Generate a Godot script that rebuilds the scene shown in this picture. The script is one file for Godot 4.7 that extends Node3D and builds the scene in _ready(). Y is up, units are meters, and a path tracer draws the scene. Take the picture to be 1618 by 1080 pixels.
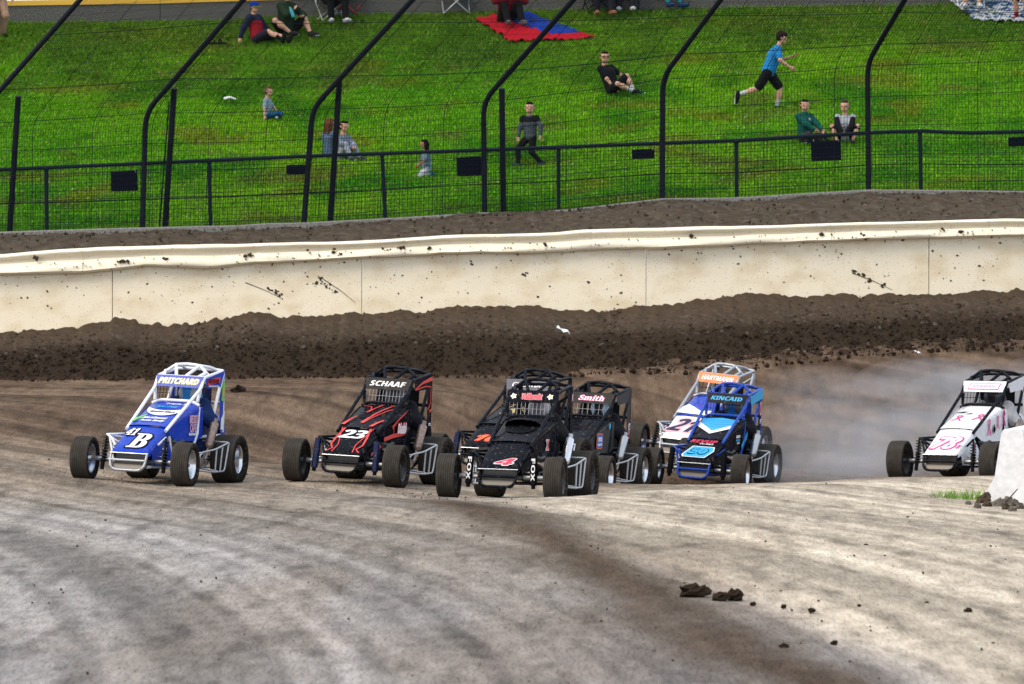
extends Node3D

# Metres, y up. The lens stands at x 0, z 0; "d" below is the distance in front of it.
const F := 9000.0
const EYE := 2.96

var rng := RandomNumberGenerator.new()
var M := {}
var taken := {}
var n_big := FastNoiseLite.new()
var n_mid := FastNoiseLite.new()
var n_fine := FastNoiseLite.new()
var n_cell := FastNoiseLite.new()
var n_rough := FastNoiseLite.new()
var dust_tex := {}


func at(px: float, py: float, d: float) -> Vector3:
	return Vector3((px - 809.0) * d / F, EYE - (py - 362.0) * d / F, -d)


func px_of(x: float, d: float) -> float:
	return 809.0 + x * F / d


# ---------------------------------------------------------------- shapes
class Buf:
	var st := SurfaceTool.new()
	var col := Color.WHITE
	var tinted := false

	func _init() -> void:
		st.begin(Mesh.PRIMITIVE_TRIANGLES)

	func tri(a: Vector3, b: Vector3, c: Vector3, smooth := -1) -> void:
		st.set_smooth_group(smooth)
		if tinted:
			st.set_color(col)
		st.add_vertex(a)
		st.add_vertex(c)
		st.add_vertex(b)

	func quad(a: Vector3, b: Vector3, c: Vector3, d: Vector3, smooth := -1) -> void:
		tri(a, b, c, smooth)
		tri(a, c, d, smooth)

	func box(at_: Vector3, size: Vector3, basis := Basis.IDENTITY, bevel := 0.0) -> void:
		var h := size * 0.5
		if bevel <= 0.0:
			var p := []
			for k in 8:
				p.append(at_ + basis * Vector3(h.x * (1 if k & 1 else -1), h.y * (1 if k & 2 else -1), h.z * (1 if k & 4 else -1)))
			quad(p[4], p[5], p[7], p[6])
			quad(p[1], p[0], p[2], p[3])
			quad(p[5], p[1], p[3], p[7])
			quad(p[0], p[4], p[6], p[2])
			quad(p[6], p[7], p[3], p[2])
			quad(p[0], p[1], p[5], p[4])
			return
		# a box whose upright edges and rims are cut back
		var b := minf(bevel, minf(h.x, minf(h.y, h.z)) * 0.9)
		var rings := []
		for r in [[-h.y, b], [-h.y + b, 0.0], [h.y - b, 0.0], [h.y, b]]:
			var inx: float = h.x - r[1]
			var inz: float = h.z - r[1]
			var ring := []
			for q in [[1, 1, 0], [1, 1, 1], [-1, 1, 1], [-1, 1, 0], [-1, -1, 0], [-1, -1, 1], [1, -1, 1], [1, -1, 0]]:
				var cx: float = inx - (b if q[2] == 1 else 0.0)
				var cz: float = inz - (0.0 if q[2] == 1 else b)
				ring.append(at_ + basis * Vector3(q[0] * cx, r[0], q[1] * cz))
			rings.append(ring)
		for k in 3:
			for j in 8:
				var j2 := (j + 1) % 8
				quad(rings[k][j2], rings[k][j], rings[k + 1][j], rings[k + 1][j2])
		for j in range(1, 7):
			tri(rings[3][0], rings[3][j + 1], rings[3][j])
			tri(rings[0][0], rings[0][j], rings[0][j + 1])

	func tube(path: Array, r: float, sides := 8, closed := false, r_end := -1.0) -> void:
		var n := path.size()
		var re := r if r_end < 0.0 else r_end
		var rings := []
		var up := Vector3.UP
		for i in n:
			var t: Vector3
			if closed:
				t = (path[(i + 1) % n] - path[(i + n - 1) % n]).normalized()
			elif i == 0:
				t = (path[1] - path[0]).normalized()
			elif i == n - 1:
				t = (path[n - 1] - path[n - 2]).normalized()
			else:
				t = ((path[i] - path[i - 1]).normalized() + (path[i + 1] - path[i]).normalized()).normalized()
			if i == 0:
				up = Vector3.UP if absf(t.y) < 0.9 else Vector3.RIGHT
			var s := t.cross(up).normalized()
			up = s.cross(t).normalized()
			var k := 1.0
			if i > 0 and i < n - 1:
				k = 1.0 / maxf(0.6, t.dot((path[i + 1] - path[i]).normalized()))
			var rr := lerpf(r, re, float(i) / maxf(1.0, n - 1)) * k
			var ring := []
			for j in sides:
				var a := TAU * j / sides
				ring.append(path[i] + (s * cos(a) + up * sin(a)) * rr)
			rings.append(ring)
		for i in (n if closed else n - 1):
			var a_: Array = rings[i]
			var b_: Array = rings[(i + 1) % n]
			for j in sides:
				var j2 := (j + 1) % sides
				quad(a_[j], b_[j], b_[j2], a_[j2], 1)
		if not closed:
			for j in range(1, sides - 1):
				tri(rings[0][0], rings[0][j], rings[0][j + 1])
				tri(rings[n - 1][0], rings[n - 1][j + 1], rings[n - 1][j])

	# profile: points (radius, along); turned round an axis
	func lathe(profile: Array, origin: Vector3, axis: Vector3, seg := 32, hard := false) -> void:
		var ax := axis.normalized()
		var s := ax.cross(Vector3.UP if absf(ax.y) < 0.9 else Vector3.RIGHT).normalized()
		var u := s.cross(ax)
		for i in profile.size() - 1:
			for j in seg:
				var q := []
				for w in [[i, j], [i + 1, j], [i + 1, j + 1], [i, j + 1]]:
					var p: Vector2 = profile[w[0]]
					var a: float = TAU * (w[1] % seg) / seg
					q.append(origin + ax * p.y + (s * cos(a) + u * sin(a)) * p.x)
				var g := -1 if hard else 2
				if profile[i].x > 1e-5:
					tri(q[0], q[2], q[3], g) if profile[i + 1].x <= 1e-5 else quad(q[0], q[1], q[2], q[3], g)
				else:
					tri(q[0], q[1], q[2], g)

	# a flat outline given in space, thickened along n
	func slab(pts: Array, n: Vector3, thick: float) -> void:
		var o: Vector3 = pts[0]
		var nn := n.normalized()
		var ex: Vector3 = (pts[1] - o).normalized()
		ex = (ex - nn * ex.dot(nn)).normalized()
		var ey := nn.cross(ex)
		var flat := PackedVector2Array()
		for p in pts:
			flat.append(Vector2((p - o).dot(ex), (p - o).dot(ey)))
		var idx := Geometry2D.triangulate_polygon(flat)
		var area := 0.0
		for k in flat.size():
			area += flat[k].cross(flat[(k + 1) % flat.size()])
		var ccw := area > 0.0
		var f := nn * thick
		for k in range(0, idx.size(), 3):
			var a: Vector2 = flat[idx[k]]
			var b: Vector2 = flat[idx[k + 1]]
			var c: Vector2 = flat[idx[k + 2]]
			var i1 := idx[k + 1]
			var i2 := idx[k + 2]
			if (b - a).cross(c - a) < 0.0:
				i1 = idx[k + 2]
				i2 = idx[k + 1]
			tri(pts[idx[k]] + f, pts[i1] + f, pts[i2] + f)
			tri(pts[idx[k]], pts[i2], pts[i1])
		for k in pts.size():
			var k2 := (k + 1) % pts.size()
			if ccw:
				quad(pts[k], pts[k2], pts[k2] + f, pts[k] + f)
			else:
				quad(pts[k2], pts[k], pts[k] + f, pts[k2] + f)

	func done() -> ArrayMesh:
		st.generate_normals()
		return st.commit()


static func grid_mesh(nx: int, ny: int, pos: PackedVector3Array, col: PackedColorArray) -> ArrayMesh:
	# rows run away from the viewer, columns to the right
	var nor := PackedVector3Array()
	nor.resize(nx * ny)
	for j in ny:
		for i in nx:
			var a := pos[j * nx + maxi(i - 1, 0)]
			var b := pos[j * nx + mini(i + 1, nx - 1)]
			var c := pos[maxi(j - 1, 0) * nx + i]
			var d := pos[mini(j + 1, ny - 1) * nx + i]
			nor[j * nx + i] = (b - a).cross(d - c).normalized()
	var idx := PackedInt32Array()
	idx.resize((nx - 1) * (ny - 1) * 6)
	var k := 0
	for j in ny - 1:
		for i in nx - 1:
			var p := j * nx + i
			idx[k] = p
			idx[k + 1] = p + nx
			idx[k + 2] = p + 1
			idx[k + 3] = p + 1
			idx[k + 4] = p + nx
			idx[k + 5] = p + nx + 1
			k += 6
	var arr := []
	arr.resize(Mesh.ARRAY_MAX)
	arr[Mesh.ARRAY_VERTEX] = pos
	arr[Mesh.ARRAY_NORMAL] = nor
	if col.size():
		arr[Mesh.ARRAY_COLOR] = col
	arr[Mesh.ARRAY_INDEX] = idx
	var m := ArrayMesh.new()
	m.add_surface_from_arrays(Mesh.PRIMITIVE_TRIANGLES, arr)
	return m


# ---------------------------------------------------------------- naming
func numbered(called: String) -> String:
	if not taken.has(called):
		taken[called] = 0
		return called
	taken[called] += 1
	return "%s_%03d" % [called, taken[called]]


func tag(o: Node, label: String, category: String, group := "", kind := "") -> void:
	if label:
		o.set_meta("label", label)
	if category:
		o.set_meta("category", category)
	if group:
		o.set_meta("group", group)
	if kind:
		o.set_meta("kind", kind)


func thing(called: String, label: String, category: String, where := Vector3.ZERO, group := "") -> Node3D:
	var o := Node3D.new()
	o.name = numbered(called)
	add_child(o)
	o.position = where
	tag(o, label, category, group)
	return o


func part(called: String, mesh: Mesh, m: Material, parent: Node) -> MeshInstance3D:
	var o := MeshInstance3D.new()
	o.name = called
	o.mesh = mesh
	o.material_override = m
	parent.add_child(o, true)
	return o


func single(called: String, mesh: Mesh, m: Material, label: String, category: String, group := "") -> MeshInstance3D:
	var o := MeshInstance3D.new()
	o.name = numbered(called)
	o.mesh = mesh
	o.material_override = m
	add_child(o)
	tag(o, label, category, group)
	return o


func struct(called: String, mesh: Mesh, m: Material) -> MeshInstance3D:
	var o := MeshInstance3D.new()
	o.name = called
	o.mesh = mesh
	o.material_override = m
	add_child(o)
	o.set_meta("kind", "structure")
	return o


# ---------------------------------------------------------------- materials
func mt(r: float, g: float, b: float, rough := 0.8, metal := 0.0) -> StandardMaterial3D:
	var m := StandardMaterial3D.new()
	m.albedo_color = Color(r, g, b).linear_to_srgb()
	m.roughness = rough
	m.metallic = metal
	return m


func dusty(m: StandardMaterial3D, seed_: int, most := 0.3) -> StandardMaterial3D:
	# flung specks and a thin uneven film of dried clay
	var key := "dust_%d_%.2f" % [seed_, most]
	if not dust_tex.has(key):
		var soil := Color(0.2, 0.15, 0.11).linear_to_srgb()
		var f := func(a: float) -> Color: return Color(soil.r, soil.g, soil.b, a)
		dust_tex[key] = noise_tex(0.035, 5, soil, soil, seed_, 512, FastNoiseLite.TYPE_SIMPLEX_SMOOTH, [[0.0, f.call(0.75)], [0.2, f.call(0.6)], [0.24, f.call(0.02)], [0.5, f.call(0.0)], [0.8, f.call(most)], [1.0, f.call(most * 1.6)]])
	m.detail_enabled = true
	m.detail_blend_mode = BaseMaterial3D.BLEND_MODE_MIX
	m.detail_albedo = dust_tex[key]
	m.uv2_triplanar = true
	m.uv2_scale = Vector3(0.9, 0.9, 0.9)
	m.detail_uv_layer = BaseMaterial3D.DETAIL_UV_2
	return m


func paint(r: float, g: float, b: float) -> StandardMaterial3D:
	var m := mt(r, g, b, 0.42)
	var deep := maxf(r, maxf(g, b)) < 0.02
	m.metallic_specular = 0.05 if deep else 0.16
	m.clearcoat_enabled = true
	m.clearcoat = 0.11 if deep else 0.3
	m.clearcoat_roughness = 0.08
	dusty(m, 61, 0.05 if deep else 0.14)
	return m


func noise_tex(freq: float, octaves: int, lo: Color, hi: Color, seed_ := 1, size := 512, kind := FastNoiseLite.TYPE_SIMPLEX_SMOOTH, stops := []) -> NoiseTexture2D:
	var n := FastNoiseLite.new()
	n.noise_type = kind
	n.frequency = freq
	n.fractal_octaves = octaves
	n.seed = seed_
	var t := NoiseTexture2D.new()
	t.width = size
	t.height = size
	t.seamless = true
	t.noise = n
	var g := Gradient.new()
	if stops.is_empty():
		g.set_color(0, lo)
		g.set_color(1, hi)
	else:
		g.offsets = PackedFloat32Array(stops.map(func(s): return s[0]))
		g.colors = PackedColorArray(stops.map(func(s): return s[1]))
	t.color_ramp = g
	return t


func textured(m: StandardMaterial3D, tex: Texture2D, scale_: Vector3, bump: Texture2D = null, bump_cm := 0.0, world := true) -> StandardMaterial3D:
	m.uv1_triplanar = true
	m.uv1_world_triplanar = world
	m.uv1_scale = scale_
	if tex:
		m.albedo_texture = tex
	if bump:
		m.heightmap_enabled = true
		m.heightmap_texture = bump
		m.heightmap_scale = bump_cm
	return m


func make_materials() -> void:
	var grain := noise_tex(0.06, 5, Color(0.62, 0.62, 0.62), Color(1, 1, 1), 3)
	var grain2 := noise_tex(0.11, 4, Color(0.45, 0.45, 0.45), Color(1, 1, 1), 9)
	var lumps := noise_tex(0.07, 4, Color.BLACK, Color.WHITE, 5)
	var fine := noise_tex(0.2, 3, Color.BLACK, Color.WHITE, 6)
	# ground: the clay's tone is laid down by vertex colours, the grain by a texture
	var mottle := noise_tex(0.012, 7, Color(0.78, 0.77, 0.76), Color(1, 1, 1), 41, 1024)
	M.clay = textured(mt(1, 1, 1, 0.95), mottle, Vector3(0.5, 0.5, 0.11), lumps, 2.6)
	M.clay.vertex_color_use_as_albedo = true
	M.clay.detail_enabled = true
	M.clay.detail_blend_mode = BaseMaterial3D.BLEND_MODE_MUL
	M.clay.detail_albedo = noise_tex(0.11, 4, Color(0.75, 0.74, 0.73), Color(1, 1, 1), 19)
	M.clay.uv2_triplanar = true
	M.clay.uv2_world_triplanar = true
	M.clay.uv2_scale = Vector3(1.7, 1.7, 0.42)
	M.clay.detail_uv_layer = BaseMaterial3D.DETAIL_UV_2
	M.bank = textured(mt(1, 1, 1, 0.95), grain2, Vector3(1.6, 1.6, 1.6), lumps, 3.0)
	M.bank.vertex_color_use_as_albedo = true
	M.clod = textured(mt(0.19, 0.145, 0.108, 0.95), grain2, Vector3(3, 3, 3), lumps, 2.0)
	M.clod_dark = textured(mt(0.085, 0.061, 0.044, 0.95), grain2, Vector3(3, 3, 3), lumps, 2.0)
	M.clod_tint = textured(mt(1, 1, 1, 0.95), grain2, Vector3(3, 3, 3), lumps, 2.0)
	M.clod_tint.vertex_color_use_as_albedo = true
	M.turf = textured(mt(1, 1, 1, 0.95), grain2, Vector3(1.5, 1.5, 1.5), fine, 2.0)
	M.turf.vertex_color_use_as_albedo = true
	M.blade = mt(1, 1, 1, 0.7)
	M.blade.vertex_color_use_as_albedo = true
	M.blade.backlight_enabled = true
	M.blade.backlight = Color(0.5, 0.5, 0.4)
	M.petal = mt(0.62, 0.62, 0.55, 0.8)
	# the cream paint with flung mud on it
	var cream := Color(0.86, 0.775, 0.6).linear_to_srgb()
	var mud := Color(0.11, 0.085, 0.065).linear_to_srgb()
	var worn := Color(0.8, 0.7, 0.53).linear_to_srgb()
	var spatter := noise_tex(0.055, 3, mud, cream, 21, 1024, FastNoiseLite.TYPE_SIMPLEX_SMOOTH, [[0.0, mud], [0.17, mud], [0.2, cream], [0.5, cream], [0.82, Color(0.87, 0.8, 0.65).linear_to_srgb()], [0.97, worn], [1.0, worn]])
	M.wall_paint = textured(mt(1, 1, 1, 0.75), spatter, Vector3(0.55, 0.55, 0.55), fine, 0.5)
	M.wall_paint.detail_enabled = true
	M.wall_paint.detail_blend_mode = BaseMaterial3D.BLEND_MODE_MUL
	M.wall_paint.detail_albedo = noise_tex(0.01, 5, Color(0.8, 0.76, 0.68), Color(1, 1, 1), 31, 512, FastNoiseLite.TYPE_SIMPLEX_SMOOTH, [[0.0, Color(0.93, 0.9, 0.85)], [0.3, Color(0.97, 0.96, 0.94)], [0.55, Color(1, 1, 1)], [1.0, Color(1, 1, 1)]])
	M.wall_paint.uv2_triplanar = true
	M.wall_paint.uv2_world_triplanar = true
	M.wall_paint.uv2_scale = Vector3(0.25, 0.4, 0.25)
	M.wall_paint.detail_uv_layer = BaseMaterial3D.DETAIL_UV_2
	var rail_spat := noise_tex(0.03, 4, mud, cream, 77, 1024, FastNoiseLite.TYPE_SIMPLEX_SMOOTH, [[0.0, mud], [0.13, mud], [0.16, cream], [1.0, Color(0.84, 0.78, 0.64).linear_to_srgb()]])
	M.rail_paint = textured(mt(1, 1, 1, 0.5), rail_spat, Vector3(0.6, 0.6, 0.6))
	M.concrete = textured(mt(0.33, 0.32, 0.30, 0.9), grain, Vector3(0.6, 0.6, 0.6), fine, 0.4)
	M.concrete_grey = textured(mt(0.2, 0.2, 0.19, 0.9), grain2, Vector3(0.5, 0.5, 0.5), fine, 0.6)
	M.yellow = mt(0.6, 0.36, 0.04, 0.7)
	M.white_concrete = textured(mt(0.82, 0.83, 0.86, 0.8), noise_tex(0.02, 5, Color(0.86, 0.86, 0.86), Color.WHITE, 8), Vector3(0.8, 0.8, 0.8), fine, 0.3)
	M.rock = textured(mt(0.34, 0.3, 0.25, 0.95), grain2, Vector3(3, 3, 3), lumps, 2.0)
	M.fence = mt(0.016, 0.019, 0.026, 0.5, 0.0)
	M.fence_rail = mt(0.016, 0.026, 0.036, 0.5, 0.0)
	M.wire = mt(0.012, 0.016, 0.022, 0.5, 0.0)
	M.plate = textured(mt(0.012, 0.016, 0.03, 0.6), grain, Vector3(2, 2, 2))
	# vehicles
	M.tyre = textured(mt(0.02, 0.019, 0.019, 0.8), noise_tex(0.03, 4, Color(0.6, 0.58, 0.55), Color(1, 1, 1), 12), Vector3(0.8, 0.8, 0.8), lumps, 0.2, false)
	M.tread = textured(mt(0.07, 0.064, 0.058, 0.92), noise_tex(0.02, 3, Color(0.72, 0.7, 0.67), Color(1, 1, 1), 13), Vector3(0.8, 0.8, 0.8), lumps, 0.25, false)
	M.chrome = mt(0.62, 0.64, 0.67, 0.22, 0.95)
	M.alloy = mt(0.42, 0.44, 0.47, 0.35, 0.9)
	M.black_rim = mt(0.015, 0.016, 0.018, 0.4, 0.3)
	M.black = mt(0.008, 0.008, 0.01, 0.5)
	M.black_paint = paint(0.002, 0.0035, 0.008)
	M.frame_black = paint(0.003, 0.006, 0.012)
	M.frame_white = paint(0.74, 0.76, 0.8)
	M.frame_silver = mt(0.36, 0.39, 0.43, 0.4, 0.5)
	M.frame_blue = paint(0.002, 0.05, 0.36)
	M.blue = paint(0.002, 0.042, 0.42)
	M.white = paint(0.74, 0.75, 0.78)
	M.cyan = paint(0.012, 0.36, 0.7)
	M.orange = paint(0.8, 0.17, 0.012)
	M.navy = paint(0.006, 0.014, 0.06)
	M.red = mt(0.62, 0.03, 0.022, 0.45)
	M.crimson = mt(0.55, 0.012, 0.05, 0.45)
	M.pink = mt(0.65, 0.03, 0.26, 0.5)
	M.rose = mt(0.75, 0.42, 0.46, 0.5)
	M.ink = mt(0.006, 0.006, 0.008, 0.5)
	M.print_white = mt(0.78, 0.78, 0.8, 0.5)
	M.print_cyan = mt(0.02, 0.36, 0.68, 0.5)
	M.print_blue = mt(0.01, 0.11, 0.5, 0.5)
	M.print_green = mt(0.12, 0.5, 0.06, 0.5)
	M.print_gold = mt(0.5, 0.34, 0.06, 0.4)
	M.print_orange = mt(0.8, 0.14, 0.02, 0.5)
	M.print_yellow = mt(0.62, 0.62, 0.1, 0.5)
	M.exhaust = textured(mt(0.45, 0.36, 0.31, 0.4, 0.75), noise_tex(0.02, 3, Color(0.55, 0.5, 0.5), Color.WHITE, 17), Vector3(3, 3, 3), null, 0.0, false)
	M.steel = mt(0.3, 0.3, 0.31, 0.4, 0.8)
	M.tray = mt(0.13, 0.12, 0.11, 0.5, 0.6)
	M.radiator = mt(0.05, 0.045, 0.042, 0.7, 0.3)
	M.engine = mt(0.035, 0.037, 0.042, 0.5, 0.5)
	M.screen_wire = mt(0.3, 0.3, 0.32, 0.4, 0.6)
	M.spring = mt(0.01, 0.01, 0.012, 0.5, 0.2)
	M.belt = mt(0.02, 0.02, 0.025, 0.8)
	# people
	weave = noise_tex(0.03, 4, Color(0.72, 0.72, 0.72), Color.WHITE, 23)
	folds = noise_tex(0.018, 3, Color.BLACK, Color.WHITE, 24)
	M.skin = mt(0.5, 0.27, 0.19, 0.6)
	M.skin_tan = mt(0.3, 0.14, 0.09, 0.6)
	M.lip = mt(0.3, 0.07, 0.06, 0.6)
	M.eye = mt(0.012, 0.009, 0.008, 0.3)
	for k in M:
		M[k].resource_name = k
	for k in ["tyre", "chrome", "alloy", "frame_silver", "black_rim", "exhaust"]:
		dusty(M[k], 62, 0.2)
	for k in ["clay", "bank", "clod", "clod_dark", "clod_tint", "turf", "blade", "rock", "tyre", "tread", "black", "belt", "ink", "fence", "fence_rail", "wire", "plate", "wall_paint", "concrete", "concrete_grey"]:
		M[k].metallic_specular = 0.12


var weave: Texture2D
var folds: Texture2D


func cloth(r: float, g: float, b: float) -> StandardMaterial3D:
	var key := "cloth_%.3f_%.3f_%.3f" % [r, g, b]
	if not M.has(key):
		var m := mt(r, g, b, 0.9)
		m.metallic_specular = 0.25
		textured(m, weave, Vector3(2.2, 2.2, 2.2), folds, 2.2, false)
		m.resource_name = "cloth"
		M[key] = m
	return M[key]


# ---------------------------------------------------------------- the lie of the land
var lie := []          # [x, d, height] the clay passes through
var weights := []
var table := PackedFloat32Array()
const TX := -30.0
const TD := 20.0
const TN := 121
const TM := 161


func lay(px: float, py: float, d: float) -> void:
	var p := at(px, py, d)
	lie.append([p.x, d, p.y])


func kernel(dx: float, dd: float) -> float:
	var r2 := dx * dx + dd * dd
	return 0.0 if r2 < 1e-9 else 0.5 * r2 * log(r2)


func fit_land() -> void:
	# where the tyres stand
	for q in [[131, 755, 66.9], [291, 769, 66.5], [195, 753, 68.5], [350, 764, 68.2], [468, 758, 67.9], [622, 770, 67.5], [696, 766, 69.2], [708, 785, 65.4], [876, 793, 65.1], [934, 790, 66.9],
			[690, 747, 71.2], [838, 759, 70.9], [820, 773, 75.8], [956, 781, 75.4], [1018, 777, 77.1], [1030, 766, 78.7], [1170, 774, 78.3], [1232, 769, 80.0], [1020, 731, 82.8], [1148, 740, 82.3],
			[1090, 729, 84.3], [1215, 734, 83.9], [1422, 755, 76.6], [1560, 765, 76.0], [1500, 752, 79.0]]:
		lay(q[0], q[1], q[2])
	# the near clay and the crest along the inside of the turn
	for q in [[0, 1080, 38.5], [800, 1085, 38.5], [1618, 1080, 38.3], [0, 900, 49.5], [800, 900, 49.5], [1618, 850, 54], [400, 790, 62], [0, 800, 61], [1250, 815, 58],
			[900, 786, 63], [1000, 776, 64], [1160, 769, 66], [1250, 766, 67], [1400, 758, 68], [1540, 751, 69], [1600, 790, 63.5]]:
		lay(q[0], q[1], q[2])
	# the banking behind
	for q in [[0, 720, 71], [0, 660, 80], [0, 610, 89.5], [400, 655, 81], [570, 592, 90.5], [900, 655, 83], [900, 580, 90.5], [1130, 650, 87], [1130, 560, 90.5], [1350, 650, 86], [1350, 545, 90.5], [1600, 620, 86], [1600, 535, 90.5]]:
		lay(q[0], q[1], q[2])
	for q in [[-25, 30, -0.2], [25, 30, -0.2], [-25, 90, 0.4], [25, 92, 1.5], [-25, 60, 0.05], [25, 62, 0.0], [25, 76, -0.3], [0, 25, -0.25], [-20, 99.5, 0.9], [20, 99.5, 2.0], [0, 99.5, 1.7]]:
		lie.append(q)
	var n := lie.size()
	var a := []
	for i in n + 3:
		var row := PackedFloat64Array()
		row.resize(n + 4)
		a.append(row)
	for i in n:
		for j in n:
			a[i][j] = kernel(lie[i][0] - lie[j][0], lie[i][1] - lie[j][1])
		a[i][i] += 0.12
		a[i][n] = 1.0
		a[i][n + 1] = lie[i][0]
		a[i][n + 2] = lie[i][1]
		a[n][i] = 1.0
		a[n + 1][i] = lie[i][0]
		a[n + 2][i] = lie[i][1]
		a[i][n + 3] = lie[i][2]
	var s := n + 3
	for c in s:
		var best := c
		for r in range(c + 1, s):
			if absf(a[r][c]) > absf(a[best][c]):
				best = r
		var swap = a[c]
		a[c] = a[best]
		a[best] = swap
		for r in s:
			if r != c and a[r][c] != 0.0:
				var f: float = a[r][c] / a[c][c]
				for k in range(c, s + 1):
					a[r][k] -= f * a[c][k]
	weights = []
	for i in s:
		weights.append(a[i][s] / a[i][i])
	table.resize(TN * TM)
	for j in TM:
		for i in TN:
			var x := TX + 0.5 * i
			var d := TD + 0.5 * j
			var h: float = weights[n] + weights[n + 1] * x + weights[n + 2] * d
			for k in n:
				h += weights[k] * kernel(x - lie[k][0], d - lie[k][1])
			table[j * TN + i] = h


func land(x: float, d: float) -> float:
	var u := clampf((x - TX) * 2.0, 0.0, TN - 1.001)
	var v := clampf((d - TD) * 2.0, 0.0, TM - 1.001)
	var i := int(u)
	var j := int(v)
	var fu := u - i
	var fv := v - j
	var k := j * TN + i
	return lerpf(lerpf(table[k], table[k + 1], fu), lerpf(table[k + TN], table[k + TN + 1], fu), fv)


func along(list: Array, px: float) -> float:
	if px <= list[0][0]:
		return list[0][1] + (px - list[0][0]) * (list[1][1] - list[0][1]) / (list[1][0] - list[0][0]) * 0.3
	for k in list.size() - 1:
		if px <= list[k + 1][0]:
			var t: float = (px - list[k][0]) / (list[k + 1][0] - list[k][0])
			return lerpf(list[k][1], list[k + 1][1], t)
	return list[-1][1]


func wall_d(x: float) -> float:
	return 94.2 - 0.06 * x + 0.006 * x * x


const DIRT_LINE := [[-300, 540], [0, 525], [125, 517], [180, 503], [265, 515], [365, 500], [400, 492], [450, 503], [500, 500], [572, 493], [650, 493], [700, 486], [760, 481], [830, 484], [900, 491], [1000, 486], [1090, 476], [1180, 465], [1300, 467], [1400, 464], [1500, 463], [1618, 458], [1900, 452]]
const RAIL_TOP := [[-300, 412], [0, 402], [100, 393], [230, 388], [400, 384], [570, 380], [700, 372], [880, 367], [925, 362], [1100, 358], [1300, 353], [1618, 345], [1900, 338]]
const RAIL_FOOT := [[-300, 440], [0, 434], [130, 432], [175, 428], [230, 420], [330, 424], [400, 416], [500, 411], [600, 407], [700, 401], [900, 398], [940, 395], [1100, 390], [1200, 385], [1400, 378], [1618, 373], [1900, 366]]
const FENCE_FOOT := [[-300, 376], [0, 370], [225, 366], [480, 359], [765, 339], [883, 334], [1047, 317], [1163, 318], [1372, 306], [1618, 305], [1900, 302]]
const FENCE_TOP := [[-300, 280], [0, 268], [230, 258], [500, 246], [765, 237], [883, 232.5], [1047, 226], [1163, 222], [1372, 209.5], [1455, 206.5], [1520, 210], [1618, 208], [1900, 202]]
const FENCE_D := 98.9


func lift(list: Array, x: float, d: float) -> float:
	return EYE - (along(list, px_of(x, d)) - 362.0) * d / F


func mixc(a: Color, b: Color, t: float) -> Color:
	return a.lerp(b, clampf(t, 0.0, 1.0))


func seam_at(d: float) -> float:
	return -0.06 + (57.0 - d) * 0.112


func sweep(x: float, d: float) -> float:
	# constant along the lines the tyres draw
	var e := d - 40.0
	return x + 0.08 * e + 0.007 * e * e


func clay_tone(x: float, d: float) -> Color:
	# damp brown clay on the banking, dry pale clay where the tyres have polished it, a damp dark seam across the near ground
	var across := sweep(x, d)
	var streak := n_mid.get_noise_2d(across * 4.0, d * 0.25)
	var blotch := n_big.get_noise_2d(x * 3.0, d * 1.2)
	var patch := n_rough.get_noise_2d(x * 1.6 + 70.0, d * 0.35)
	var brown := Color(0.195, 0.136, 0.096)
	var tan_ := Color(0.43, 0.355, 0.28)
	var pale := Color(0.42, 0.37, 0.315)
	var dry := Color(0.8, 0.71, 0.58)
	var slate := Color(0.40, 0.395, 0.405)
	var wet := Color(0.115, 0.081, 0.056)
	var edge := 73.0 + x * 0.1 + blotch * 3.0 + streak * 2.0 + patch * 2.0
	var c := mixc(pale, tan_, smoothstep(-12.0, -2.0, d - edge))
	c = mixc(c, brown, smoothstep(-6.0, 6.5, d - edge))
	# dry inside of the turn, right of the seam
	var right := smoothstep(0.1, 1.3, x - seam_at(d) + blotch * 0.6 + streak * 0.5) * (1.0 - smoothstep(66.0, 71.0, d))
	c = mixc(c, dry, right * (0.75 + 0.25 * clampf(0.5 + patch * 1.5, 0.0, 1.0)))
	# bluish film of worn rubber and fines on the left
	var film := clampf(0.3 + 1.1 * n_big.get_noise_2d(across * 5.0 + 50.0, d * 0.5) + 0.5 * smoothstep(52.0, 40.0, d), 0.0, 1.0) * (1.0 - smoothstep(58.0, 69.0, d)) * (1.0 - right)
	c = mixc(c, slate, film * 0.85)
	# brown wash of looser soil
	c = mixc(c, Color(0.30, 0.225, 0.16), smoothstep(0.12, 0.45, patch) * 0.35)
	# the damp seam
	var off := (x - seam_at(d) + n_rough.get_noise_2d(x * 2.0, d * 0.7) * 0.4) / (0.46 + 0.14 * smoothstep(60.0, 40.0, d))
	var seam := exp(-off * off) * (1.0 - smoothstep(60.0, 66.0, d)) * clampf(1.0 + 0.5 * n_rough.get_noise_2d(x * 3.0 + 20.0, d * 0.8), 0.0, 1.0)
	# scattered damp flecks, drag marks and polished streaks
	var flecks := n_rough.get_noise_2d(x * 20.0, d * 2.6)
	c = mixc(c, c * 0.66, smoothstep(0.14, 0.45, flecks))
	c = mixc(c, c * 1.15, smoothstep(0.12, 0.45, -flecks))
	var thin := n_rough.get_noise_2d(across * 6.0 + 300.0, d * 0.12)
	c = mixc(c, c * 0.72, smoothstep(0.06, 0.4, thin))
	c = mixc(c, c * 1.25, smoothstep(0.06, 0.4, -thin))
	var fine := n_rough.get_noise_2d(across * 17.0 + 900.0, d * 0.2)
	c = mixc(c, c * 0.76, smoothstep(0.05, 0.35, fine))
	c = mixc(c, c * 1.2, smoothstep(0.05, 0.35, -fine))
	c = mixc(c, c * 0.86, smoothstep(0.05, 0.45, streak))
	c = mixc(c, wet * (1.0 + 0.5 * flecks), seam * 0.95)
	c.a = 1.0
	return c


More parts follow.
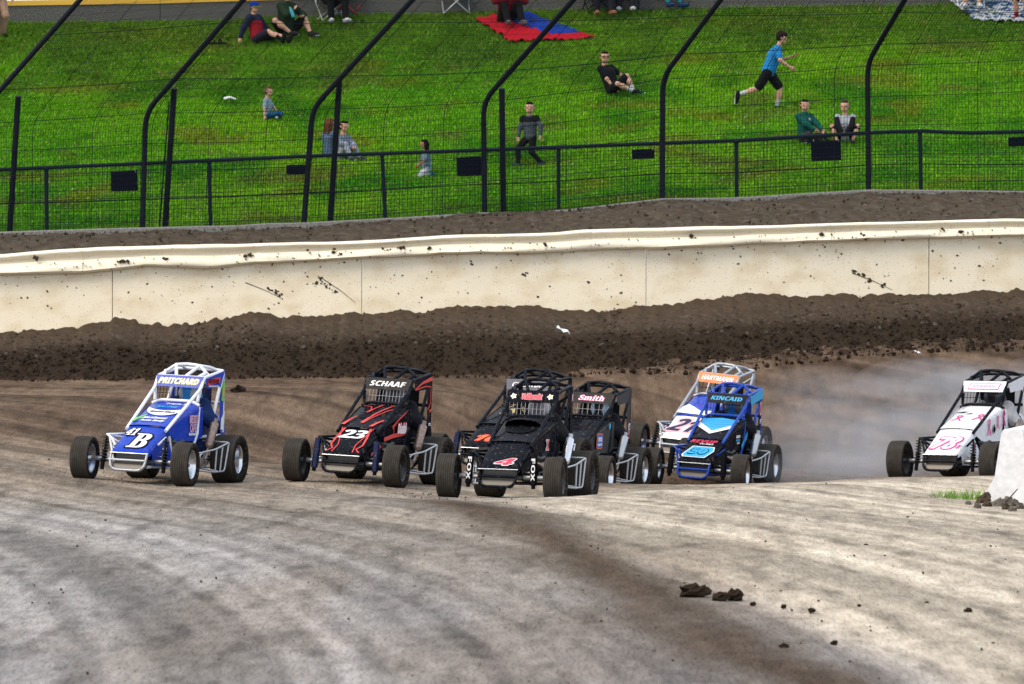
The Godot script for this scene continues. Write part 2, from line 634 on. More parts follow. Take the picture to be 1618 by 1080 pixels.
func build_ground() -> void:
	# far sheet under everything
	var far := PlaneMesh.new()
	far.size = Vector2(700, 700)
	var fm := mt(0.16, 0.14, 0.11, 0.95)
	var fo := struct("ground", far, fm)
	fo.position = Vector3(0, -2.4, -60)

	var nx := 281
	var rows := []
	var d := 22.0
	while d < 96.5:
		rows.append(d)
		d += 0.22 if d < 36.0 else 0.09 if d < 72.0 else 0.13
	var pos := PackedVector3Array()
	var col := PackedColorArray()
	pos.resize(nx * rows.size())
	col.resize(nx * rows.size())
	var k := 0
	for r in rows:
		for i in nx:
			var s := (i - 140) / 140.0
			var x := s * 10.0 + 12.0 * pow(absf(s), 5.0) * signf(s)
			var dd: float = r
			var h := land(x, dd)
			var across := sweep(x, dd)
			h += 0.02 * n_rough.get_noise_2d(across * 6.0 + 300.0, dd * 0.12) + 0.01 * n_fine.get_noise_2d(x * 4.0, dd * 4.0)
			var off := (x - seam_at(dd)) / 0.42
			h += exp(-off * off) * (0.01 + 0.055 * maxf(0.0, n_rough.get_noise_2d(x * 8.0, dd * 5.0))) * (1.0 - smoothstep(58.0, 64.0, dd))
			pos[k] = Vector3(x, h, -dd)
			col[k] = clay_tone(x, dd)
			k += 1
	struct("track", grid_mesh(nx, rows.size(), pos, col), M.clay)

	# the loose bank thrown up against the wall
	nx = 561
	var ny := 92
	pos = PackedVector3Array()
	col = PackedColorArray()
	pos.resize(nx * ny)
	col.resize(nx * ny)
	k = 0
	for j in ny:
		for i in nx:
			var x := -12.6 + 25.2 * i / (nx - 1)
			var v := float(j) / (ny - 1)
			var wd := wall_d(x)
			var d0 := wd - 4.6 + 0.5 * n_big.get_noise_2d(x * 6.0, 3.0) + 0.3 * n_mid.get_noise_2d(x * 8.0, 9.0)
			var dd := lerpf(d0, wd + 0.05, v)
			var foot := land(x, d0) - 0.05
			var head := lift(DIRT_LINE, x, wd) + 0.05 * n_rough.get_noise_2d(x * 12.0, 7.0) + 0.05 * absf(n_fine.get_noise_2d(x * 11.0, 77.0))
			var h := lerpf(foot, head, pow(v, 0.95))
			var rough := smoothstep(0.0, 0.1, v) * (1.0 - 0.45 * smoothstep(0.55, 0.8, v))
			var lump := absf(n_fine.get_noise_2d(x * 9.0, dd * 9.0)) * 0.9 + n_cell.get_noise_2d(x * 10.0, dd * 10.0) * 0.5 + n_mid.get_noise_2d(x * 9.0, dd * 9.0) * 0.6
			h += 0.066 * rough * lump + 0.045 * n_fine.get_noise_2d(x * 22.0, dd * 22.0) * smoothstep(0.0, 0.1, v)
			pos[k] = Vector3(x, h, -dd)
			var t := smoothstep(0.5, 0.78, v + 0.12 * n_mid.get_noise_2d(x * 3.0, dd * 6.0))
			var tone := mixc(Color(0.09, 0.063, 0.046), Color(0.19, 0.14, 0.1), t)
			tone = mixc(Color(0.15, 0.103, 0.071), tone, smoothstep(0.0, 0.16, v + 0.06 * n_fine.get_noise_2d(x * 6.0, dd * 6.0)))
			var stone := smoothstep(0.36, 0.5, n_fine.get_noise_2d(x * 30.0, dd * 26.0)) * smoothstep(0.45, 0.62, v) * (1.0 - smoothstep(0.85, 0.95, v))
			tone = mixc(tone, Color(0.25, 0.22, 0.18), stone * 0.7)
			tone.a = 1.0
			col[k] = tone
			k += 1
	struct("dirt_bank", grid_mesh(nx, ny, pos, col), M.bank)

	# fill behind the wall, up to the fence
	nx = 421
	ny = 60
	pos = PackedVector3Array()
	col = PackedColorArray()
	pos.resize(nx * ny)
	col.resize(nx * ny)
	k = 0
	for j in ny:
		for i in nx:
			var x := -12.6 + 25.2 * i / (nx - 1)
			var v := float(j) / (ny - 1)
			var wd := wall_d(x) + 0.22
			var dd := lerpf(wd, FENCE_D + 1.2, v)
			var low := lift(RAIL_TOP, x, wd) - 0.16
			var high := fence_foot(x)
			var h := lerpf(low, high, smoothstep(0.0, 0.72, v))
			h += 0.05 * n_rough.get_noise_2d(x * 16.0, dd * 12.0) + 0.05 * n_mid.get_noise_2d(x * 4.0, dd * 4.0)
			pos[k] = Vector3(x, h, -dd)
			var tone := mixc(Color(0.17, 0.13, 0.095), Color(0.25, 0.2, 0.15), 0.5 + n_fine.get_noise_2d(x * 14.0, dd * 14.0))
			tone = mixc(tone, Color(0.3, 0.27, 0.23), smoothstep(0.4, 0.55, n_fine.get_noise_2d(x * 34.0, dd * 30.0)))
			tone = mixc(tone, Color(0.05, 0.09, 0.02), smoothstep(0.2, 0.5, n_mid.get_noise_2d(x * 2.0 + 40.0, dd * 3.0)) * smoothstep(0.55, 0.8, v) * 0.6)
			tone.a = 1.0
			col[k] = tone
			k += 1
	struct("dirt_verge", grid_mesh(nx, ny, pos, col), M.bank)


func fence_foot(x: float) -> float:
	return lift(FENCE_FOOT, x, FENCE_D)


# ---------------------------------------------------------------- the grass bank
const HILL_0 := 99.4
const HILL_1 := 113.4


func hill(x: float, d: float) -> float:
	var t := (d - HILL_0) / (HILL_1 - HILL_0)
	var base := EYE - (along(FENCE_FOOT, px_of(x, HILL_0)) - 362.0 + 1.0) * HILL_0 / F - 0.04
	var top := EYE - (along([[-300, 46], [100, 38], [1300, 12], [1900, 2]], px_of(x, HILL_1)) - 362.0) * HILL_1 / F
	return lerpf(base, top, t) - 0.25 * sin(PI * clampf(t, 0.0, 1.0)) + 0.05 * n_big.get_noise_2d(x * 3.0, d * 3.0)


func on_hill(px: float, py: float) -> Vector3:
	# the place on the bank that lies behind that point of the view
	var lo := HILL_0
	var hi := HILL_1 + 4.0
	for k in 40:
		var mid := (lo + hi) * 0.5
		var p := at(px, py, mid)
		if p.y > hill(p.x, mid):
			lo = mid
		else:
			hi = mid
	var q := at(px, py, lo)
	return Vector3(q.x, hill(q.x, lo), -lo)


func turf_tone(x: float, d: float) -> Color:
	var a := n_big.get_noise_2d(x * 5.0, d * 2.0)
	var b := n_mid.get_noise_2d(x * 3.0, d * 2.2)
	var c := Color(0.14, 0.39, 0.016)
	c = mixc(c, Color(0.22, 0.45, 0.016), 0.5 + a * 1.1)
	c = mixc(c, Color(0.08, 0.3, 0.012), smoothstep(0.0, 0.5, b))
	c = mixc(c, Color(0.25, 0.28, 0.03), smoothstep(0.22, 0.5, n_mid.get_noise_2d(x * 2.0 + 80.0, d * 4.0)) * 0.7)
	c = mixc(c, Color(0.2, 0.15, 0.06), smoothstep(0.36, 0.55, n_mid.get_noise_2d(x * 2.4 + 180.0, d * 3.0)) * 0.4)
	var worn := smoothstep(107.5, 112.5, d + 3.0 * b)
	c = mixc(c, Color(0.1, 0.2, 0.025), worn * 0.8)
	c.a = 1.0
	return c


func build_hill() -> void:
	var nx := 261
	var ny := 130
	var pos := PackedVector3Array()
	var col := PackedColorArray()
	pos.resize(nx * ny)
	col.resize(nx * ny)
	var k := 0
	for j in ny:
		for i in nx:
			var x := -26.0 + 52.0 * i / (nx - 1)
			var d := HILL_0 + (HILL_1 + 5.0 - HILL_0) * j / (ny - 1)
			pos[k] = Vector3(x, hill(x, minf(d, HILL_1 + 1.0)), -d)
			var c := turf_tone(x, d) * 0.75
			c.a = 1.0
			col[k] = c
			k += 1
	struct("grass_bank", grid_mesh(nx, ny, pos, col), M.turf)

	# blades: small tufts over the whole bank
	var tuft := Buf.new()
	for b in 6:
		var a := TAU * b / 6.0 + 0.4
		var dir := Vector3(cos(a), 0, sin(a))
		var side := Vector3(-dir.z, 0, dir.x)
		var tall := 0.055 + 0.016 * ((b * 7) % 4)
		var root := dir * 0.012
		var mid := root + dir * 0.014 + Vector3.UP * tall * 0.6
		var tip := root + dir * (0.04 + 0.012 * (b % 3)) + Vector3.UP * tall
		var w := 0.0055
		tuft.quad(root - side * w, root + side * w, mid + side * w * 0.8, mid - side * w * 0.8)
		tuft.tri(mid - side * w * 0.8, mid + side * w * 0.8, tip)
	var tm := tuft.done()
	var mm := MultiMesh.new()
	mm.transform_format = MultiMesh.TRANSFORM_3D
	mm.use_colors = true
	mm.mesh = tm
	var count := 190000
	mm.instance_count = count
	for i in count:
		var d := HILL_0 + 0.12 + (HILL_1 - HILL_0 - 0.1) * rng.randf()
		var half := 9.3 * d / 100.0 + 1.0
		var x := rng.randf_range(-half, half)
		if i > 150000:
			x = (half + rng.randf() * 9.0) * (1.0 if i % 2 else -1.0)
		var s := rng.randf_range(0.6, 1.25) * (0.75 + 0.5 * clampf(0.5 + n_mid.get_noise_2d(x * 5.0, d * 5.0), 0.0, 1.0))
		var bs := Basis(Vector3.UP, rng.randf() * TAU).scaled(Vector3(s * 1.3, s, s * 1.3))
		mm.set_instance_transform(i, Transform3D(bs, Vector3(x, hill(x, d) - 0.008, -d)))
		var c := turf_tone(x, d) * rng.randf_range(0.8, 1.3)
		if rng.randf() < 0.03:
			c = Color(0.3, 0.3, 0.08)
		c.a = 1.0
		mm.set_instance_color(i, c)
	var g := MultiMeshInstance3D.new()
	g.name = "grass"
	g.multimesh = mm
	g.material_override = M.blade
	add_child(g)
	tag(g, "short bright green grass covering the spectator bank", "grass", "", "stuff")

	var head := Buf.new()
	head.lathe([Vector2(0, -0.012), Vector2(0.014, -0.004), Vector2(0.014, 0.006), Vector2(0, 0.014)], Vector3.ZERO, Vector3.UP, 6)
	var fm := MultiMesh.new()
	fm.transform_format = MultiMesh.TRANSFORM_3D
	fm.mesh = head.done()
	fm.instance_count = 420
	for i in 420:
		var d := 0.0
		var x := 0.0
		for tries in 12:
			d = HILL_0 + 0.3 + 11.5 * rng.randf()
			x = rng.randf_range(-10.5, 10.5)
			if n_mid.get_noise_2d(x * 4.0 + 9.0, d * 4.0) > 0.12:
				break
		fm.set_instance_transform(i, Transform3D(Basis().scaled(Vector3.ONE * rng.randf_range(0.4, 0.95)), Vector3(x, hill(x, d) + 0.05, -d)))
	var f := MultiMeshInstance3D.new()
	f.name = "clover_flowers"
	f.multimesh = fm
	f.material_override = M.petal
	add_child(f)
	tag(f, "tiny white clover flowers dotted through the green bank", "flowers", "", "stuff")


# ---------------------------------------------------------------- walls, rail, kerb
func lump_mesh(seed_: int, rough := 0.35, rings := 6, seg := 9) -> ArrayMesh:
	var n := FastNoiseLite.new()
	n.seed = seed_
	n.frequency = 1.1
	var b := Buf.new()
	var pt := func(i: int, j: int) -> Vector3:
		var th := PI * i / rings
		var ph := TAU * (j % seg) / seg
		var v := Vector3(sin(th) * cos(ph), cos(th), sin(th) * sin(ph))
		return v * (1.0 + rough * n.get_noise_3d(v.x * 1.3, v.y * 1.3, v.z * 1.3) * 2.0)
	for i in rings:
		for j in seg:
			var p0: Vector3 = pt.call(i, j)
			var p1: Vector3 = pt.call(i + 1, j)
			var p2: Vector3 = pt.call(i + 1, j + 1)
			var p3: Vector3 = pt.call(i, j + 1)
			if i > 0:
				b.tri(p0, p3, p2) if i == rings - 1 else b.quad(p0, p3, p2, p1)
			else:
				b.tri(p0, p2, p1)
	return b.done()


func build_walls() -> void:
	var w := thing("barrier_wall", "low cream painted concrete wall round the outside of the track", "wall", Vector3(0, lift(DIRT_LINE, 0, wall_d(0)), -wall_d(0)))
	var joints := [-660, -225, 175, 572, 1020, 1465, 1905, 2340]
	for k in joints.size() - 1:
		var b := Buf.new()
		var n := 4
		var front := []
		for i in n + 1:
			var px := lerpf(joints[k] + 1.1, joints[k + 1] - 1.1, float(i) / n)
			var x := (px - 809.0) * 94.4 / F
			var d := wall_d(x)
			front.append([x, d, lift(DIRT_LINE, x, d) - 0.7, lift(RAIL_FOOT, x, d) + 0.22])
		var o := w.position
		for i in n:
			var a: Array = front[i]
			var c: Array = front[i + 1]
			var bev := 0.006
			var p := [Vector3(a[0], a[2], -a[1]), Vector3(c[0], c[2], -c[1]), Vector3(c[0], c[3], -c[1]), Vector3(a[0], a[3], -a[1])]
			var q := []
			for v in p:
				q.append(v + Vector3(0, 0, -0.26) - o)
			for j in 4:
				p[j] -= o
			b.quad(p[0], p[1], p[2], p[3], 1)
			b.quad(q[1], q[0], q[3], q[2], 1)
			b.quad(p[3], p[2], q[2], q[3], 2)
			if i == 0:
				var e := Vector3(-bev, 0, -bev)
				b.quad(p[0] + e, p[0], p[3], p[3] + e)
				b.quad(q[0] + Vector3(-bev, 0, 0), p[0] + e, p[3] + e, q[3] + Vector3(-bev, 0, 0))
			if i == n - 1:
				var e2 := Vector3(bev, 0, -bev)
				b.quad(p[1], p[1] + e2, p[2] + e2, p[2])
				b.quad(p[1] + e2, q[1] + Vector3(bev, 0, 0), q[2] + Vector3(bev, 0, 0), p[2] + e2)
		part("wall_panel", b.done(), M.wall_paint, w)
	# mud stuck to the paint
	var splat := lump_mesh(4, 0.5, 5, 7)
	var mm := MultiMesh.new()
	mm.transform_format = MultiMesh.TRANSFORM_3D
	mm.mesh = splat
	var spots := []
	for i in 420:
		var x := rng.randf_range(-9.5, 9.5)
		var d := wall_d(x)
		var lo := lift(DIRT_LINE, x, d)
		var hi := lift(RAIL_FOOT, x, d)
		var y := lerpf(lo, hi, pow(rng.randf(), 0.75))
		if rng.randf() < 0.18:
			y = hi - rng.randf() * 0.06
		var s := 0.004 + 0.013 * pow(rng.randf(), 3.5)
		spots.append([Vector3(x, y, -d), s, rng.randf_range(0.6, 2.2)])
	for q in [[425, 455], [436, 460], [445, 468], [505, 440], [512, 450], [520, 455], [530, 462], [828, 433], [1360, 435], [1350, 430], [1372, 444], [1395, 452], [500, 447]]:
		var p := at(q[0], q[1], wall_d((q[0] - 809.0) * 94.4 / F))
		for e in 5:
			spots.append([p + Vector3(rng.randfn() * 0.03, rng.randfn() * 0.025, 0), rng.randf_range(0.006, 0.02), 1.8])
	mm.instance_count = spots.size()
	for i in spots.size():
		var s: float = spots[i][1]
		var bs := Basis(Vector3.BACK, rng.randf_range(-0.9, 0.3)) * Basis.from_scale(Vector3(s * spots[i][2], s, 0.006))
		mm.set_instance_transform(i, Transform3D(bs, spots[i][0] - w.position))
	var sp := MultiMeshInstance3D.new()
	sp.name = "mud_spatter"
	sp.multimesh = mm
	sp.material_override = M.clod
	sp.set_meta("kind", "stuff")
	w.add_child(sp, true)
	# long scrapes
	for q in [[388, 446, 447, 472], [510, 440, 562, 478], [1346, 431, 1410, 458]]:
		var a := at(q[0], q[1], wall_d((q[0] - 809.0) * 94.4 / F) - 0.004)
		var c := at(q[2], q[3], wall_d((q[2] - 809.0) * 94.4 / F) - 0.004)
		var b := Buf.new()
		b.tube([a - w.position, (a + c) * 0.5 - w.position + Vector3(0.01, 0.012, 0), c - w.position], 0.007, 5, false, 0.003)
		part("mud_scrape", b.done(), M.clod, w)

	# the steel beam along its top
	var g := thing("guardrail", "cream painted corrugated steel guardrail, dented, along the top of the concrete wall", "guardrail", Vector3(0, lift(RAIL_FOOT, 0, wall_d(0)), -wall_d(0)))
	var prof := [[0.02, 0.0], [0.0, 0.06], [0.035, 0.1], [0.1, 0.125], [0.2, 0.125], [0.36, 0.11], [0.48, 0.085], [0.57, 0.03], [0.63, 0.018], [0.69, 0.03], [0.75, 0.085], [0.83, 0.115], [0.92, 0.11], [0.98, 0.075], [1.0, 0.03]]
	var seams := [-400, -150, 128, 404, 640, 935, 1310, 1560, 1850, 2050]
	for k in seams.size() - 1:
		var n := 40
		var rows := []
		for i in n + 1:
			var px := lerpf(seams[k], seams[k + 1], float(i) / n)
			var x := (px - 809.0) * 94.4 / F
			var d := wall_d(x)
			var lo := lift(RAIL_FOOT, x, d) + 0.018 * n_mid.get_noise_2d(x * 7.0, 5.0)
			var hi := lift(RAIL_TOP, x, d) + 0.014 * n_mid.get_noise_2d(x * 5.0, 50.0)
			var dent := 0.03 * n_mid.get_noise_2d(x * 3.0, 90.0) + 0.012 * n_fine.get_noise_2d(x * 6.0, 14.0)
			var lap := 0.014 if k % 2 else 0.0
			var row := []
			for p in prof:
				var pinch := 1.0 + 0.2 * n_mid.get_noise_2d(x * 4.0, 200.0 + p[0] * 30.0)
				row.append(Vector3(x, lerpf(lo, hi, p[0]), -d + p[1] * 1.3 * pinch + dent + lap) - g.position)
			rows.append(row)
		var b := Buf.new()
		for i in n:
			for j in prof.size() - 1:
				b.quad(rows[i][j], rows[i + 1][j], rows[i + 1][j + 1], rows[i][j + 1], 1 if j < 3 else 2 if j < 6 else 3 if j < 9 else 4)
		part("rail_section", b.done(), M.rail_paint, g)

	var rm := MultiMesh.new()
	rm.transform_format = MultiMesh.TRANSFORM_3D
	rm.mesh = splat
	var marks := []
	for q in [[52, 408], [60, 406], [196, 412], [203, 411], [190, 413], [265, 410], [390, 404], [397, 403], [486, 396], [530, 397], [535, 401], [604, 395], [612, 394], [635, 392], [680, 391], [860, 385], [1092, 372], [1296, 369], [1366, 372], [1371, 374], [1490, 363], [1518, 366]]:
		for e in 3:
			marks.append([q[0] + rng.randfn() * 2.5, q[1] + rng.randfn() * 1.6, rng.randf_range(0.009, 0.024)])
	for e in 150:
		var px := rng.randf_range(0, 1618)
		marks.append([px, lerpf(along(RAIL_FOOT, px), along(RAIL_TOP, px), rng.randf_range(0.05, 0.5)), rng.randf_range(0.004, 0.011)])
	rm.instance_count = marks.size()
	for i in marks.size():
		var q: Array = marks[i]
		var x: float = (q[0] - 809.0) * 94.4 / F
		var p := at(q[0], q[1], wall_d(x) - 0.155)
		rm.set_instance_transform(i, Transform3D(Basis(Vector3.BACK, rng.randf_range(-1.2, 0.2)) * Basis.from_scale(Vector3(q[2] * 1.7, q[2], 0.02)), p - g.position))
	var rs := MultiMeshInstance3D.new()
	rs.name = "mud_spatter"
	rs.multimesh = rm
	rs.material_override = M.clod
	rs.set_meta("kind", "stuff")
	g.add_child(rs, true)

	# concrete footing that shows under the fence
	var kb := Buf.new()
	var prev := []
	var o2 := Vector3(0, fence_foot(0), -FENCE_D)
	for i in 41:
		var px := lerpf(-150, 1760, i / 40.0)
		var x := (px - 809.0) * 98.5 / F
		var y := fence_foot(x) + 0.045 + 0.03 * sin(px * 0.006) + (0.03 if px > 380.0 and px < 760.0 else 0.0)
		var c := [Vector3(x, y - 0.4, -98.52) - o2, Vector3(x, y - 0.02, -98.52) - o2, Vector3(x, y, -98.54) - o2, Vector3(x, y, -98.8) - o2]
		if i:
			for j in 3:
				kb.quad(prev[j], c[j], c[j + 1], prev[j + 1])
		prev = c
	single("fence_footing", kb.done(), M.concrete, "long pale concrete footing below the mesh fence", "footing").position = o2

	# retaining wall at the head of the bank
	var rw := thing("retaining_wall", "grey concrete wall with a yellow top edge at the head of the grass bank", "wall", Vector3(0, hill(0, HILL_1), -HILL_1))
	for s in 14:
		var b := Buf.new()
		var c := Buf.new()
		var x0 := -24.5 + 3.5 * s + 0.006
		var x1 := x0 + 3.488
		var pts := []
		for x in [x0, x1]:
			pts.append(hill(x, HILL_1))
		var o := rw.position
		for q in [[b, -0.6, 0.385, -HILL_1 - 0.1, 0.22], [c, 0.385, 0.49, -HILL_1 - 0.08, 0.26]]:
			var bb: Buf = q[0]
			var f := [Vector3(x0, pts[0] + q[1], q[3]) - o, Vector3(x1, pts[1] + q[1], q[3]) - o, Vector3(x1, pts[1] + q[2], q[3]) - o, Vector3(x0, pts[0] + q[2], q[3]) - o]
			var e := Vector3(0, 0, -q[4])
			bb.quad(f[0], f[1], f[2], f[3])
			bb.quad(f[3], f[2], f[2] + e, f[3] + e)
			bb.quad(f[1] + e, f[0] + e, f[3] + e, f[2] + e)
			bb.quad(f[0] + e, f[0], f[3], f[3] + e)
			bb.quad(f[1], f[1] + e, f[2] + e, f[2])
		part("wall_section", b.done(), M.concrete_grey, rw)
		part("painted_edge", c.done(), M.yellow, rw)


# ---------------------------------------------------------------- fences
# the catch fence: where each bent post stands, its knee and a point on its arm, as seen
const BENT := [[-40, 368, -45, 195, 110, 20], [225, 366, 231, 178, 385, 0], [478, 359, 494, 172, 652, 0], [766, 338, 764, 160, 906, 0], [1046, 317, 1047, 122, 1138, 0], [1372, 306, 1370, 100, 1428, 0], [1700, 303, 1697, 85, 1745, 0]]
const REACH := 2.1     # how far the arms lean in towards the track, for each metre along the view


func bent_post(k: int) -> Array:
	var q: Array = BENT[k]
	var foot := at(q[0], q[1], FENCE_D - 0.1)
	foot.y -= 0.25
	var knee := at(q[2], q[3], FENCE_D - 0.12)
	var tip := at(q[4], q[5], FENCE_D - 1.6)
	var far := knee + (tip - knee) * 1.9
	return [foot, knee, far]


func sheet_point(u: float, v: float) -> Vector3:
	# u runs along the posts, v from the ground (0) past the knee (1) to the arm's end (2)
	var k := clampi(int(u), 0, BENT.size() - 2)
	var t := u - k
	var a := bent_cache[k] as Array
	var b := bent_cache[k + 1] as Array
	var p: Array = []
	for s in [a, b]:
		var pt: Vector3
		if v < 0.88:
			pt = s[0].lerp(s[1], v)
		elif v < 1.1:
			var w := (v - 0.88) / 0.22
			var q0: Vector3 = s[0].lerp(s[1], 0.88)
			var q2: Vector3 = s[1].lerp(s[2], 0.1)
			pt = q0.lerp(s[1], w).lerp(s[1].lerp(q2, w), w)
		else:
			pt = s[1].lerp(s[2], v - 1.0)
		p.append(pt)
	return (p[0] as Vector3).lerp(p[1], t)


var bent_cache := []


func build_fences() -> void:
	for k in BENT.size():
		bent_cache.append(bent_post(k))
	var base := Vector3(0, fence_foot(0), -FENCE_D)
	var cf := thing("catch_fence", "tall black wire catch fence with posts that bend over the track", "fence", base)
	for k in BENT.size():
		var b := Buf.new()
		var s: Array = bent_cache[k]
		var path := [s[0] - base]
		var k0: Vector3 = s[1] + (s[0] - s[1]).normalized() * 0.28
		var k1: Vector3 = s[1] + (s[2] - s[1]).normalized() * 0.28
		for i in 9:
			var w := i / 8.0
			path.append(k0.lerp(s[1], w).lerp(s[1].lerp(k1, w), w) - base)
		path.append(s[2] - base)
		b.tube(path, 0.048, 12)
		var o := part("bent_post", b.done(), M.fence, cf)
		# clamps that hold the wire to the pipe
		for t in [0.22, 0.42, 0.62, 0.82]:
			var c := Buf.new()
			c.lathe([Vector2(0.052, -0.014), Vector2(0.055, -0.01), Vector2(0.055, 0.01), Vector2(0.052, 0.014)], s[0].lerp(s[1], t) - base, s[1] - s[0], 10)
			part("clamp", c.done(), M.wire, o)
		for t in [0.2, 0.45, 0.7]:
			var c := Buf.new()
			c.lathe([Vector2(0.052, -0.014), Vector2(0.055, -0.01), Vector2(0.055, 0.01), Vector2(0.052, 0.014)], s[1].lerp(s[2], t) - base, s[2] - s[1], 10)
			part("clamp", c.done(), M.wire, o)
	# straight props behind
	for q in [[14, 368, 30, 152], [259, 364, 276, 140], [520, 356, 537, 122], [796, 337, 793, 140]]:
		var b := Buf.new()
		var f := at(q[0], q[1], FENCE_D + 0.35)
		f.y -= 0.3
		var h := at(q[2], q[3], FENCE_D - 0.35)
		b.tube([f - base, h - base], 0.052, 12)
		part("prop_post", b.done(), M.fence, cf)
	# thin bracing rod beside one of the props
	var rod := Buf.new()
	rod.tube([at(252, 362, FENCE_D + 0.2) - base, at(268, 160, FENCE_D - 0.1) - base], 0.014, 6)
	part("bracing_rod", rod.done(), M.fence, cf)
	# strung cables
	for v in [0.18, 0.37, 0.57, 0.77, 0.98, 1.16, 1.42, 1.7]:
		var b := Buf.new()
		var path := []
		for i in 73:
			var u := 6.0 * i / 72.0
			var sag := sin(PI * fmod(u, 1.0)) * 0.02
			path.append(sheet_point(u, v) - Vector3(0, sag, -0.055) - base)
		b.tube(path, 0.0062, 5)
		part("cable", b.done(), M.fence, cf)
	# woven wire
	var mb := Buf.new()
	var n_up := 400
	for i in n_up:
		var u := 6.0 * (i + 0.5) / n_up
		var path := []
		for v in [0.0, 0.3, 0.6, 0.86, 0.93, 0.99, 1.05, 1.12, 1.4, 1.75]:
			path.append(sheet_point(u, v) + Vector3(0.008 * n_fine.get_noise_2d(i * 9.0, v * 20.0), 0, 0.05) - base)
		mb.tube(path, 0.0034 if i % 23 else 0.0075, 3)
	var v := 0.03
	while v < 1.75:
		var path := []
		for i in 49:
			var u := 6.0 * i / 48.0
			path.append(sheet_point(u, v) + Vector3(0, 0.006 * n_fine.get_noise_2d(u * 30.0, v * 300.0), 0.054) - base)
		mb.tube(path, 0.0028, 3)
		v += 0.04
	var mesh_part := part("wire_mesh", mb.done(), M.wire, cf)
	mesh_part.set_meta("kind", "stuff")

	# the low fence behind it
	var d := FENCE_D + 0.25
	var lf := thing("mesh_fence", "low green-black wire mesh fence with a round top rail, in front of the grass bank", "fence", base)
	var top := []
	for k in 61:
		var px := lerpf(-300, 1900, k / 60.0)
		top.append(at(px, along(FENCE_TOP, px), d) - base)
	var tb := Buf.new()
	tb.tube(top, 0.034, 10)
	part("top_rail", tb.done(), M.fence_rail, lf)
	for q in [[-190, -188], [75, 74], [334, 331], [611, 604], [883, 882], [1164, 1163], [1455, 1453], [1760, 1758]]:
		var f := at(q[0], along(FENCE_FOOT, q[0]) - 2.0, d)
		f.y -= 0.35
		var h := at(q[1], along(FENCE_TOP, q[1]), d)
		var b := Buf.new()
		b.tube([f - base, h - base - Vector3(0, 0.02, 0)], 0.036, 10)
		b.lathe([Vector2(0.036, -0.05), Vector2(0.045, -0.045), Vector2(0.045, 0.0), Vector2(0.03, 0.03), Vector2(0.0, 0.036)], h - base, Vector3.UP, 10)
		part("post", b.done(), M.fence_rail, lf)
	for t in [0.02, 0.47]:
		var b := Buf.new()
		var path := []
		for k in 61:
			var px := lerpf(-300, 1900, k / 60.0)
			path.append(at(px, lerpf(along(FENCE_FOOT, px), along(FENCE_TOP, px), t) + 1.5 * n_mid.get_noise_2d(px * 0.05, t * 90.0), d + 0.02) - base)
		b.tube(path, 0.009, 5)
		part("tension_wire", b.done(), M.wire, lf)
	var wb := Buf.new()
	for i in 330:
		var px := lerpf(-280, 1890, i / 329.0)
		var a := at(px, along(FENCE_FOOT, px) + 3.0, d + 0.04) - base
		var c := at(px + 1.5, along(FENCE_TOP, px), d + 0.04) - base
		wb.tube([a, c], 0.0036, 3)
	for j in 19:
		var path := []
		for k in 61:
			var px := lerpf(-280, 1890, k / 60.0)
			path.append(at(px, lerpf(along(FENCE_FOOT, px) + 2.0, along(FENCE_TOP, px), (j + 0.3) / 19.0), d + 0.045) - base)
		wb.tube(path, 0.0036, 3)
	part("wire_mesh", wb.done(), M.wire, lf).set_meta("kind", "stuff")

	# dark boards wired to it
	var boards := [[176, 270, 218, 302, "dark blank board on the low fence, leftmost in view"], [453, 260, 489, 275, "thin dark board on the fence left of the long haired girl"], [722, 248, 768, 278, "large dark board on the fence beside the post right of the kneeling girl"],
		[998, 236, 1034, 251, "thin dark board on the fence below the seated boy in glasses"], [1281, 222, 1328, 254, "large dark board on the fence in front of the two boys"], [1592, 216, 1640, 231, "thin dark board on the fence at the right edge"]]
	for q in boards:
		var c := at((q[0] + q[2]) * 0.5, (q[1] + q[3]) * 0.5, d - 0.06)
		var w: float = (q[2] - q[0]) * d / F
		var h: float = (q[3] - q[1]) * d / F
		var o := thing("fence_board", q[4], "board", c, "dark boards wired to the fence")
		var b := Buf.new()
		b.box(Vector3.ZERO, Vector3(w, h, 0.022), Basis(Vector3.BACK, 0.03), 0.006)
		part("panel", b.done(), M.plate, o)
		for s in [-1, 1]:
			var t := Buf.new()
			t.tube([Vector3(s * w * 0.42, h * 0.44, 0.014), Vector3(s * w * 0.42, h * 0.5 + 0.02, 0.0), Vector3(s * w * 0.42, h * 0.5 + 0.01, -0.05)], 0.004, 5)
			part("wire_tie", t.done(), M.screen_wire, o)


# ---------------------------------------------------------------- race cars
# a car's own axes: origin on the ground midway between the axles, z forwards, x to its left (the viewer's right)
const HALF_BASE := 0.875
var fonts := {}


func font(bold: float, serif := false) -> Font:
	var key := "%s%.2f" % [serif, bold]
	if not fonts.has(key):
		var f := SystemFont.new()
		f.font_names = PackedStringArray(["Droid Serif" if serif else "Droid Sans"])
		f.font_weight = 700
		var v := FontVariation.new()
		v.base_font = f
		fonts[key] = v
	return fonts[key]


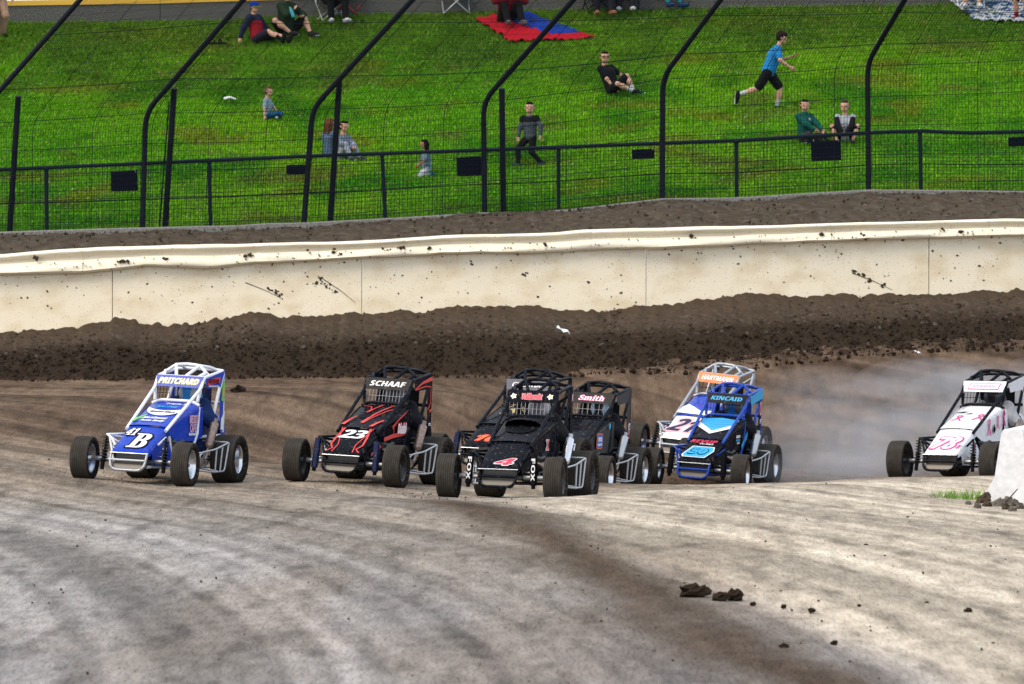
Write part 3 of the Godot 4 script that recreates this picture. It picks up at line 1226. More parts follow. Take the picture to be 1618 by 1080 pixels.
# lettering of a given width, laid on a panel; right and up span the panel
func letters(parent: Node, text: String, m: Material, centre: Vector3, right: Vector3, up: Vector3, width: float, height: float, slant := 0.0, bold := 0.6, rise := 0.004, serif := false, called := "lettering") -> void:
	var t := TextMesh.new()
	t.text = text
	t.font = font(bold, serif)
	t.font_size = 64
	t.pixel_size = 0.01
	t.depth = 0.02
	t.curve_step = 4.0
	var box := t.get_aabb()
	if box.size.x <= 0.0 or box.size.y <= 0.0:
		return
	var r := right.normalized()
	var n := r.cross(up).normalized()
	var u := n.cross(r)
	var sx := width / box.size.x
	var sy := height / box.size.y
	var bs := Basis(r * sx, (u + r * slant) * sy, n * 0.1)
	var place := Transform3D(bs, centre + n * rise - bs * box.get_center() * Vector3(1, 1, 1))
	place.origin += bs.z * box.get_center().z
	# thickened strokes: the same letters again, shifted a little and laid a hair higher or lower
	var shifts := [Vector2.ZERO]
	if bold >= 3.0:
		for k in 8:
			shifts.append(Vector2(cos(TAU * k / 8.0), sin(TAU * k / 8.0)) * height * 0.085)
	elif bold > 0.5:
		for k in 2:
			shifts.append(Vector2((k * 2 - 1) * height * 0.022 * bold, 0.0))
	var st := SurfaceTool.new()
	st.begin(Mesh.PRIMITIVE_TRIANGLES)
	var turn := bs.inverse().transposed()
	for k in t.get_surface_count():
		var arr := t.surface_get_arrays(k)
		var v: PackedVector3Array = arr[Mesh.ARRAY_VERTEX]
		var q: PackedVector3Array = arr[Mesh.ARRAY_NORMAL]
		var ids: PackedInt32Array = arr[Mesh.ARRAY_INDEX]
		for w in shifts.size():
			var move: Vector3 = r * shifts[w].x + u * shifts[w].y - n * 0.00018 * w
			for e in ids:
				st.set_normal((turn * q[e]).normalized())
				st.add_vertex(place * v[e] + move)
	st.index()
	var out := st.commit()
	part(called, out, m, parent)


func outlined(parent: Node, text: String, m: Material, edge: Material, centre: Vector3, right: Vector3, up: Vector3, width: float, height: float, slant := 0.0, serif := false, grow := 1.08) -> void:
	letters(parent, text, edge, centre, right, up, width * lerpf(1.0, grow, 0.2), height, slant, 3.2, 0.003, serif, "lettering_edge")
	letters(parent, text, m, centre, right, up, width, height, slant, 0.9, 0.0055, serif)


# a flat printed shape on the panel that c, r, u span
func decal(parent: Node, called: String, m: Material, c: Vector3, r: Vector3, u: Vector3, pts: Array, rise := 0.003) -> void:
	var n := r.cross(u).normalized()
	var out := []
	for p in pts:
		out.append(c + r * p.x + u * p.y + n * rise)
	var b := Buf.new()
	b.slab(out, n, 0.0012)
	part(called, b.done(), m, parent)


func arc_pts(cx: float, cy: float, rx: float, ry: float, a0: float, a1: float, n: int) -> Array:
	var out := []
	for i in n + 1:
		var a := lerpf(a0, a1, float(i) / n)
		out.append(Vector2(cx + rx * cos(a), cy + ry * sin(a)))
	return out


var wheel_cache := {}


func wheel_meshes(rear: bool) -> Array:
	if wheel_cache.has(rear):
		return wheel_cache[rear]
	var r := 0.292 if rear else 0.257
	var w := 0.15 if rear else 0.11
	var rim := 0.168
	var carcass := Buf.new()
	# side walls, from bead to shoulder on both sides
	carcass.lathe([Vector2(rim, -w * 0.72), Vector2(rim + 0.02, -w * 0.93), Vector2(rim + 0.05, -w), Vector2(r - 0.035, -w), Vector2(r - 0.0105, -w * 0.955), Vector2(r - 0.0105, w * 0.955), Vector2(r - 0.035, w), Vector2(rim + 0.05, w), Vector2(rim + 0.02, w * 0.93), Vector2(rim, w * 0.72)], Vector3.ZERO, Vector3.RIGHT, 56)
	var tread := Buf.new()
	var prof := [Vector2(r - 0.01, -w * 0.96), Vector2(r - 0.003, -w * 0.9)]
	var n := 9 if rear else 7
	for i in n:
		var y0 := lerpf(-w * 0.84, w * 0.84, (i + 0.06) / n)
		var y1 := lerpf(-w * 0.84, w * 0.84, (i + 0.94) / n)
		var crown := 0.003 * (1.0 - pow(2.0 * (i + 0.5) / n - 1.0, 2.0))
		prof.append_array([Vector2(r - 0.006, y0 - 0.0004), Vector2(r - 0.002 + crown, y0 + 0.002), Vector2(r - 0.002 + crown, y1 - 0.002), Vector2(r - 0.006, y1)])
	prof.append_array([Vector2(r - 0.003, w * 0.9), Vector2(r - 0.01, w * 0.96)])
	tread.lathe(prof, Vector3.ZERO, Vector3.RIGHT, 56, false)
	var rimb := Buf.new()
	# barrel with a deep dish towards +x, then the back
	rimb.lathe([Vector2(0.164, w * 0.6), Vector2(0.173, w * 0.74), Vector2(0.172, w * 0.78), Vector2(0.166, w * 0.74), Vector2(0.16, w * 0.7), Vector2(0.148, w * 0.45), Vector2(0.138, 0.01), Vector2(0.128, -0.012), Vector2(0.1, -0.01), Vector2(0.055, 0.004), Vector2(0.03, 0.012), Vector2(0.0, 0.015)], Vector3.ZERO, Vector3.RIGHT, 36)
	rimb.lathe([Vector2(0.0, -0.02), Vector2(0.12, -0.022), Vector2(0.14, -0.03), Vector2(0.155, -w * 0.6), Vector2(0.166, -w * 0.74), Vector2(0.172, -w * 0.78), Vector2(0.173, -w * 0.74), Vector2(0.164, -w * 0.6)], Vector3.ZERO, Vector3.RIGHT, 36)
	var hub := Buf.new()
	hub.lathe([Vector2(0.045, 0.0), Vector2(0.045, 0.02), Vector2(0.03, 0.05), Vector2(0.024, 0.055), Vector2(0.0, 0.058)], Vector3.ZERO, Vector3.RIGHT, 14)
	hub.lathe([Vector2(0.0, -0.09), Vector2(0.03, -0.088), Vector2(0.04, -0.02)], Vector3.ZERO, Vector3.RIGHT, 14)
	for k in 6:
		var a := TAU * k / 6.0
		hub.box(Vector3(0.004, cos(a) * 0.075, sin(a) * 0.075), Vector3(0.02, 0.02, 0.075), Basis(Vector3.RIGHT, a + PI / 2) * Basis(Vector3.FORWARD, 0.0), 0.004)
		hub.box(Vector3(-0.03, cos(a) * 0.07, sin(a) * 0.07), Vector3(0.016, 0.018, 0.1), Basis(Vector3.RIGHT, -a + PI / 2), 0.004)
	wheel_cache[rear] = [carcass.done(), tread.done(), rimb.done(), hub.done()]
	return wheel_cache[rear]


func wheel(car: Node3D, called: String, rear: bool, left: bool, rim_m: Material, x: float, z: float, steer := 0.0) -> void:
	var o := Node3D.new()
	o.name = called
	car.add_child(o, true)
	var r := 0.292 if rear else 0.257
	o.position = Vector3(x if left else -x, r, z)
	o.rotation.y = steer + (0.0 if left else PI)
	o.rotation.z = 0.02 if left else -0.02
	var m := wheel_meshes(rear)
	part("tyre", m[0], M.tyre, o)
	part("tread", m[1], M.tread, o)
	part("rim", m[2], rim_m, o)
	part("hub", m[3], M.alloy if rim_m != M.black_rim else M.engine, o)


func pipe(car: Node, called: String, m: Material, paths: Array, r: float, sides := 8) -> MeshInstance3D:
	var b := Buf.new()
	for p in paths:
		b.tube(p, r, sides)
	return part(called, b.done(), m, car)


func rounded(pts: Array, rad: float) -> Array:
	var out := [pts[0]]
	for i in range(1, pts.size() - 1):
		var p: Vector3 = pts[i]
		var a: Vector3 = p + (pts[i - 1] - p).limit_length(rad)
		var b: Vector3 = p + (pts[i + 1] - p).limit_length(rad)
		for k in 5:
			var w := k / 4.0
			out.append(a.lerp(p, w).lerp(p.lerp(b, w), w))
	out.append(pts[-1])
	return out


# a panel bent over its long edges: rows of [half width, y, z], edges rolled down by drop
func folded(rows: Array, drop: float, crown := 0.012) -> ArrayMesh:
	var b := Buf.new()
	var prof := [[-1.0, -1.0], [-0.985, -0.55], [-0.95, -0.2], [-0.88, -0.03], [-0.5, 0.0], [0.0, 0.0], [0.5, 0.0], [0.88, -0.03], [0.95, -0.2], [0.985, -0.55], [1.0, -1.0]]
	var grid := []
	for r in rows:
		var line := []
		var dr: float = r[3] if r.size() > 3 else drop
		for p in prof:
			line.append(Vector3(p[0] * r[0], r[1] + p[1] * dr + crown * (1.0 - p[0] * p[0]), r[2]))
		grid.append(line)
	for i in rows.size() - 1:
		for j in prof.size() - 1:
			b.quad(grid[i][j], grid[i][j + 1], grid[i + 1][j + 1], grid[i + 1][j], 1)
			b.quad(grid[i][j] - Vector3(0, 0.004, 0), grid[i + 1][j] - Vector3(0, 0.004, 0), grid[i + 1][j + 1] - Vector3(0, 0.004, 0), grid[i][j + 1] - Vector3(0, 0.004, 0), 2)
	return b.done()


func coil(a: Vector3, c: Vector3, r: float, turns: int) -> Array:
	var out := []
	var ax := (c - a).normalized()
	var s := ax.cross(Vector3.FORWARD).normalized()
	var u := s.cross(ax)
	for i in turns * 8 + 1:
		var t := float(i) / (turns * 8)
		var an := TAU * turns * t
		out.append(a.lerp(c, t) + (s * cos(an) + u * sin(an)) * r)
	return out


func settle(o: Node3D, px: float, d: float, yaw_deg: float) -> void:
	# set a car with its front axle at that place and rest its four tyres on the clay
	var yaw := deg_to_rad(yaw_deg)
	var fwd := Vector3(sin(yaw), 0, cos(yaw))
	var left := Vector3(cos(yaw), 0, -sin(yaw))
	var axle := Vector3((px - 809.0) * d / F, 0, -d)
	var mid := axle - fwd * HALF_BASE
	var h := []
	for q in [[1, 1], [1, -1], [-1, 1], [-1, -1]]:
		var p: Vector3 = mid + fwd * (HALF_BASE * q[0]) + left * (0.6 * q[1])
		h.append(land(p.x, -p.z))
	var fl: Vector3 = (fwd * HALF_BASE * 2.0 + Vector3.UP * ((h[0] + h[1] - h[2] - h[3]) * 0.5)).normalized()
	var ll: Vector3 = (left * 1.2 + Vector3.UP * ((h[0] + h[2] - h[1] - h[3]) * 0.5)).normalized()
	var up: Vector3 = fl.cross(ll).normalized()
	ll = up.cross(fl).normalized()
	o.transform = Transform3D(Basis(ll, up, fl), Vector3(mid.x, (h[0] + h[1] + h[2] + h[3]) * 0.25 - 0.006, mid.z))


# the panels' own frames: centre, right, up (right is the viewer's right when facing the nose)
const NOSE_C := Vector3(0, 0.531, 0.78)
const NOSE_U := Vector3(0, 0.467, -0.884)
const HOOD_C := Vector3(0, 0.8175, 0.08)
const HOOD_U := Vector3(0, 0.2873, -0.9578)
const VISOR_C := Vector3(0, 1.1955, -0.4435)
const VISOR_U := Vector3(0, 0.9, -0.436)


func race_car(cfg: Dictionary) -> Node3D:
	var car := thing("race_car", cfg.label, "race car", Vector3.ZERO, "midget race cars on the clay")
	var fr: Material = cfg.frame
	var hood_m: Material = cfg.hood
	var nose_m: Material = cfg.get("nose", hood_m)
	var side_m: Material = cfg.get("side", hood_m)
	var nerf_m: Material = cfg.get("nerf", M.chrome)
	# wheels
	var st: float = cfg.get("steer", 0.06)
	wheel(car, "front_wheel", false, true, cfg.rim, 0.63, HALF_BASE, st)
	wheel(car, "front_wheel", false, false, cfg.get("rim_right", cfg.rim), 0.63, HALF_BASE, st)
	wheel(car, "rear_wheel", true, true, cfg.get("rim_rear", cfg.rim), 0.53, -HALF_BASE)
	wheel(car, "rear_wheel", true, false, cfg.get("rim_right", cfg.rim), 0.58, -HALF_BASE)
	# axles
	pipe(car, "front_axle", cfg.get("axle", M.steel), [[Vector3(-0.5, 0.262, HALF_BASE), Vector3(0.5, 0.262, HALF_BASE)]], 0.03, 10)
	pipe(car, "rear_axle", M.steel, [[Vector3(-0.5, 0.292, -HALF_BASE), Vector3(0.5, 0.292, -HALF_BASE)]], 0.036, 10)
	pipe(car, "steering_link", M.chrome, [[Vector3(-0.47, 0.3, 0.8), Vector3(0.3, 0.32, 0.78)], [Vector3(0.47, 0.3, 0.8), Vector3(0.4, 0.3, 0.2)]], 0.011, 6)
	pipe(car, "radius_rod", fr if cfg.get("white_rods", false) else M.alloy, [[Vector3(-0.46, 0.27, 0.85), Vector3(-0.25, 0.3, 0.15)], [Vector3(0.46, 0.27, 0.85), Vector3(0.25, 0.3, 0.15)], [Vector3(0.42, 0.3, -0.85), Vector3(0.28, 0.28, -0.2)], [Vector3(-0.42, 0.3, -0.85), Vector3(-0.28, 0.28, -0.2)]], 0.013, 6)
	# frame: lower and middle rails, uprights
	var rails := []
	for s in [-1.0, 1.0]:
		rails.append(rounded([Vector3(s * 0.2, 0.2, 0.98), Vector3(s * 0.26, 0.19, 0.3), Vector3(s * 0.3, 0.19, -0.6), Vector3(s * 0.24, 0.3, -1.15)], 0.1))
		rails.append(rounded([Vector3(s * 0.21, 0.36, 0.98), Vector3(s * 0.22, 0.52, 0.45), Vector3(s * 0.27, 0.54, -0.35), Vector3(s * 0.29, 0.56, -1.15)], 0.1))
		rails.append([Vector3(s * 0.25, 0.56, 0.45), Vector3(s * 0.26, 0.19, 0.3)])
		rails.append([Vector3(s * 0.315, 0.58, -0.3), Vector3(s * 0.28, 0.19, -0.1)])
		rails.append([Vector3(s * 0.315, 0.6, -0.9), Vector3(s * 0.29, 0.2, -0.55)])
	pipe(car, "frame_rails", fr, rails, 0.018)
	# roll cage
	var cage := []
	for s in [-1.0, 1.0]:
		cage.append(rounded([Vector3(s * 0.245, 0.62, 0.56), Vector3(s * 0.29, 1.12, -0.42), Vector3(s * 0.292, 1.25, -0.5), Vector3(s * 0.3, 1.335, -1.13), Vector3(s * 0.31, 0.6, -1.17)], 0.06))
		cage.append(rounded([Vector3(s * 0.296, 1.272, -0.66), Vector3(s * 0.15, 1.39, -0.72), Vector3(0.0, 1.4, -0.73)], 0.05))
		cage.append(rounded([Vector3(s * 0.15, 1.388, -0.72), Vector3(s * 0.17, 1.37, -1.02), Vector3(s * 0.2, 1.345, -1.13)], 0.05))
		cage.append([Vector3(s * 0.15, 1.388, -0.72), Vector3(s * 0.06, 1.258, -0.5)])
		cage.append([Vector3(s * 0.26, 1.31, -0.66), Vector3(s * 0.22, 1.255, -0.5)])
		cage.append([Vector3(s * 0.302, 1.3, -1.12), Vector3(s * 0.315, 0.62, -0.72)])
		cage.append([Vector3(s * 0.3, 0.9, -0.36), Vector3(s * 0.315, 0.58, -0.3)])
		cage.append([Vector3(s * 0.27, 0.96, -0.38), Vector3(s * 0.285, 1.1, -0.42)])
	cage.append([Vector3(-0.292, 1.25, -0.5), Vector3(0.292, 1.25, -0.5)])
	cage.append(rounded([Vector3(-0.3, 1.335, -1.13), Vector3(-0.2, 1.345, -1.13), Vector3(0.2, 1.345, -1.13), Vector3(0.3, 1.335, -1.13)], 0.05))
	cage.append([Vector3(-0.31, 0.8, -1.16), Vector3(0.31, 1.25, -1.14)])
	cage.append([Vector3(-0.31, 0.95, -1.15), Vector3(0.31, 0.95, -1.15)])
	cage.append(rounded([Vector3(-0.3, 0.92, -0.37), Vector3(-0.2, 0.965, -0.38), Vector3(0.2, 0.965, -0.38), Vector3(0.3, 0.92, -0.37)], 0.05))
	var cage_o := pipe(car, "roll_cage", cfg.get("cage", fr), cage, 0.0205, 10)
	if cfg.has("label_cage"):
		cage_o.set_meta("label", cfg.label_cage)
	# nose, hood
	var nose := part("nose_panel", folded([[0.232, 0.345, 1.075, 0.03], [0.234, 0.368, 1.062, 0.05], [0.24, 0.44, 0.93, 0.09], [0.246, 0.58, 0.66, 0.13], [0.25, 0.655, 0.515, 0.13]], 0.1), nose_m, car)
	var rim_b := Buf.new()
	rim_b.tube([Vector3(-0.236, 0.352, 1.078), Vector3(0.236, 0.352, 1.078)], 0.008, 6)
	part("nose_trim", rim_b.done(), M.chrome, nose)
	var hood := part("hood", folded([[0.252, 0.668, 0.53, 0.1], [0.256, 0.685, 0.47, 0.11], [0.275, 0.79, 0.12, 0.12], [0.295, 0.885, -0.2, 0.12], [0.302, 0.93, -0.37, 0.1]], 0.1), hood_m, car)
	if cfg.get("scoop", false):
		# a raised lip over an open mouth, running back into the hood
		var b := Buf.new()
		var grid := []
		for i in 9:
			var t := i / 8.0
			var z := lerpf(0.02, -0.37, t)
			var base_y := lerpf(0.822, 0.925, t)
			var tall := lerpf(0.105, 0.04, smoothstep(0.0, 1.0, t))
			var wide := lerpf(0.215, 0.25, t)
			var line := []
			for j in 13:
				var a := PI * j / 12.0
				line.append(Vector3(-cos(a) * wide, base_y + pow(sin(a), 0.6) * tall, z - 0.1 * (1.0 - sin(a)) * (1.0 - t)))
			grid.append(line)
		for i in 8:
			for j in 12:
				b.quad(grid[i][j], grid[i][j + 1], grid[i + 1][j + 1], grid[i + 1][j], 1)
		b.tube(grid[0], 0.008, 6)
		part("hood_scoop", b.done(), cfg.get("scoop_m", hood_m), car)
	# side skins
	for s in [-1.0, 1.0]:
		var out := Vector3(s, 0, 0)
		var b := Buf.new()
		b.slab([Vector3(s * 0.254, 0.6, 0.52), Vector3(s * 0.254, 0.655, 0.5), Vector3(s * 0.302, 0.91, -0.34), Vector3(s * 0.318, 0.9, -0.44), Vector3(s * 0.328, 0.56, -0.46), Vector3(s * 0.31, 0.5, -0.3), Vector3(s * 0.272, 0.5, 0.3)], out, 0.004)
		part("side_panel", b.done(), side_m, car)
		var low := Buf.new()
		low.slab([Vector3(s * 0.248, 0.22, 0.92), Vector3(s * 0.248, 0.36, 0.98), Vector3(s * 0.254, 0.56, 0.56), Vector3(s * 0.27, 0.4, 0.42), Vector3(s * 0.27, 0.2, 0.42)], out, 0.004)
		part("engine_panel", low.done(), cfg.get("low", side_m), car)
		if cfg.has("flag"):
			var fb := Buf.new()
			var x: float = s * 0.316
			fb.slab([Vector3(x, 1.235, -0.5), Vector3(x, 1.345, -1.15), Vector3(x, 0.62, -1.19), Vector3(x, 0.62, -1.06), Vector3(x, 1.15, -1.0), Vector3(x, 1.12, -0.56)], out, 0.004)
			part("sail_panel", fb.done(), cfg.flag, car)
		elif cfg.has("back_flag"):
			var fb := Buf.new()
			var x: float = s * 0.316
			fb.slab([Vector3(x, 1.3, -1.05), Vector3(x, 1.34, -1.15), Vector3(x, 0.62, -1.19), Vector3(x, 0.62, -1.1)], out, 0.004)
			part("sail_panel", fb.done(), cfg.back_flag, car)
	if cfg.has("top_flag"):
		for s in [-1.0, 1.0]:
			var fb := Buf.new()
			var x: float = s * 0.322
			fb.slab([Vector3(x, 1.235, -0.5), Vector3(x, 1.345, -1.15), Vector3(x, 1.2, -1.16), Vector3(x, 1.12, -0.56)], Vector3(s, 0, 0), 0.004)
			part("top_panel", fb.done(), cfg.top_flag, car)
	# visor board over the windscreen
	var vb := Buf.new()
	vb.slab([Vector3(-0.285, 1.125, -0.415), Vector3(0.285, 1.125, -0.415), Vector3(0.297, 1.262, -0.482), Vector3(-0.297, 1.262, -0.482)], VISOR_U.cross(Vector3.LEFT), 0.004)
	var visor := part("visor_board", vb.done(), cfg.visor, car)
	# wire screen
	var wires := []
	var n_w: int = cfg.get("wires", 14)
	for i in n_w:
		var x := lerpf(-0.26, cfg.get("wire_to", 0.26), float(i) / (n_w - 1))
		wires.append([Vector3(x, 0.93, -0.37), Vector3(x, 1.13, -0.425)])
	wires.append([Vector3(-0.27, 0.955, -0.375), Vector3(cfg.get("wire_to", 0.26) + 0.01, 0.955, -0.375)])
	wires.append([Vector3(-0.27, 1.05, -0.4), Vector3(cfg.get("wire_to", 0.26) + 0.01, 1.05, -0.4)])
	pipe(car, "rock_screen", cfg.get("wire_m", M.screen_wire), wires, 0.0035, 5)
	# front bumper loop, radiator, tray
	pipe(car, "front_bumper", cfg.get("bumper", fr), [rounded([Vector3(-0.225, 0.36, 1.06), Vector3(-0.215, 0.2, 1.12), Vector3(-0.17, 0.155, 1.13), Vector3(0.17, 0.155, 1.13), Vector3(0.215, 0.2, 1.12), Vector3(0.225, 0.36, 1.06)], 0.06), [Vector3(-0.215, 0.27, 1.1), Vector3(0.215, 0.27, 1.1)]], 0.0165)
	var rb := Buf.new()
	rb.box(Vector3(0, 0.27, 0.99), Vector3(0.4, 0.15, 0.045), Basis(Vector3.RIGHT, -0.12), 0.006)
	var rad := part("radiator", rb.done(), M.radiator, car)
	var fins := Buf.new()
	for i in 15:
		fins.box(Vector3(0, 0.205 + 0.0095 * i, 1.016 - 0.0011 * i), Vector3(0.37, 0.003, 0.008))
	part("fin_rows", fins.done(), M.steel, rad)
	var tb := Buf.new()
	tb.slab([Vector3(-0.2, 0.225, 1.07), Vector3(0.2, 0.225, 1.07), Vector3(0.19, 0.15, 1.1), Vector3(-0.19, 0.15, 1.1)], Vector3(0, 0.37, 0.93), 0.004)
	part("skid_tray", tb.done(), M.tray, car)
	# coil-over shock absorbers and their towers
	for s in [-1.0, 1.0]:
		var towers := []
		var top := Vector3(s * 0.37, 0.55, 0.86)
		if s < 0.0:
			towers.append(rounded([Vector3(s * 0.235, 0.43, 0.93), Vector3(s * 0.29, 0.52, 0.9), top], 0.07))
		if s < 0.0:
			towers.append([Vector3(s * 0.25, 0.56, 0.45), top])
		towers.append([Vector3(s * 0.25, 0.46, 0.78), top])
		if s < 0.0:
			towers.append([top, Vector3(s * 0.44, 0.53, 0.6), Vector3(s * 0.26, 0.5, 0.42)])
		if s < 0.0:
			towers.append([Vector3(s * 0.22, 0.24, 0.98), Vector3(s * 0.33, 0.53, 0.87)])
		var foot := Vector3(s * 0.385, 0.14, 0.93)
		var sb := Buf.new()
		sb.tube([foot, foot.lerp(top, 0.55)], 0.024, 10)
		sb.tube([foot.lerp(top, 0.5), top], 0.013, 8)
		var shock := part("shock_absorber", sb.done(), cfg.get("shock", M.black), car)
		if cfg.get("coils", true):
			var cb := Buf.new()
			cb.tube(coil(foot.lerp(top, 0.22), foot.lerp(top, 0.92), 0.036, 8), 0.0075, 5)
			part("coil_spring", cb.done(), cfg.get("spring", M.spring), shock)
		else:
			var cb := Buf.new()
			cb.tube([foot.lerp(top, 0.1), foot.lerp(top, 0.95)], 0.04, 12)
			var cov := part("shock_cover", cb.done(), cfg.get("shock_cover", M.black), shock)
			if cfg.has("shock_text"):
				letters(cov, cfg.shock_text, M.print_white, foot.lerp(top, 0.5) + Vector3(0, 0.01, 0.036), (top - foot).normalized() * -1.0, Vector3.RIGHT, 0.26, 0.045, 0.0, 0.6, 0.006)
		pipe(car, "shock_tower", cfg.get("tower", fr), towers, 0.0145)
	# engine, headers, muffler
	var eb := Buf.new()
	eb.box(Vector3(0.0, 0.4, 0.2), Vector3(0.34, 0.3, 0.5), Basis.IDENTITY, 0.03)
	eb.box(Vector3(0.02, 0.58, 0.2), Vector3(0.26, 0.12, 0.46), Basis(Vector3.BACK, 0.3), 0.03)
	eb.lathe([Vector2(0, -0.04), Vector2(0.06, -0.04), Vector2(0.06, 0.04), Vector2(0, 0.04)], Vector3(0.24, 0.46, 0.32), Vector3.RIGHT, 14)
	eb.tube([Vector3(0.24, 0.5, 0.4), Vector3(0.31, 0.48, 0.3), Vector3(0.3, 0.5, 0.1)], 0.022, 8)
	eb.tube([Vector3(0.24, 0.4, 0.3), Vector3(0.33, 0.4, 0.15), Vector3(0.28, 0.46, -0.1)], 0.018, 8)
	part("engine", eb.done(), M.engine, car)
	var pipes := []
	for i in 4:
		var z := 0.36 - 0.11 * i
		pipes.append(rounded([Vector3(0.2, 0.44, z), Vector3(0.34, 0.42, z), Vector3(0.4 - 0.015 * i, 0.2 + 0.025 * i, z - 0.12), Vector3(0.42, 0.2 + 0.02 * i, -0.18), Vector3(0.43, 0.28, -0.33), Vector3(0.435, 0.42, -0.38)], 0.08))
	pipe(car, "exhaust_header", M.exhaust, pipes, 0.021)
	var mb := Buf.new()
	var m0 := Vector3(0.437, 0.44, -0.39)
	var m1 := Vector3(0.45, 0.77, -0.56)
	mb.lathe([Vector2(0.03, -0.03), Vector2(0.052, 0.0), Vector2(0.054, 0.01), Vector2(0.054, 0.3), Vector2(0.05, 0.31)], m0, m1 - m0, 18)
	mb.lathe([Vector2(0.05, 0.31), Vector2(0.03, 0.312), Vector2(0.03, 0.37), Vector2(0.026, 0.37), Vector2(0.024, 0.3)], m0, m1 - m0, 18)
	part("muffler", mb.done(), cfg.get("muffler", M.exhaust), car)
	# side bars
	for s in [-1.0, 1.0]:
		var outer := 0.655
		var bars := [
			rounded([Vector3(s * 0.3, 0.5, -0.55), Vector3(s * outer, 0.5, -0.5), Vector3(s * outer * 0.96, 0.42, -0.12), Vector3(s * 0.56, 0.38, 0.18), Vector3(s * 0.52, 0.17, 0.2), Vector3(s * outer * 0.96, 0.15, -0.12), Vector3(s * outer * 0.98, 0.16, -0.42), Vector3(s * outer, 0.5, -0.5)], 0.05),
			[Vector3(s * outer * 0.965, 0.43, -0.16), Vector3(s * outer * 0.96, 0.155, -0.14)],
			[Vector3(s * outer * 0.98, 0.47, -0.33), Vector3(s * outer * 0.97, 0.155, -0.29)],
			[Vector3(s * 0.56, 0.38, 0.18), Vector3(s * 0.27, 0.32, 0.2)],
			[Vector3(s * outer * 0.97, 0.16, -0.2), Vector3(s * 0.28, 0.2, -0.2)],
		]
		pipe(car, "side_bar", nerf_m, bars, 0.011)
	# belly, seat, tail tank, dash, steering wheel
	var bb := Buf.new()
	bb.slab([Vector3(-0.25, 0.18, 0.9), Vector3(0.25, 0.18, 0.9), Vector3(0.29, 0.17, -1.1), Vector3(-0.29, 0.17, -1.1)], Vector3.UP, 0.006)
	part("belly_pan", bb.done(), M.black, car)
	var sb2 := Buf.new()
	sb2.box(Vector3(0, 0.36, -0.7), Vector3(0.42, 0.06, 0.42), Basis(Vector3.RIGHT, 0.1), 0.02)
	sb2.box(Vector3(0, 0.66, -0.96), Vector3(0.42, 0.66, 0.06), Basis(Vector3.RIGHT, -0.14), 0.025)
	for s in [-1, 1]:
		sb2.box(Vector3(s * 0.215, 0.68, -0.86), Vector3(0.04, 0.34, 0.2), Basis(Vector3.RIGHT, -0.14), 0.015)
		sb2.box(Vector3(s * 0.17, 1.05, -0.93), Vector3(0.035, 0.2, 0.22), Basis(Vector3.UP, -s * 0.2), 0.015)
	sb2.box(Vector3(0, 1.06, -1.03), Vector3(0.26, 0.22, 0.04), Basis.IDENTITY, 0.015)
	part("seat", sb2.done(), cfg.get("seat", M.black), car)
	var tail := Buf.new()
	var tprof := []
	for i in 11:
		var t := i / 10.0
		tprof.append(Vector2(0.29 * pow(sin(PI * (0.5 - 0.5 * t)), 0.55) if i < 10 else 0.0, 0.62 * t))
	tail.lathe(tprof, Vector3(0, 0.62, -1.16), Vector3(0, -0.1, -1), 20)
	part("tail_tank", tail.done(), cfg.get("tail", side_m), car)
	var rbm := Buf.new()
	rbm.tube(rounded([Vector3(-0.22, 0.5, -1.6), Vector3(-0.22, 0.28, -1.78), Vector3(0.22, 0.28, -1.78), Vector3(0.22, 0.5, -1.6)], 0.08), 0.0165, 8)
	part("rear_bumper", rbm.done(), cfg.get("bumper", fr), car)
	var db := Buf.new()
	db.slab([Vector3(-0.29, 0.88, -0.38), Vector3(0.29, 0.88, -0.38), Vector3(0.3, 0.66, -0.36), Vector3(-0.3, 0.66, -0.36)], Vector3(0, 0.1, -1), 0.005)
	part("dashboard", db.done(), M.black, car)
	var ring := []
	for i in 24:
		var a := TAU * i / 24.0
		ring.append(Vector3(0.15 * cos(a), 0.8 + 0.15 * sin(a) * 0.94, -0.52 + 0.05 * sin(a)))
	var swb := Buf.new()
	swb.tube(ring, 0.014, 7, true)
	swb.tube([Vector3(-0.15, 0.8, -0.52), Vector3(0.15, 0.8, -0.52)], 0.01, 6)
	swb.tube([Vector3(0, 0.8, -0.52), Vector3(0, 0.76, -0.36)], 0.012, 6)
	part("steering_wheel", swb.done(), M.belt, car)
	settle(car, cfg.px, cfg.d, cfg.yaw)
	if cfg.has("size"):
		car.scale = Vector3.ONE * cfg.size
	return car


func piece(car: Node3D, called: String, nth := 0) -> Node:
	var found := []
	for c in car.get_children():
		if String(c.name).rstrip("0123456789") == called:
			found.append(c)
	return found[mini(nth, found.size() - 1)]


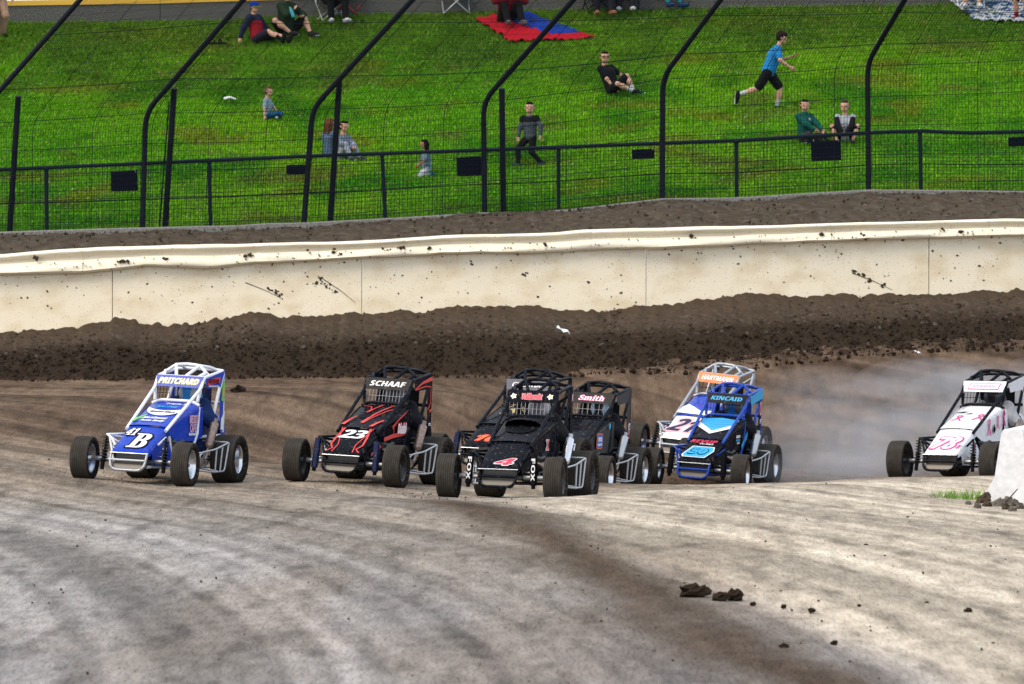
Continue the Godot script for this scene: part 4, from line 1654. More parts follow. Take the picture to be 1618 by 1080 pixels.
# ---------------------------------------------------------------- people
# A body is laid out as bones [a, b, radius at a, radius at b]; their distances are joined with a smooth minimum and meshed as surface nets.
func nets(bones: Array, cell: float, blend: float) -> ArrayMesh:
	var lo := Vector3.ONE * 1e9
	var hi := -lo
	for q in bones:
		var r := maxf(q[2], q[3]) + cell * 2.5 + blend
		for e in 2:
			lo = lo.min(q[e] - Vector3.ONE * r)
			hi = hi.max(q[e] + Vector3.ONE * r)
	var n := Vector3i(((hi - lo) / cell).ceil()) + Vector3i.ONE
	var f := PackedFloat32Array()
	f.resize(n.x * n.y * n.z)
	f.fill(9.0)
	var sx := n.x
	var sxy := n.x * n.y
	for q in bones:
		var a: Vector3 = q[0]
		var b: Vector3 = q[1]
		var ra: float = q[2]
		var rb: float = q[3]
		var r := maxf(ra, rb) + cell * 2.0 + blend
		var i0 := Vector3i(((a.min(b) - Vector3.ONE * r - lo) / cell).floor()).clamp(Vector3i.ZERO, n - Vector3i.ONE)
		var i1 := Vector3i(((a.max(b) + Vector3.ONE * r - lo) / cell).ceil()).clamp(Vector3i.ZERO, n - Vector3i.ONE)
		var ab := b - a
		var inv := 1.0 / maxf(ab.length_squared(), 1e-9)
		for z in range(i0.z, i1.z + 1):
			for y in range(i0.y, i1.y + 1):
				var row := z * sxy + y * sx
				for x in range(i0.x, i1.x + 1):
					var p := lo + Vector3(x, y, z) * cell
					var t := clampf((p - a).dot(ab) * inv, 0.0, 1.0)
					var dist := p.distance_to(a + ab * t) - lerpf(ra, rb, t)
					if dist > blend + cell * 2.0:
						continue
					var was := f[row + x]
					var h := maxf(blend - absf(was - dist), 0.0)
					f[row + x] = minf(was, dist) - h * h * 0.25 / blend
	var index := {}
	var verts := PackedVector3Array()
	for z in n.z - 1:
		for y in n.y - 1:
			for x in n.x - 1:
				var k := z * sxy + y * sx + x
				var v0 := f[k]
				if v0 > 4.0:
					continue
				var c := [v0, f[k + 1], f[k + sx], f[k + sx + 1], f[k + sxy], f[k + sxy + 1], f[k + sxy + sx], f[k + sxy + sx + 1]]
				var inside := 0
				for e in 8:
					if c[e] < 0.0:
						inside += 1
				if inside == 0 or inside == 8:
					continue
				var sum := Vector3.ZERO
				var cnt := 0
				for e in [[0, 1], [2, 3], [4, 5], [6, 7], [0, 2], [1, 3], [4, 6], [5, 7], [0, 4], [1, 5], [2, 6], [3, 7]]:
					var p: float = c[e[0]]
					var q: float = c[e[1]]
					if (p < 0.0) != (q < 0.0):
						var t := p / (p - q)
						var u := Vector3(e[0] & 1, (e[0] >> 1) & 1, (e[0] >> 2) & 1)
						var w := Vector3(e[1] & 1, (e[1] >> 1) & 1, (e[1] >> 2) & 1)
						sum += u.lerp(w, t)
						cnt += 1
				index[k] = verts.size()
				verts.append(lo + (Vector3(x, y, z) + sum / cnt) * cell)
	var idx := PackedInt32Array()
	var steps := [1, sx, sxy]
	for k in index:
		# each grid edge that leaves this cell's low corner
		for ax in 3:
			var o: int = steps[ax]
			var b1: int = steps[(ax + 1) % 3]
			var b2: int = steps[(ax + 2) % 3]
			var p := f[k]
			var q := f[k + o]
			if (p < 0.0) == (q < 0.0):
				continue
			if not (index.has(k - b1) and index.has(k - b2) and index.has(k - b1 - b2)):
				continue
			var w0: int = index[k]
			var w1: int = index[k - b1]
			var w2: int = index[k - b1 - b2]
			var w3: int = index[k - b2]
			if p < 0.0:
				idx.append_array([w0, w2, w1, w0, w3, w2])
			else:
				idx.append_array([w0, w1, w2, w0, w2, w3])
	var nor := PackedVector3Array()
	nor.resize(verts.size())
	for k in range(0, idx.size(), 3):
		# front faces run clockwise
		var fn := (verts[idx[k + 2]] - verts[idx[k]]).cross(verts[idx[k + 1]] - verts[idx[k]])
		for e in 3:
			nor[idx[k + e]] += fn
	for k in nor.size():
		nor[k] = nor[k].normalized()
	var arr := []
	arr.resize(Mesh.ARRAY_MAX)
	arr[Mesh.ARRAY_VERTEX] = verts
	arr[Mesh.ARRAY_NORMAL] = nor
	arr[Mesh.ARRAY_INDEX] = idx
	var m := ArrayMesh.new()
	m.add_surface_from_arrays(Mesh.PRIMITIVE_TRIANGLES, arr)
	return m


func joined(list: Array) -> ArrayMesh:
	# [mesh, transform] pairs as one mesh
	var st := SurfaceTool.new()
	st.begin(Mesh.PRIMITIVE_TRIANGLES)
	for q in list:
		st.append_from(q[0], 0, q[1])
	return st.commit()


var head_mesh: ArrayMesh
var hand_meshes := []
var hair_meshes := {}


func make_heads() -> void:
	# a head one unit tall, its centre at the origin, facing +z
	var b := [
		[Vector3(0, 0.12, -0.06), Vector3(0, 0.1, 0.06), 0.36, 0.35], [Vector3(0, -0.12, 0.08), Vector3(0, -0.26, 0.16), 0.26, 0.17], [Vector3(-0.1, -0.22, 0.1), Vector3(0.1, -0.22, 0.1), 0.19, 0.19],
		[Vector3(0, 0.0, 0.37), Vector3(0, -0.09, 0.44), 0.035, 0.055], [Vector3(-0.13, 0.08, 0.34), Vector3(0.13, 0.08, 0.34), 0.06, 0.06], [Vector3(-0.05, -0.22, 0.3), Vector3(0.05, -0.22, 0.3), 0.05, 0.05],
		[Vector3(-0.37, 0.02, -0.02), Vector3(-0.36, -0.09, 0.0), 0.065, 0.04], [Vector3(0.37, 0.02, -0.02), Vector3(0.36, -0.09, 0.0), 0.065, 0.04], [Vector3(0, -0.3, -0.06), Vector3(0, -0.62, -0.1), 0.2, 0.22],
	]
	head_mesh = nets(b, 0.045, 0.08)
	# a relaxed hand: wrist at the origin, fingers towards -y, thumb towards +z; palm faces +x
	for s in [-1.0, 1.0]:
		var h := [[Vector3(0, 0.02, 0), Vector3(0, -0.02, 0), 0.017, 0.018]]
		for k in 4:
			var z := 0.024 - 0.016 * k
			var l: float = [0.066, 0.073, 0.068, 0.054][k]
			h.append([Vector3(0, -0.015, z * 0.6), Vector3(0, -0.07, z), 0.014, 0.011])
			h.append([Vector3(0, -0.072, z), Vector3(s * 0.012, -0.072 - l * 0.5, z), 0.0085, 0.008])
			h.append([Vector3(s * 0.012, -0.072 - l * 0.5, z), Vector3(s * 0.034, -0.072 - l * 0.9, z), 0.008, 0.0065])
		h.append([Vector3(0, -0.025, 0.016), Vector3(s * 0.014, -0.055, 0.044), 0.013, 0.011])
		h.append([Vector3(s * 0.014, -0.055, 0.044), Vector3(s * 0.02, -0.088, 0.052), 0.01, 0.008])
		hand_meshes.append(nets(h, 0.0045, 0.004))
	hair_meshes.short = nets([[Vector3(0, 0.2, -0.09), Vector3(0, 0.2, 0.06), 0.34, 0.31], [Vector3(-0.1, 0.02, -0.16), Vector3(0.1, 0.02, -0.16), 0.29, 0.29], [Vector3(-0.1, 0.37, 0.24), Vector3(0.14, 0.38, 0.23), 0.1, 0.1], [Vector3(-0.31, 0.12, 0.05), Vector3(-0.31, 0.02, 0.04), 0.09, 0.06], [Vector3(0.31, 0.12, 0.05), Vector3(0.31, 0.02, 0.04), 0.09, 0.06]], 0.05, 0.08)
	hair_meshes.long = nets([[Vector3(0, 0.2, -0.09), Vector3(0, 0.2, 0.06), 0.35, 0.32], [Vector3(-0.1, 0.0, -0.18), Vector3(0.1, 0.0, -0.18), 0.3, 0.3], [Vector3(-0.12, 0.37, 0.2), Vector3(0.14, 0.38, 0.2), 0.11, 0.1], [Vector3(-0.28, 0.12, 0.0), Vector3(-0.32, -0.5, -0.08), 0.14, 0.1], [Vector3(0.28, 0.12, 0.0), Vector3(0.32, -0.5, -0.08), 0.14, 0.1], [Vector3(-0.16, 0.0, -0.28), Vector3(-0.18, -0.78, -0.3), 0.2, 0.12], [Vector3(0.16, 0.0, -0.28), Vector3(0.18, -0.74, -0.3), 0.2, 0.12]], 0.05, 0.08)
	hair_meshes.curly = nets([[Vector3(0, 0.22, -0.12), Vector3(0, 0.24, 0.08), 0.38, 0.34], [Vector3(-0.14, 0.04, -0.2), Vector3(0.14, 0.04, -0.2), 0.3, 0.3], [Vector3(-0.16, 0.4, 0.22), Vector3(0.16, 0.38, 0.25), 0.14, 0.13], [Vector3(-0.3, 0.3, -0.1), Vector3(-0.34, 0.1, 0.0), 0.13, 0.1], [Vector3(0.3, 0.3, -0.1), Vector3(0.34, 0.1, 0.0), 0.13, 0.1], [Vector3(0, 0.5, -0.2), Vector3(0.1, 0.55, 0.05), 0.13, 0.11]], 0.05, 0.04)


func bend(a: Vector3, c: Vector3, l0: float, l1: float, hint: Vector3) -> Array:
	# [middle joint, end] of a two-bone limb from a towards c
	var d := c - a
	var dist := clampf(d.length(), absf(l0 - l1) + 0.01, l0 + l1 - 0.002)
	var dir := d.normalized()
	var end := a + dir * dist
	var x := (l0 * l0 - l1 * l1 + dist * dist) / (2.0 * dist)
	var y := sqrt(maxf(0.0, l0 * l0 - x * x))
	var side := (hint - dir * hint.dot(dir)).normalized()
	return [a + dir * x + side * y, end]


# p: pelvis, spine, twist, feet, knees, hands, elbows, toes in units of the standing height; facing +z, +x is the person's left
func person(o: Node3D, s: float, p: Dictionary, wear: Dictionary) -> void:
	var pel: Vector3 = p.pelvis
	var spine: Vector3 = p.spine.normalized()
	var chest := pel + spine * 0.21
	var neck := pel + spine * 0.32
	var look: Basis = Basis(Vector3.UP, deg_to_rad(p.get("turn", 0.0))) * Basis(Vector3.RIGHT, deg_to_rad(p.get("nod", 0.0)))
	var head_h: float = p.get("head", 0.163)
	var head := neck + spine * 0.03 + look * Vector3(0, head_h * 0.56, head_h * 0.12)
	var tw := Basis(Vector3.UP, deg_to_rad(p.get("twist", 0.0)))
	var across := tw * Vector3.RIGHT
	across = (across - spine * across.dot(spine) * 0.6).normalized()
	var hipx := Basis(Vector3.UP, deg_to_rad(p.get("hip_turn", 0.0))) * Vector3.RIGHT
	var legs := []
	var arms := []
	for k in 2:
		var sg := 1.0 if k == 0 else -1.0
		var hip := pel + hipx * sg * 0.052 - spine * 0.015
		var lg := bend(hip, p.feet[k], 0.245, 0.235, p.knees[k])
		legs.append([hip, lg[0], lg[1]])
		var sh := neck - spine * 0.03 + across * sg * 0.108
		var am := bend(sh, p.hands[k], 0.165, 0.145, p.elbows[k])
		arms.append([sh, am[0], am[1]])
	var fat: float = p.get("fat", 1.0)
	var long_sleeve: bool = wear.get("long_sleeve", false)
	var long_leg: bool = wear.get("long_leg", false)
	var cell := 0.0145
	# bare body: neck, limbs, with head and hands on finer grids
	var bones := [[chest * s, (neck + spine * 0.02) * s, 0.05 * s, 0.03 * s], [pel * s, chest * s, 0.06 * s, 0.06 * s]]
	for k in 2:
		bones.append([arms[k][0] * s, arms[k][1] * s, 0.031 * s * fat, 0.025 * s * fat])
		bones.append([arms[k][1] * s, arms[k][2] * s, 0.025 * s * fat, 0.016 * s])
		bones.append([chest * s, arms[k][0] * s, 0.04 * s, 0.032 * s])
		bones.append([legs[k][0] * s, legs[k][1] * s, 0.05 * s * fat, 0.034 * s * fat])
		bones.append([legs[k][1] * s, legs[k][1].lerp(legs[k][2], 0.35) * s, 0.032 * s * fat, 0.034 * s * fat])
		bones.append([legs[k][1].lerp(legs[k][2], 0.35) * s, legs[k][2] * s, 0.034 * s * fat, 0.02 * s])
		bones.append([pel * s, legs[k][0] * s, 0.055 * s, 0.052 * s])
	var hs := head_h * s
	var head_t := Transform3D(look.scaled(Vector3.ONE * hs), head * s)
	var whole := [[nets(bones, cell, 0.02 * s), Transform3D()]]
	if not wear.has("helmet"):
		whole.append([head_mesh, head_t])
	for k in 2:
		var down: Vector3 = (arms[k][2] - arms[k][1]).normalized()
		var fz: Vector3 = (p.hand_front[k] if p.has("hand_front") else spine * 0.2 + Vector3(0, 0, 1))
		fz = (fz - down * fz.dot(down)).normalized()
		var hb := Basis(-down.cross(fz), -down, fz)
		if hb.determinant() < 0.0:
			hb.x = -hb.x
		var hsz: float = s / 1.25 * p.get("hand", 0.8)
		whole.append([hand_meshes[1 if k == 1 else 0], Transform3D(hb.scaled(Vector3.ONE * hsz), arms[k][2] * s)])
	part("body", joined(whole), wear.get("skin", M.skin), o)
	# clothes
	var grow := 0.011 * s
	var top := [[(pel + spine * 0.01) * s, chest * s, 0.074 * s * fat + grow, 0.076 * s * fat + grow], [chest * s, (neck - spine * 0.03) * s, 0.075 * s * fat + grow, 0.042 * s + grow]]
	for k in 2:
		var sg := 1.0 if k == 0 else -1.0
		top.append([(chest + across * sg * 0.03) * s, (pel + hipx * sg * 0.035) * s, 0.068 * s * fat + grow, 0.066 * s * fat + grow])
		top.append([(chest + across * sg * 0.04) * s, arms[k][0] * s, 0.055 * s * fat + grow, 0.032 * s + grow])
		var stop := 1.0 if long_sleeve else 0.72
		top.append([arms[k][0] * s, arms[k][0].lerp(arms[k][1], stop) * s, 0.033 * s * fat + grow, 0.029 * s * fat + grow])
		if long_sleeve:
			top.append([arms[k][1] * s, arms[k][1].lerp(arms[k][2], 0.93) * s, 0.028 * s * fat + grow, 0.019 * s + grow])
	if wear.get("collar", false):
		top.append([(neck - spine * 0.015) * s, (neck + spine * 0.005) * s, 0.04 * s + grow, 0.04 * s + grow])
	part("top", nets(top, cell, 0.03 * s), wear.top, o)
	if wear.has("sleeve"):
		for k in 2:
			part("sleeve", nets([[arms[k][0] * s, arms[k][1] * s, 0.035 * s * fat + grow + 0.004, 0.03 * s * fat + grow + 0.004], [arms[k][1] * s, arms[k][1].lerp(arms[k][2], 0.95) * s, 0.03 * s * fat + grow + 0.003, 0.02 * s + grow + 0.004]], cell, 0.02 * s), wear.sleeve, o)
	if wear.has("yoke"):
		# darker or lighter cloth over the shoulders
		var yk := [[(chest + spine * 0.035) * s, (neck - spine * 0.03) * s, 0.075 * s * fat + grow + 0.006, 0.042 * s + grow + 0.007]]
		for k in 2:
			var yg := 1.0 if k == 0 else -1.0
			yk.append([(chest + spine * 0.035 + across * yg * 0.035) * s, arms[k][0] * s, 0.06 * s * fat + grow + 0.008, 0.036 * s * fat + grow + 0.008])
			yk.append([arms[k][0] * s, arms[k][0].lerp(arms[k][1], 0.3) * s, 0.036 * s * fat + grow + 0.007, 0.034 * s * fat + grow + 0.007])
			if wear.get("yoke_sleeves", false):
				yk.append([arms[k][0] * s, arms[k][1] * s, 0.033 * s * fat + grow + 0.006, 0.029 * s * fat + grow + 0.006])
				if long_sleeve:
					yk.append([arms[k][1] * s, arms[k][1].lerp(arms[k][2], 0.92) * s, 0.028 * s * fat + grow + 0.006, 0.019 * s + grow + 0.006])
		part("yoke", nets(yk, cell, 0.03 * s), wear.yoke, o)
	if wear.has("chest_print"):
		var cp := [[(chest + Vector3(-0.02, -0.02, 0.055) * 1.0) * s, (chest + Vector3(0.02, 0.03, 0.055)) * s, 0.036 * s, 0.036 * s]]
		part("chest_print", nets(cp, cell, 0.02 * s), wear.chest_print, o)
	var pants := [[(pel + spine * 0.02) * s, (pel - spine * 0.02) * s, 0.07 * s * fat + grow, 0.062 * s * fat + grow]]
	for k in 2:
		var stop := 1.0 if long_leg else 0.86
		pants.append([legs[k][0] * s, legs[k][0].lerp(legs[k][1], stop) * s, 0.056 * s * fat + grow, (0.036 if long_leg else 0.048) * s * fat + grow])
		if long_leg:
			pants.append([legs[k][1] * s, legs[k][1].lerp(legs[k][2], 0.95) * s, 0.036 * s * fat + grow, 0.026 * s + grow])
	part("trousers" if long_leg else "shorts", nets(pants, cell, 0.022 * s), wear.bottom, o)
	for k in 2:
		var toe: Vector3 = (p.toes[k] as Vector3).normalized()
		var heel: Vector3 = legs[k][2]
		var shin: Vector3 = (legs[k][2] - legs[k][1]).normalized()
		var low := heel + shin * 0.022
		if wear.has("sock"):
			part("sock", nets([[legs[k][1].lerp(heel, 0.62) * s, heel * s, 0.03 * s, 0.025 * s]], cell, 0.01), wear.sock, o)
		part("shoe", nets([[(low - toe * 0.022) * s, (low + toe * 0.05) * s, 0.028 * s, 0.027 * s], [(low + toe * 0.04) * s, (low + toe * 0.1) * s, 0.026 * s, 0.02 * s], [heel * s, low * s, 0.026 * s, 0.028 * s]], cell * 0.8, 0.014 * s), wear.shoe, o)
		if wear.has("sole"):
			var under := shin * 0.024 if absf(shin.dot(toe)) < 0.8 else Vector3(0, -0.024, 0)
			part("shoe_sole", nets([[(low + under - toe * 0.03) * s, (low + under + toe * 0.105) * s, 0.012 * s, 0.011 * s]], cell * 0.7, 0.01), wear.sole, o)
	# face and hair
	if wear.has("helmet"):
		return
	for k in [-1, 1]:
		var eb := Buf.new()
		eb.lathe([Vector2(0, -0.018), Vector2(0.03, -0.008), Vector2(0.032, 0.004), Vector2(0, 0.016)], Vector3(k * 0.135, 0.035, 0.365), Vector3.BACK, 8)
		var e := part("eye", eb.done(), M.eye, o)
		e.transform = head_t
	var mo := Buf.new()
	mo.lathe([Vector2(0, -0.08), Vector2(0.018, -0.04), Vector2(0.022, 0.0), Vector2(0.018, 0.04), Vector2(0, 0.08)], Vector3(0, -0.215, 0.345), Vector3.RIGHT, 7)
	part("mouth", mo.done(), M.lip, o).transform = head_t
	if wear.has("hair"):
		part("hair", hair_meshes[wear.get("cut", "short")], wear.hair, o).transform = head_t
	if wear.get("glasses", false):
		var gb := Buf.new()
		for k in [-1, 1]:
			var ring := []
			for i in 12:
				var a := TAU * i / 12.0
				ring.append(Vector3(k * 0.15 + 0.105 * cos(a), 0.035 + 0.08 * sin(a), 0.415))
			gb.tube(ring, 0.02, 5, true)
			gb.tube([Vector3(k * 0.25, 0.05, 0.4), Vector3(k * 0.39, 0.04, 0.0)], 0.016, 5)
		gb.tube([Vector3(-0.05, 0.05, 0.42), Vector3(0.05, 0.05, 0.42)], 0.016, 5)
		part("glasses", gb.done(), M.ink, o).transform = head_t
	if wear.has("cap"):
		var cb := Buf.new()
		cb.lathe([Vector2(0.45, -0.02), Vector2(0.455, 0.1), Vector2(0.42, 0.26), Vector2(0.32, 0.38), Vector2(0.15, 0.45), Vector2(0.0, 0.47)], Vector3(0, 0.1, -0.02), Vector3.UP, 18)
		var c := part("cap", cb.done(), wear.cap, o)
		c.transform = head_t
		var bb := Buf.new()
		var br := [Vector3(0.4, 0.1, 0.16)]
		for i in 11:
			var a := PI * i / 10.0
			br.append(Vector3(0.4 * cos(a), 0.1 - 0.04 * sin(a), 0.28 + 0.42 * sin(a)))
		br.append(Vector3(-0.4, 0.1, 0.16))
		for i in range(1, br.size() - 1):
			bb.tri(br[0], br[i + 1], br[i])
			bb.tri(br[0] - Vector3(0, 0.03, 0), br[i] - Vector3(0, 0.03, 0), br[i + 1] - Vector3(0, 0.03, 0))
		bb.tube(br, 0.03, 6)
		part("brim", bb.done(), wear.get("brim", wear.cap), c)


const FWD := Vector3(0, 0, 1)
const UPV := Vector3(0, 1, 0)


func pose(kind: String) -> Dictionary:
	match kind:
		"stand":
			return {"pelvis": Vector3(0, 0.49, 0), "spine": Vector3(0, 1, 0.02), "feet": [Vector3(0.07, 0.04, 0.0), Vector3(-0.07, 0.04, 0.0)], "knees": [FWD, FWD], "hands": [Vector3(0.17, 0.48, 0.05), Vector3(-0.17, 0.48, 0.05)], "elbows": [Vector3(0.4, 0, -1), Vector3(-0.4, 0, -1)], "toes": [Vector3(0.2, 0, 1), Vector3(-0.2, 0, 1)]}
		"stride":
			return {"pelvis": Vector3(0, 0.475, 0), "spine": Vector3(-0.04, 1, 0.02), "twist": 60.0, "hip_turn": 40.0, "turn": 72.0, "feet": [Vector3(0.06, 0.045, -0.17), Vector3(-0.02, 0.045, 0.2)], "knees": [FWD, FWD], "hands": [Vector3(0.17, 0.5, -0.13), Vector3(0.0, 0.47, 0.2)], "elbows": [Vector3(0.6, 0, -1), Vector3(-0.4, 0, 0.4)], "toes": [Vector3(0.3, 0, 1), Vector3(0.1, 0, 1)]}
		"run":
			return {"pelvis": Vector3(0, 0.49, 0), "spine": Vector3(0, 1, 0.4), "turn": 0.0, "nod": 10.0, "feet": [Vector3(0.05, 0.045, 0.1), Vector3(-0.05, 0.2, -0.36)], "knees": [FWD, Vector3(0, -1, 0.6)], "hands": [Vector3(0.14, 0.66, 0.26), Vector3(-0.15, 0.53, 0.27)], "elbows": [Vector3(0.4, -0.4, -1), Vector3(-0.5, 0.3, -1)], "toes": [FWD, Vector3(0, -1, -0.15)]}
		"legs_out":
			return {"pelvis": Vector3(0, 0.08, 0), "spine": Vector3(0, 1, -0.22), "feet": [Vector3(0.07, 0.05, 0.46), Vector3(-0.06, 0.05, 0.43)], "knees": [Vector3(0.3, 1, 0), Vector3(-0.3, 1, 0)], "hands": [Vector3(0.13, 0.13, 0.13), Vector3(-0.2, 0.04, -0.2)], "elbows": [Vector3(1, 0, -0.4), Vector3(-0.5, 0, -1)], "toes": [Vector3(0.3, 1, 0.4), Vector3(-0.3, 1, 0.4)]}
		"crossed":
			return {"pelvis": Vector3(0, 0.08, 0), "spine": Vector3(0, 1, -0.06), "feet": [Vector3(-0.08, 0.04, 0.2), Vector3(0.08, 0.05, 0.23)], "knees": [Vector3(1, 0.35, 0.5), Vector3(-1, 0.35, 0.5)], "hands": [Vector3(0.12, 0.14, 0.17), Vector3(-0.12, 0.14, 0.17)], "elbows": [Vector3(1, -0.1, -0.3), Vector3(-1, -0.1, -0.3)], "toes": [Vector3(-1, 0, 0.3), Vector3(1, 0, 0.3)]}
		"knees_up":
			return {"pelvis": Vector3(0, 0.08, 0), "spine": Vector3(0, 1, 0.05), "feet": [Vector3(0.09, 0.04, 0.3), Vector3(-0.08, 0.04, 0.27)], "knees": [Vector3(0.15, 1, 0.4), Vector3(-0.15, 1, 0.4)], "hands": [Vector3(0.03, 0.2, 0.24), Vector3(-0.04, 0.2, 0.23)], "elbows": [Vector3(1, -0.4, 0), Vector3(-1, -0.4, 0)], "toes": [Vector3(0.2, 0, 1), Vector3(-0.2, 0, 1)]}
		"kneel":
			return {"pelvis": Vector3(0, 0.15, 0), "spine": Vector3(0, 1, 0.05), "feet": [Vector3(0.06, 0.04, -0.05), Vector3(-0.06, 0.04, -0.05)], "knees": [Vector3(0.2, -0.5, 1), Vector3(-0.2, -0.5, 1)], "hands": [Vector3(0.09, 0.2, 0.16), Vector3(-0.09, 0.2, 0.16)], "elbows": [Vector3(1, 0, -0.7), Vector3(-1, 0, -0.7)], "toes": [Vector3(0, -0.1, -1), Vector3(0, -0.1, -1)]}
		"squat":
			return {"pelvis": Vector3(0, 0.1, 0), "spine": Vector3(0, 1, 0.12), "feet": [Vector3(0.11, 0.04, 0.16), Vector3(-0.11, 0.04, 0.16)], "knees": [Vector3(0.7, 1, 0.6), Vector3(-0.7, 1, 0.6)], "hands": [Vector3(0.02, 0.17, 0.22), Vector3(-0.03, 0.17, 0.22)], "elbows": [Vector3(1, -0.2, 0.1), Vector3(-1, -0.2, 0.1)], "toes": [Vector3(0.3, 0, 1), Vector3(-0.3, 0, 1)]}
		"lean_knee":
			return {"pelvis": Vector3(0, 0.08, 0), "spine": Vector3(-0.05, 1, -0.35), "turn": -50.0, "twist": -15.0, "feet": [Vector3(0.1, 0.04, 0.27), Vector3(-0.06, 0.05, 0.33)], "knees": [Vector3(0.1, 1, 0.3), Vector3(-1, 0.5, 0.2)], "hands": [Vector3(0.18, 0.2, 0.1), Vector3(-0.1, 0.05, 0.1)], "elbows": [Vector3(1, 0, -0.3), Vector3(-1, 0.2, -0.4)], "toes": [Vector3(0.1, 0.1, 1), Vector3(-0.6, 0.1, 1)]}
		"chair":
			return {"pelvis": Vector3(0, 0.29, 0), "spine": Vector3(0, 1, -0.12), "feet": [Vector3(0.08, 0.04, 0.3), Vector3(-0.08, 0.04, 0.24)], "knees": [Vector3(0.2, 1, 1), Vector3(-0.2, 1, 1)], "hands": [Vector3(0.1, 0.34, 0.2), Vector3(-0.1, 0.34, 0.2)], "elbows": [Vector3(1, 0, -0.4), Vector3(-1, 0, -0.4)], "toes": [Vector3(0.2, 0, 1), Vector3(-0.2, 0, 1)]}
	return {}


func drive_pose() -> Dictionary:
	return {"pelvis": Vector3(0, 0.26, -0.4), "spine": Vector3(0, 1, -0.04), "head": 0.14, "fat": 1.15, "feet": [Vector3(0.06, 0.2, 0.1), Vector3(-0.06, 0.2, 0.1)], "knees": [Vector3(0.2, 1, 0), Vector3(-0.2, 1, 0)], "hands": [Vector3(0.085, 0.49, -0.29), Vector3(-0.085, 0.49, -0.29)], "elbows": [Vector3(1, -0.8, 0), Vector3(-1, -0.8, 0)], "toes": [Vector3(0, 0.6, 1), Vector3(0, 0.6, 1)]}


var driver0: Node3D


func driver(car: Node3D, label: String, suit: Material, stripe: Material, helmet: Material, visor: Material, side := 0.03) -> void:
	# strapped into the seat of a car, helmet on
	var o: Node3D
	if driver0 == null:
		o = thing("person", label, "person", Vector3.ZERO, "drivers in the race cars")
		person(o, 1.68, drive_pose(), {"helmet": true, "top": suit, "bottom": suit, "long_sleeve": true, "long_leg": true, "shoe": M.black, "skin": M.belt, "collar": true})
		var c := Vector3(0, 1.06, -0.71)
		var hb := nets([[c + Vector3(0, 0.02, -0.02), c + Vector3(0, 0.015, 0.02), 0.128, 0.122], [c + Vector3(0, -0.06, 0.03), c + Vector3(0, -0.085, 0.045), 0.1, 0.085], [c + Vector3(-0.04, -0.06, -0.03), c + Vector3(0.04, -0.06, -0.03), 0.105, 0.105]], 0.011, 0.03)
		var h := part("helmet", hb, helmet, o)
		var vb := nets([[c + Vector3(-0.045, 0.02, 0.05), c + Vector3(0.045, 0.02, 0.05), 0.078, 0.078], [c + Vector3(-0.05, -0.02, 0.052), c + Vector3(0.05, -0.02, 0.052), 0.074, 0.074]], 0.01, 0.02)
		part("visor", vb, visor, h)
		var chin := nets([[c + Vector3(-0.05, -0.1, 0.06), c + Vector3(0.05, -0.1, 0.06), 0.055, 0.055]], 0.01, 0.02)
		part("chin_bar", chin, stripe, h)
		var hans := Buf.new()
		for s in [-1, 1]:
			hans.tube(rounded([Vector3(s * 0.1, 0.98, -0.84), Vector3(s * 0.11, 0.95, -0.68), Vector3(s * 0.09, 0.84, -0.58)], 0.05), 0.026, 8)
			hans.tube([Vector3(s * 0.08, 0.93, -0.6), Vector3(s * 0.06, 0.72, -0.54), Vector3(s * 0.08, 0.5, -0.56)], 0.026, 6)
		part("harness", hans.done(), M.belt, o)
		for s in [-1, 1]:
			var ab := nets([[Vector3(s * 0.21, 0.86, -0.67), Vector3(s * 0.225, 0.79, -0.63), 0.058, 0.055]], 0.012, 0.02)
			part("sleeve_band", ab, stripe, o)
		driver0 = o
	else:
		o = driver0.duplicate()
		o.name = numbered("person")
		add_child(o)
		tag(o, label, "person", "drivers in the race cars")
		for c in o.get_children():
			var called := String(c.name).rstrip("0123456789")
			if called in ["top", "trousers"]:
				c.material_override = suit
			elif called == "sleeve_band":
				c.material_override = stripe
			elif called == "helmet":
				c.material_override = helmet
				for e in c.get_children():
					e.material_override = visor if String(e.name).begins_with("visor") else stripe
	o.transform = car.transform * Transform3D(Basis(), Vector3(side, 0, 0))


const RX := Vector3(1, 0, 0)
const SR := Vector3(0, 0, -1)     # reading direction on a car's left flank
const FLANK := Vector3(0.312, 0, 0)


func flank(y: float, z: float) -> Vector3:
	# a point on the left side skin
	return Vector3(lerpf(0.268, 0.33, clampf((0.5 - z) / 0.95, 0.0, 1.0)) + 0.003, y, z)


func strip(parent: Node, called: String, m: Material, c: Vector3, r: Vector3, u: Vector3, line: Array, w0: float, w1: float) -> void:
	# a tapering printed stripe along a line of 2-D points
	var a := []
	var b := []
	for i in line.size():
		var t: Vector2 = (line[mini(i + 1, line.size() - 1)] - line[maxi(i - 1, 0)]).normalized()
		var n := Vector2(-t.y, t.x) * lerpf(w0, w1, float(i) / (line.size() - 1)) * 0.5
		a.append(line[i] + n)
		b.push_front(line[i] - n)
	decal(parent, called, m, c, r, u, a + b)


func ribbon(parent: Node, c: Vector3, r: Vector3, u: Vector3, s: float, m: Material) -> void:
	var line := []
	for q in [[-0.3, -0.5], [0.02, 0.05], [0.16, 0.32], [0.1, 0.5], [-0.1, 0.5], [-0.16, 0.32], [-0.02, 0.05], [0.3, -0.5]]:
		line.append(Vector2(q[0], q[1]) * s)
	for k in line.size() - 1:
		strip(parent, "ribbon_print", m, c, r, u, [line[k], line[k + 1]], 0.1 * s, 0.1 * s)


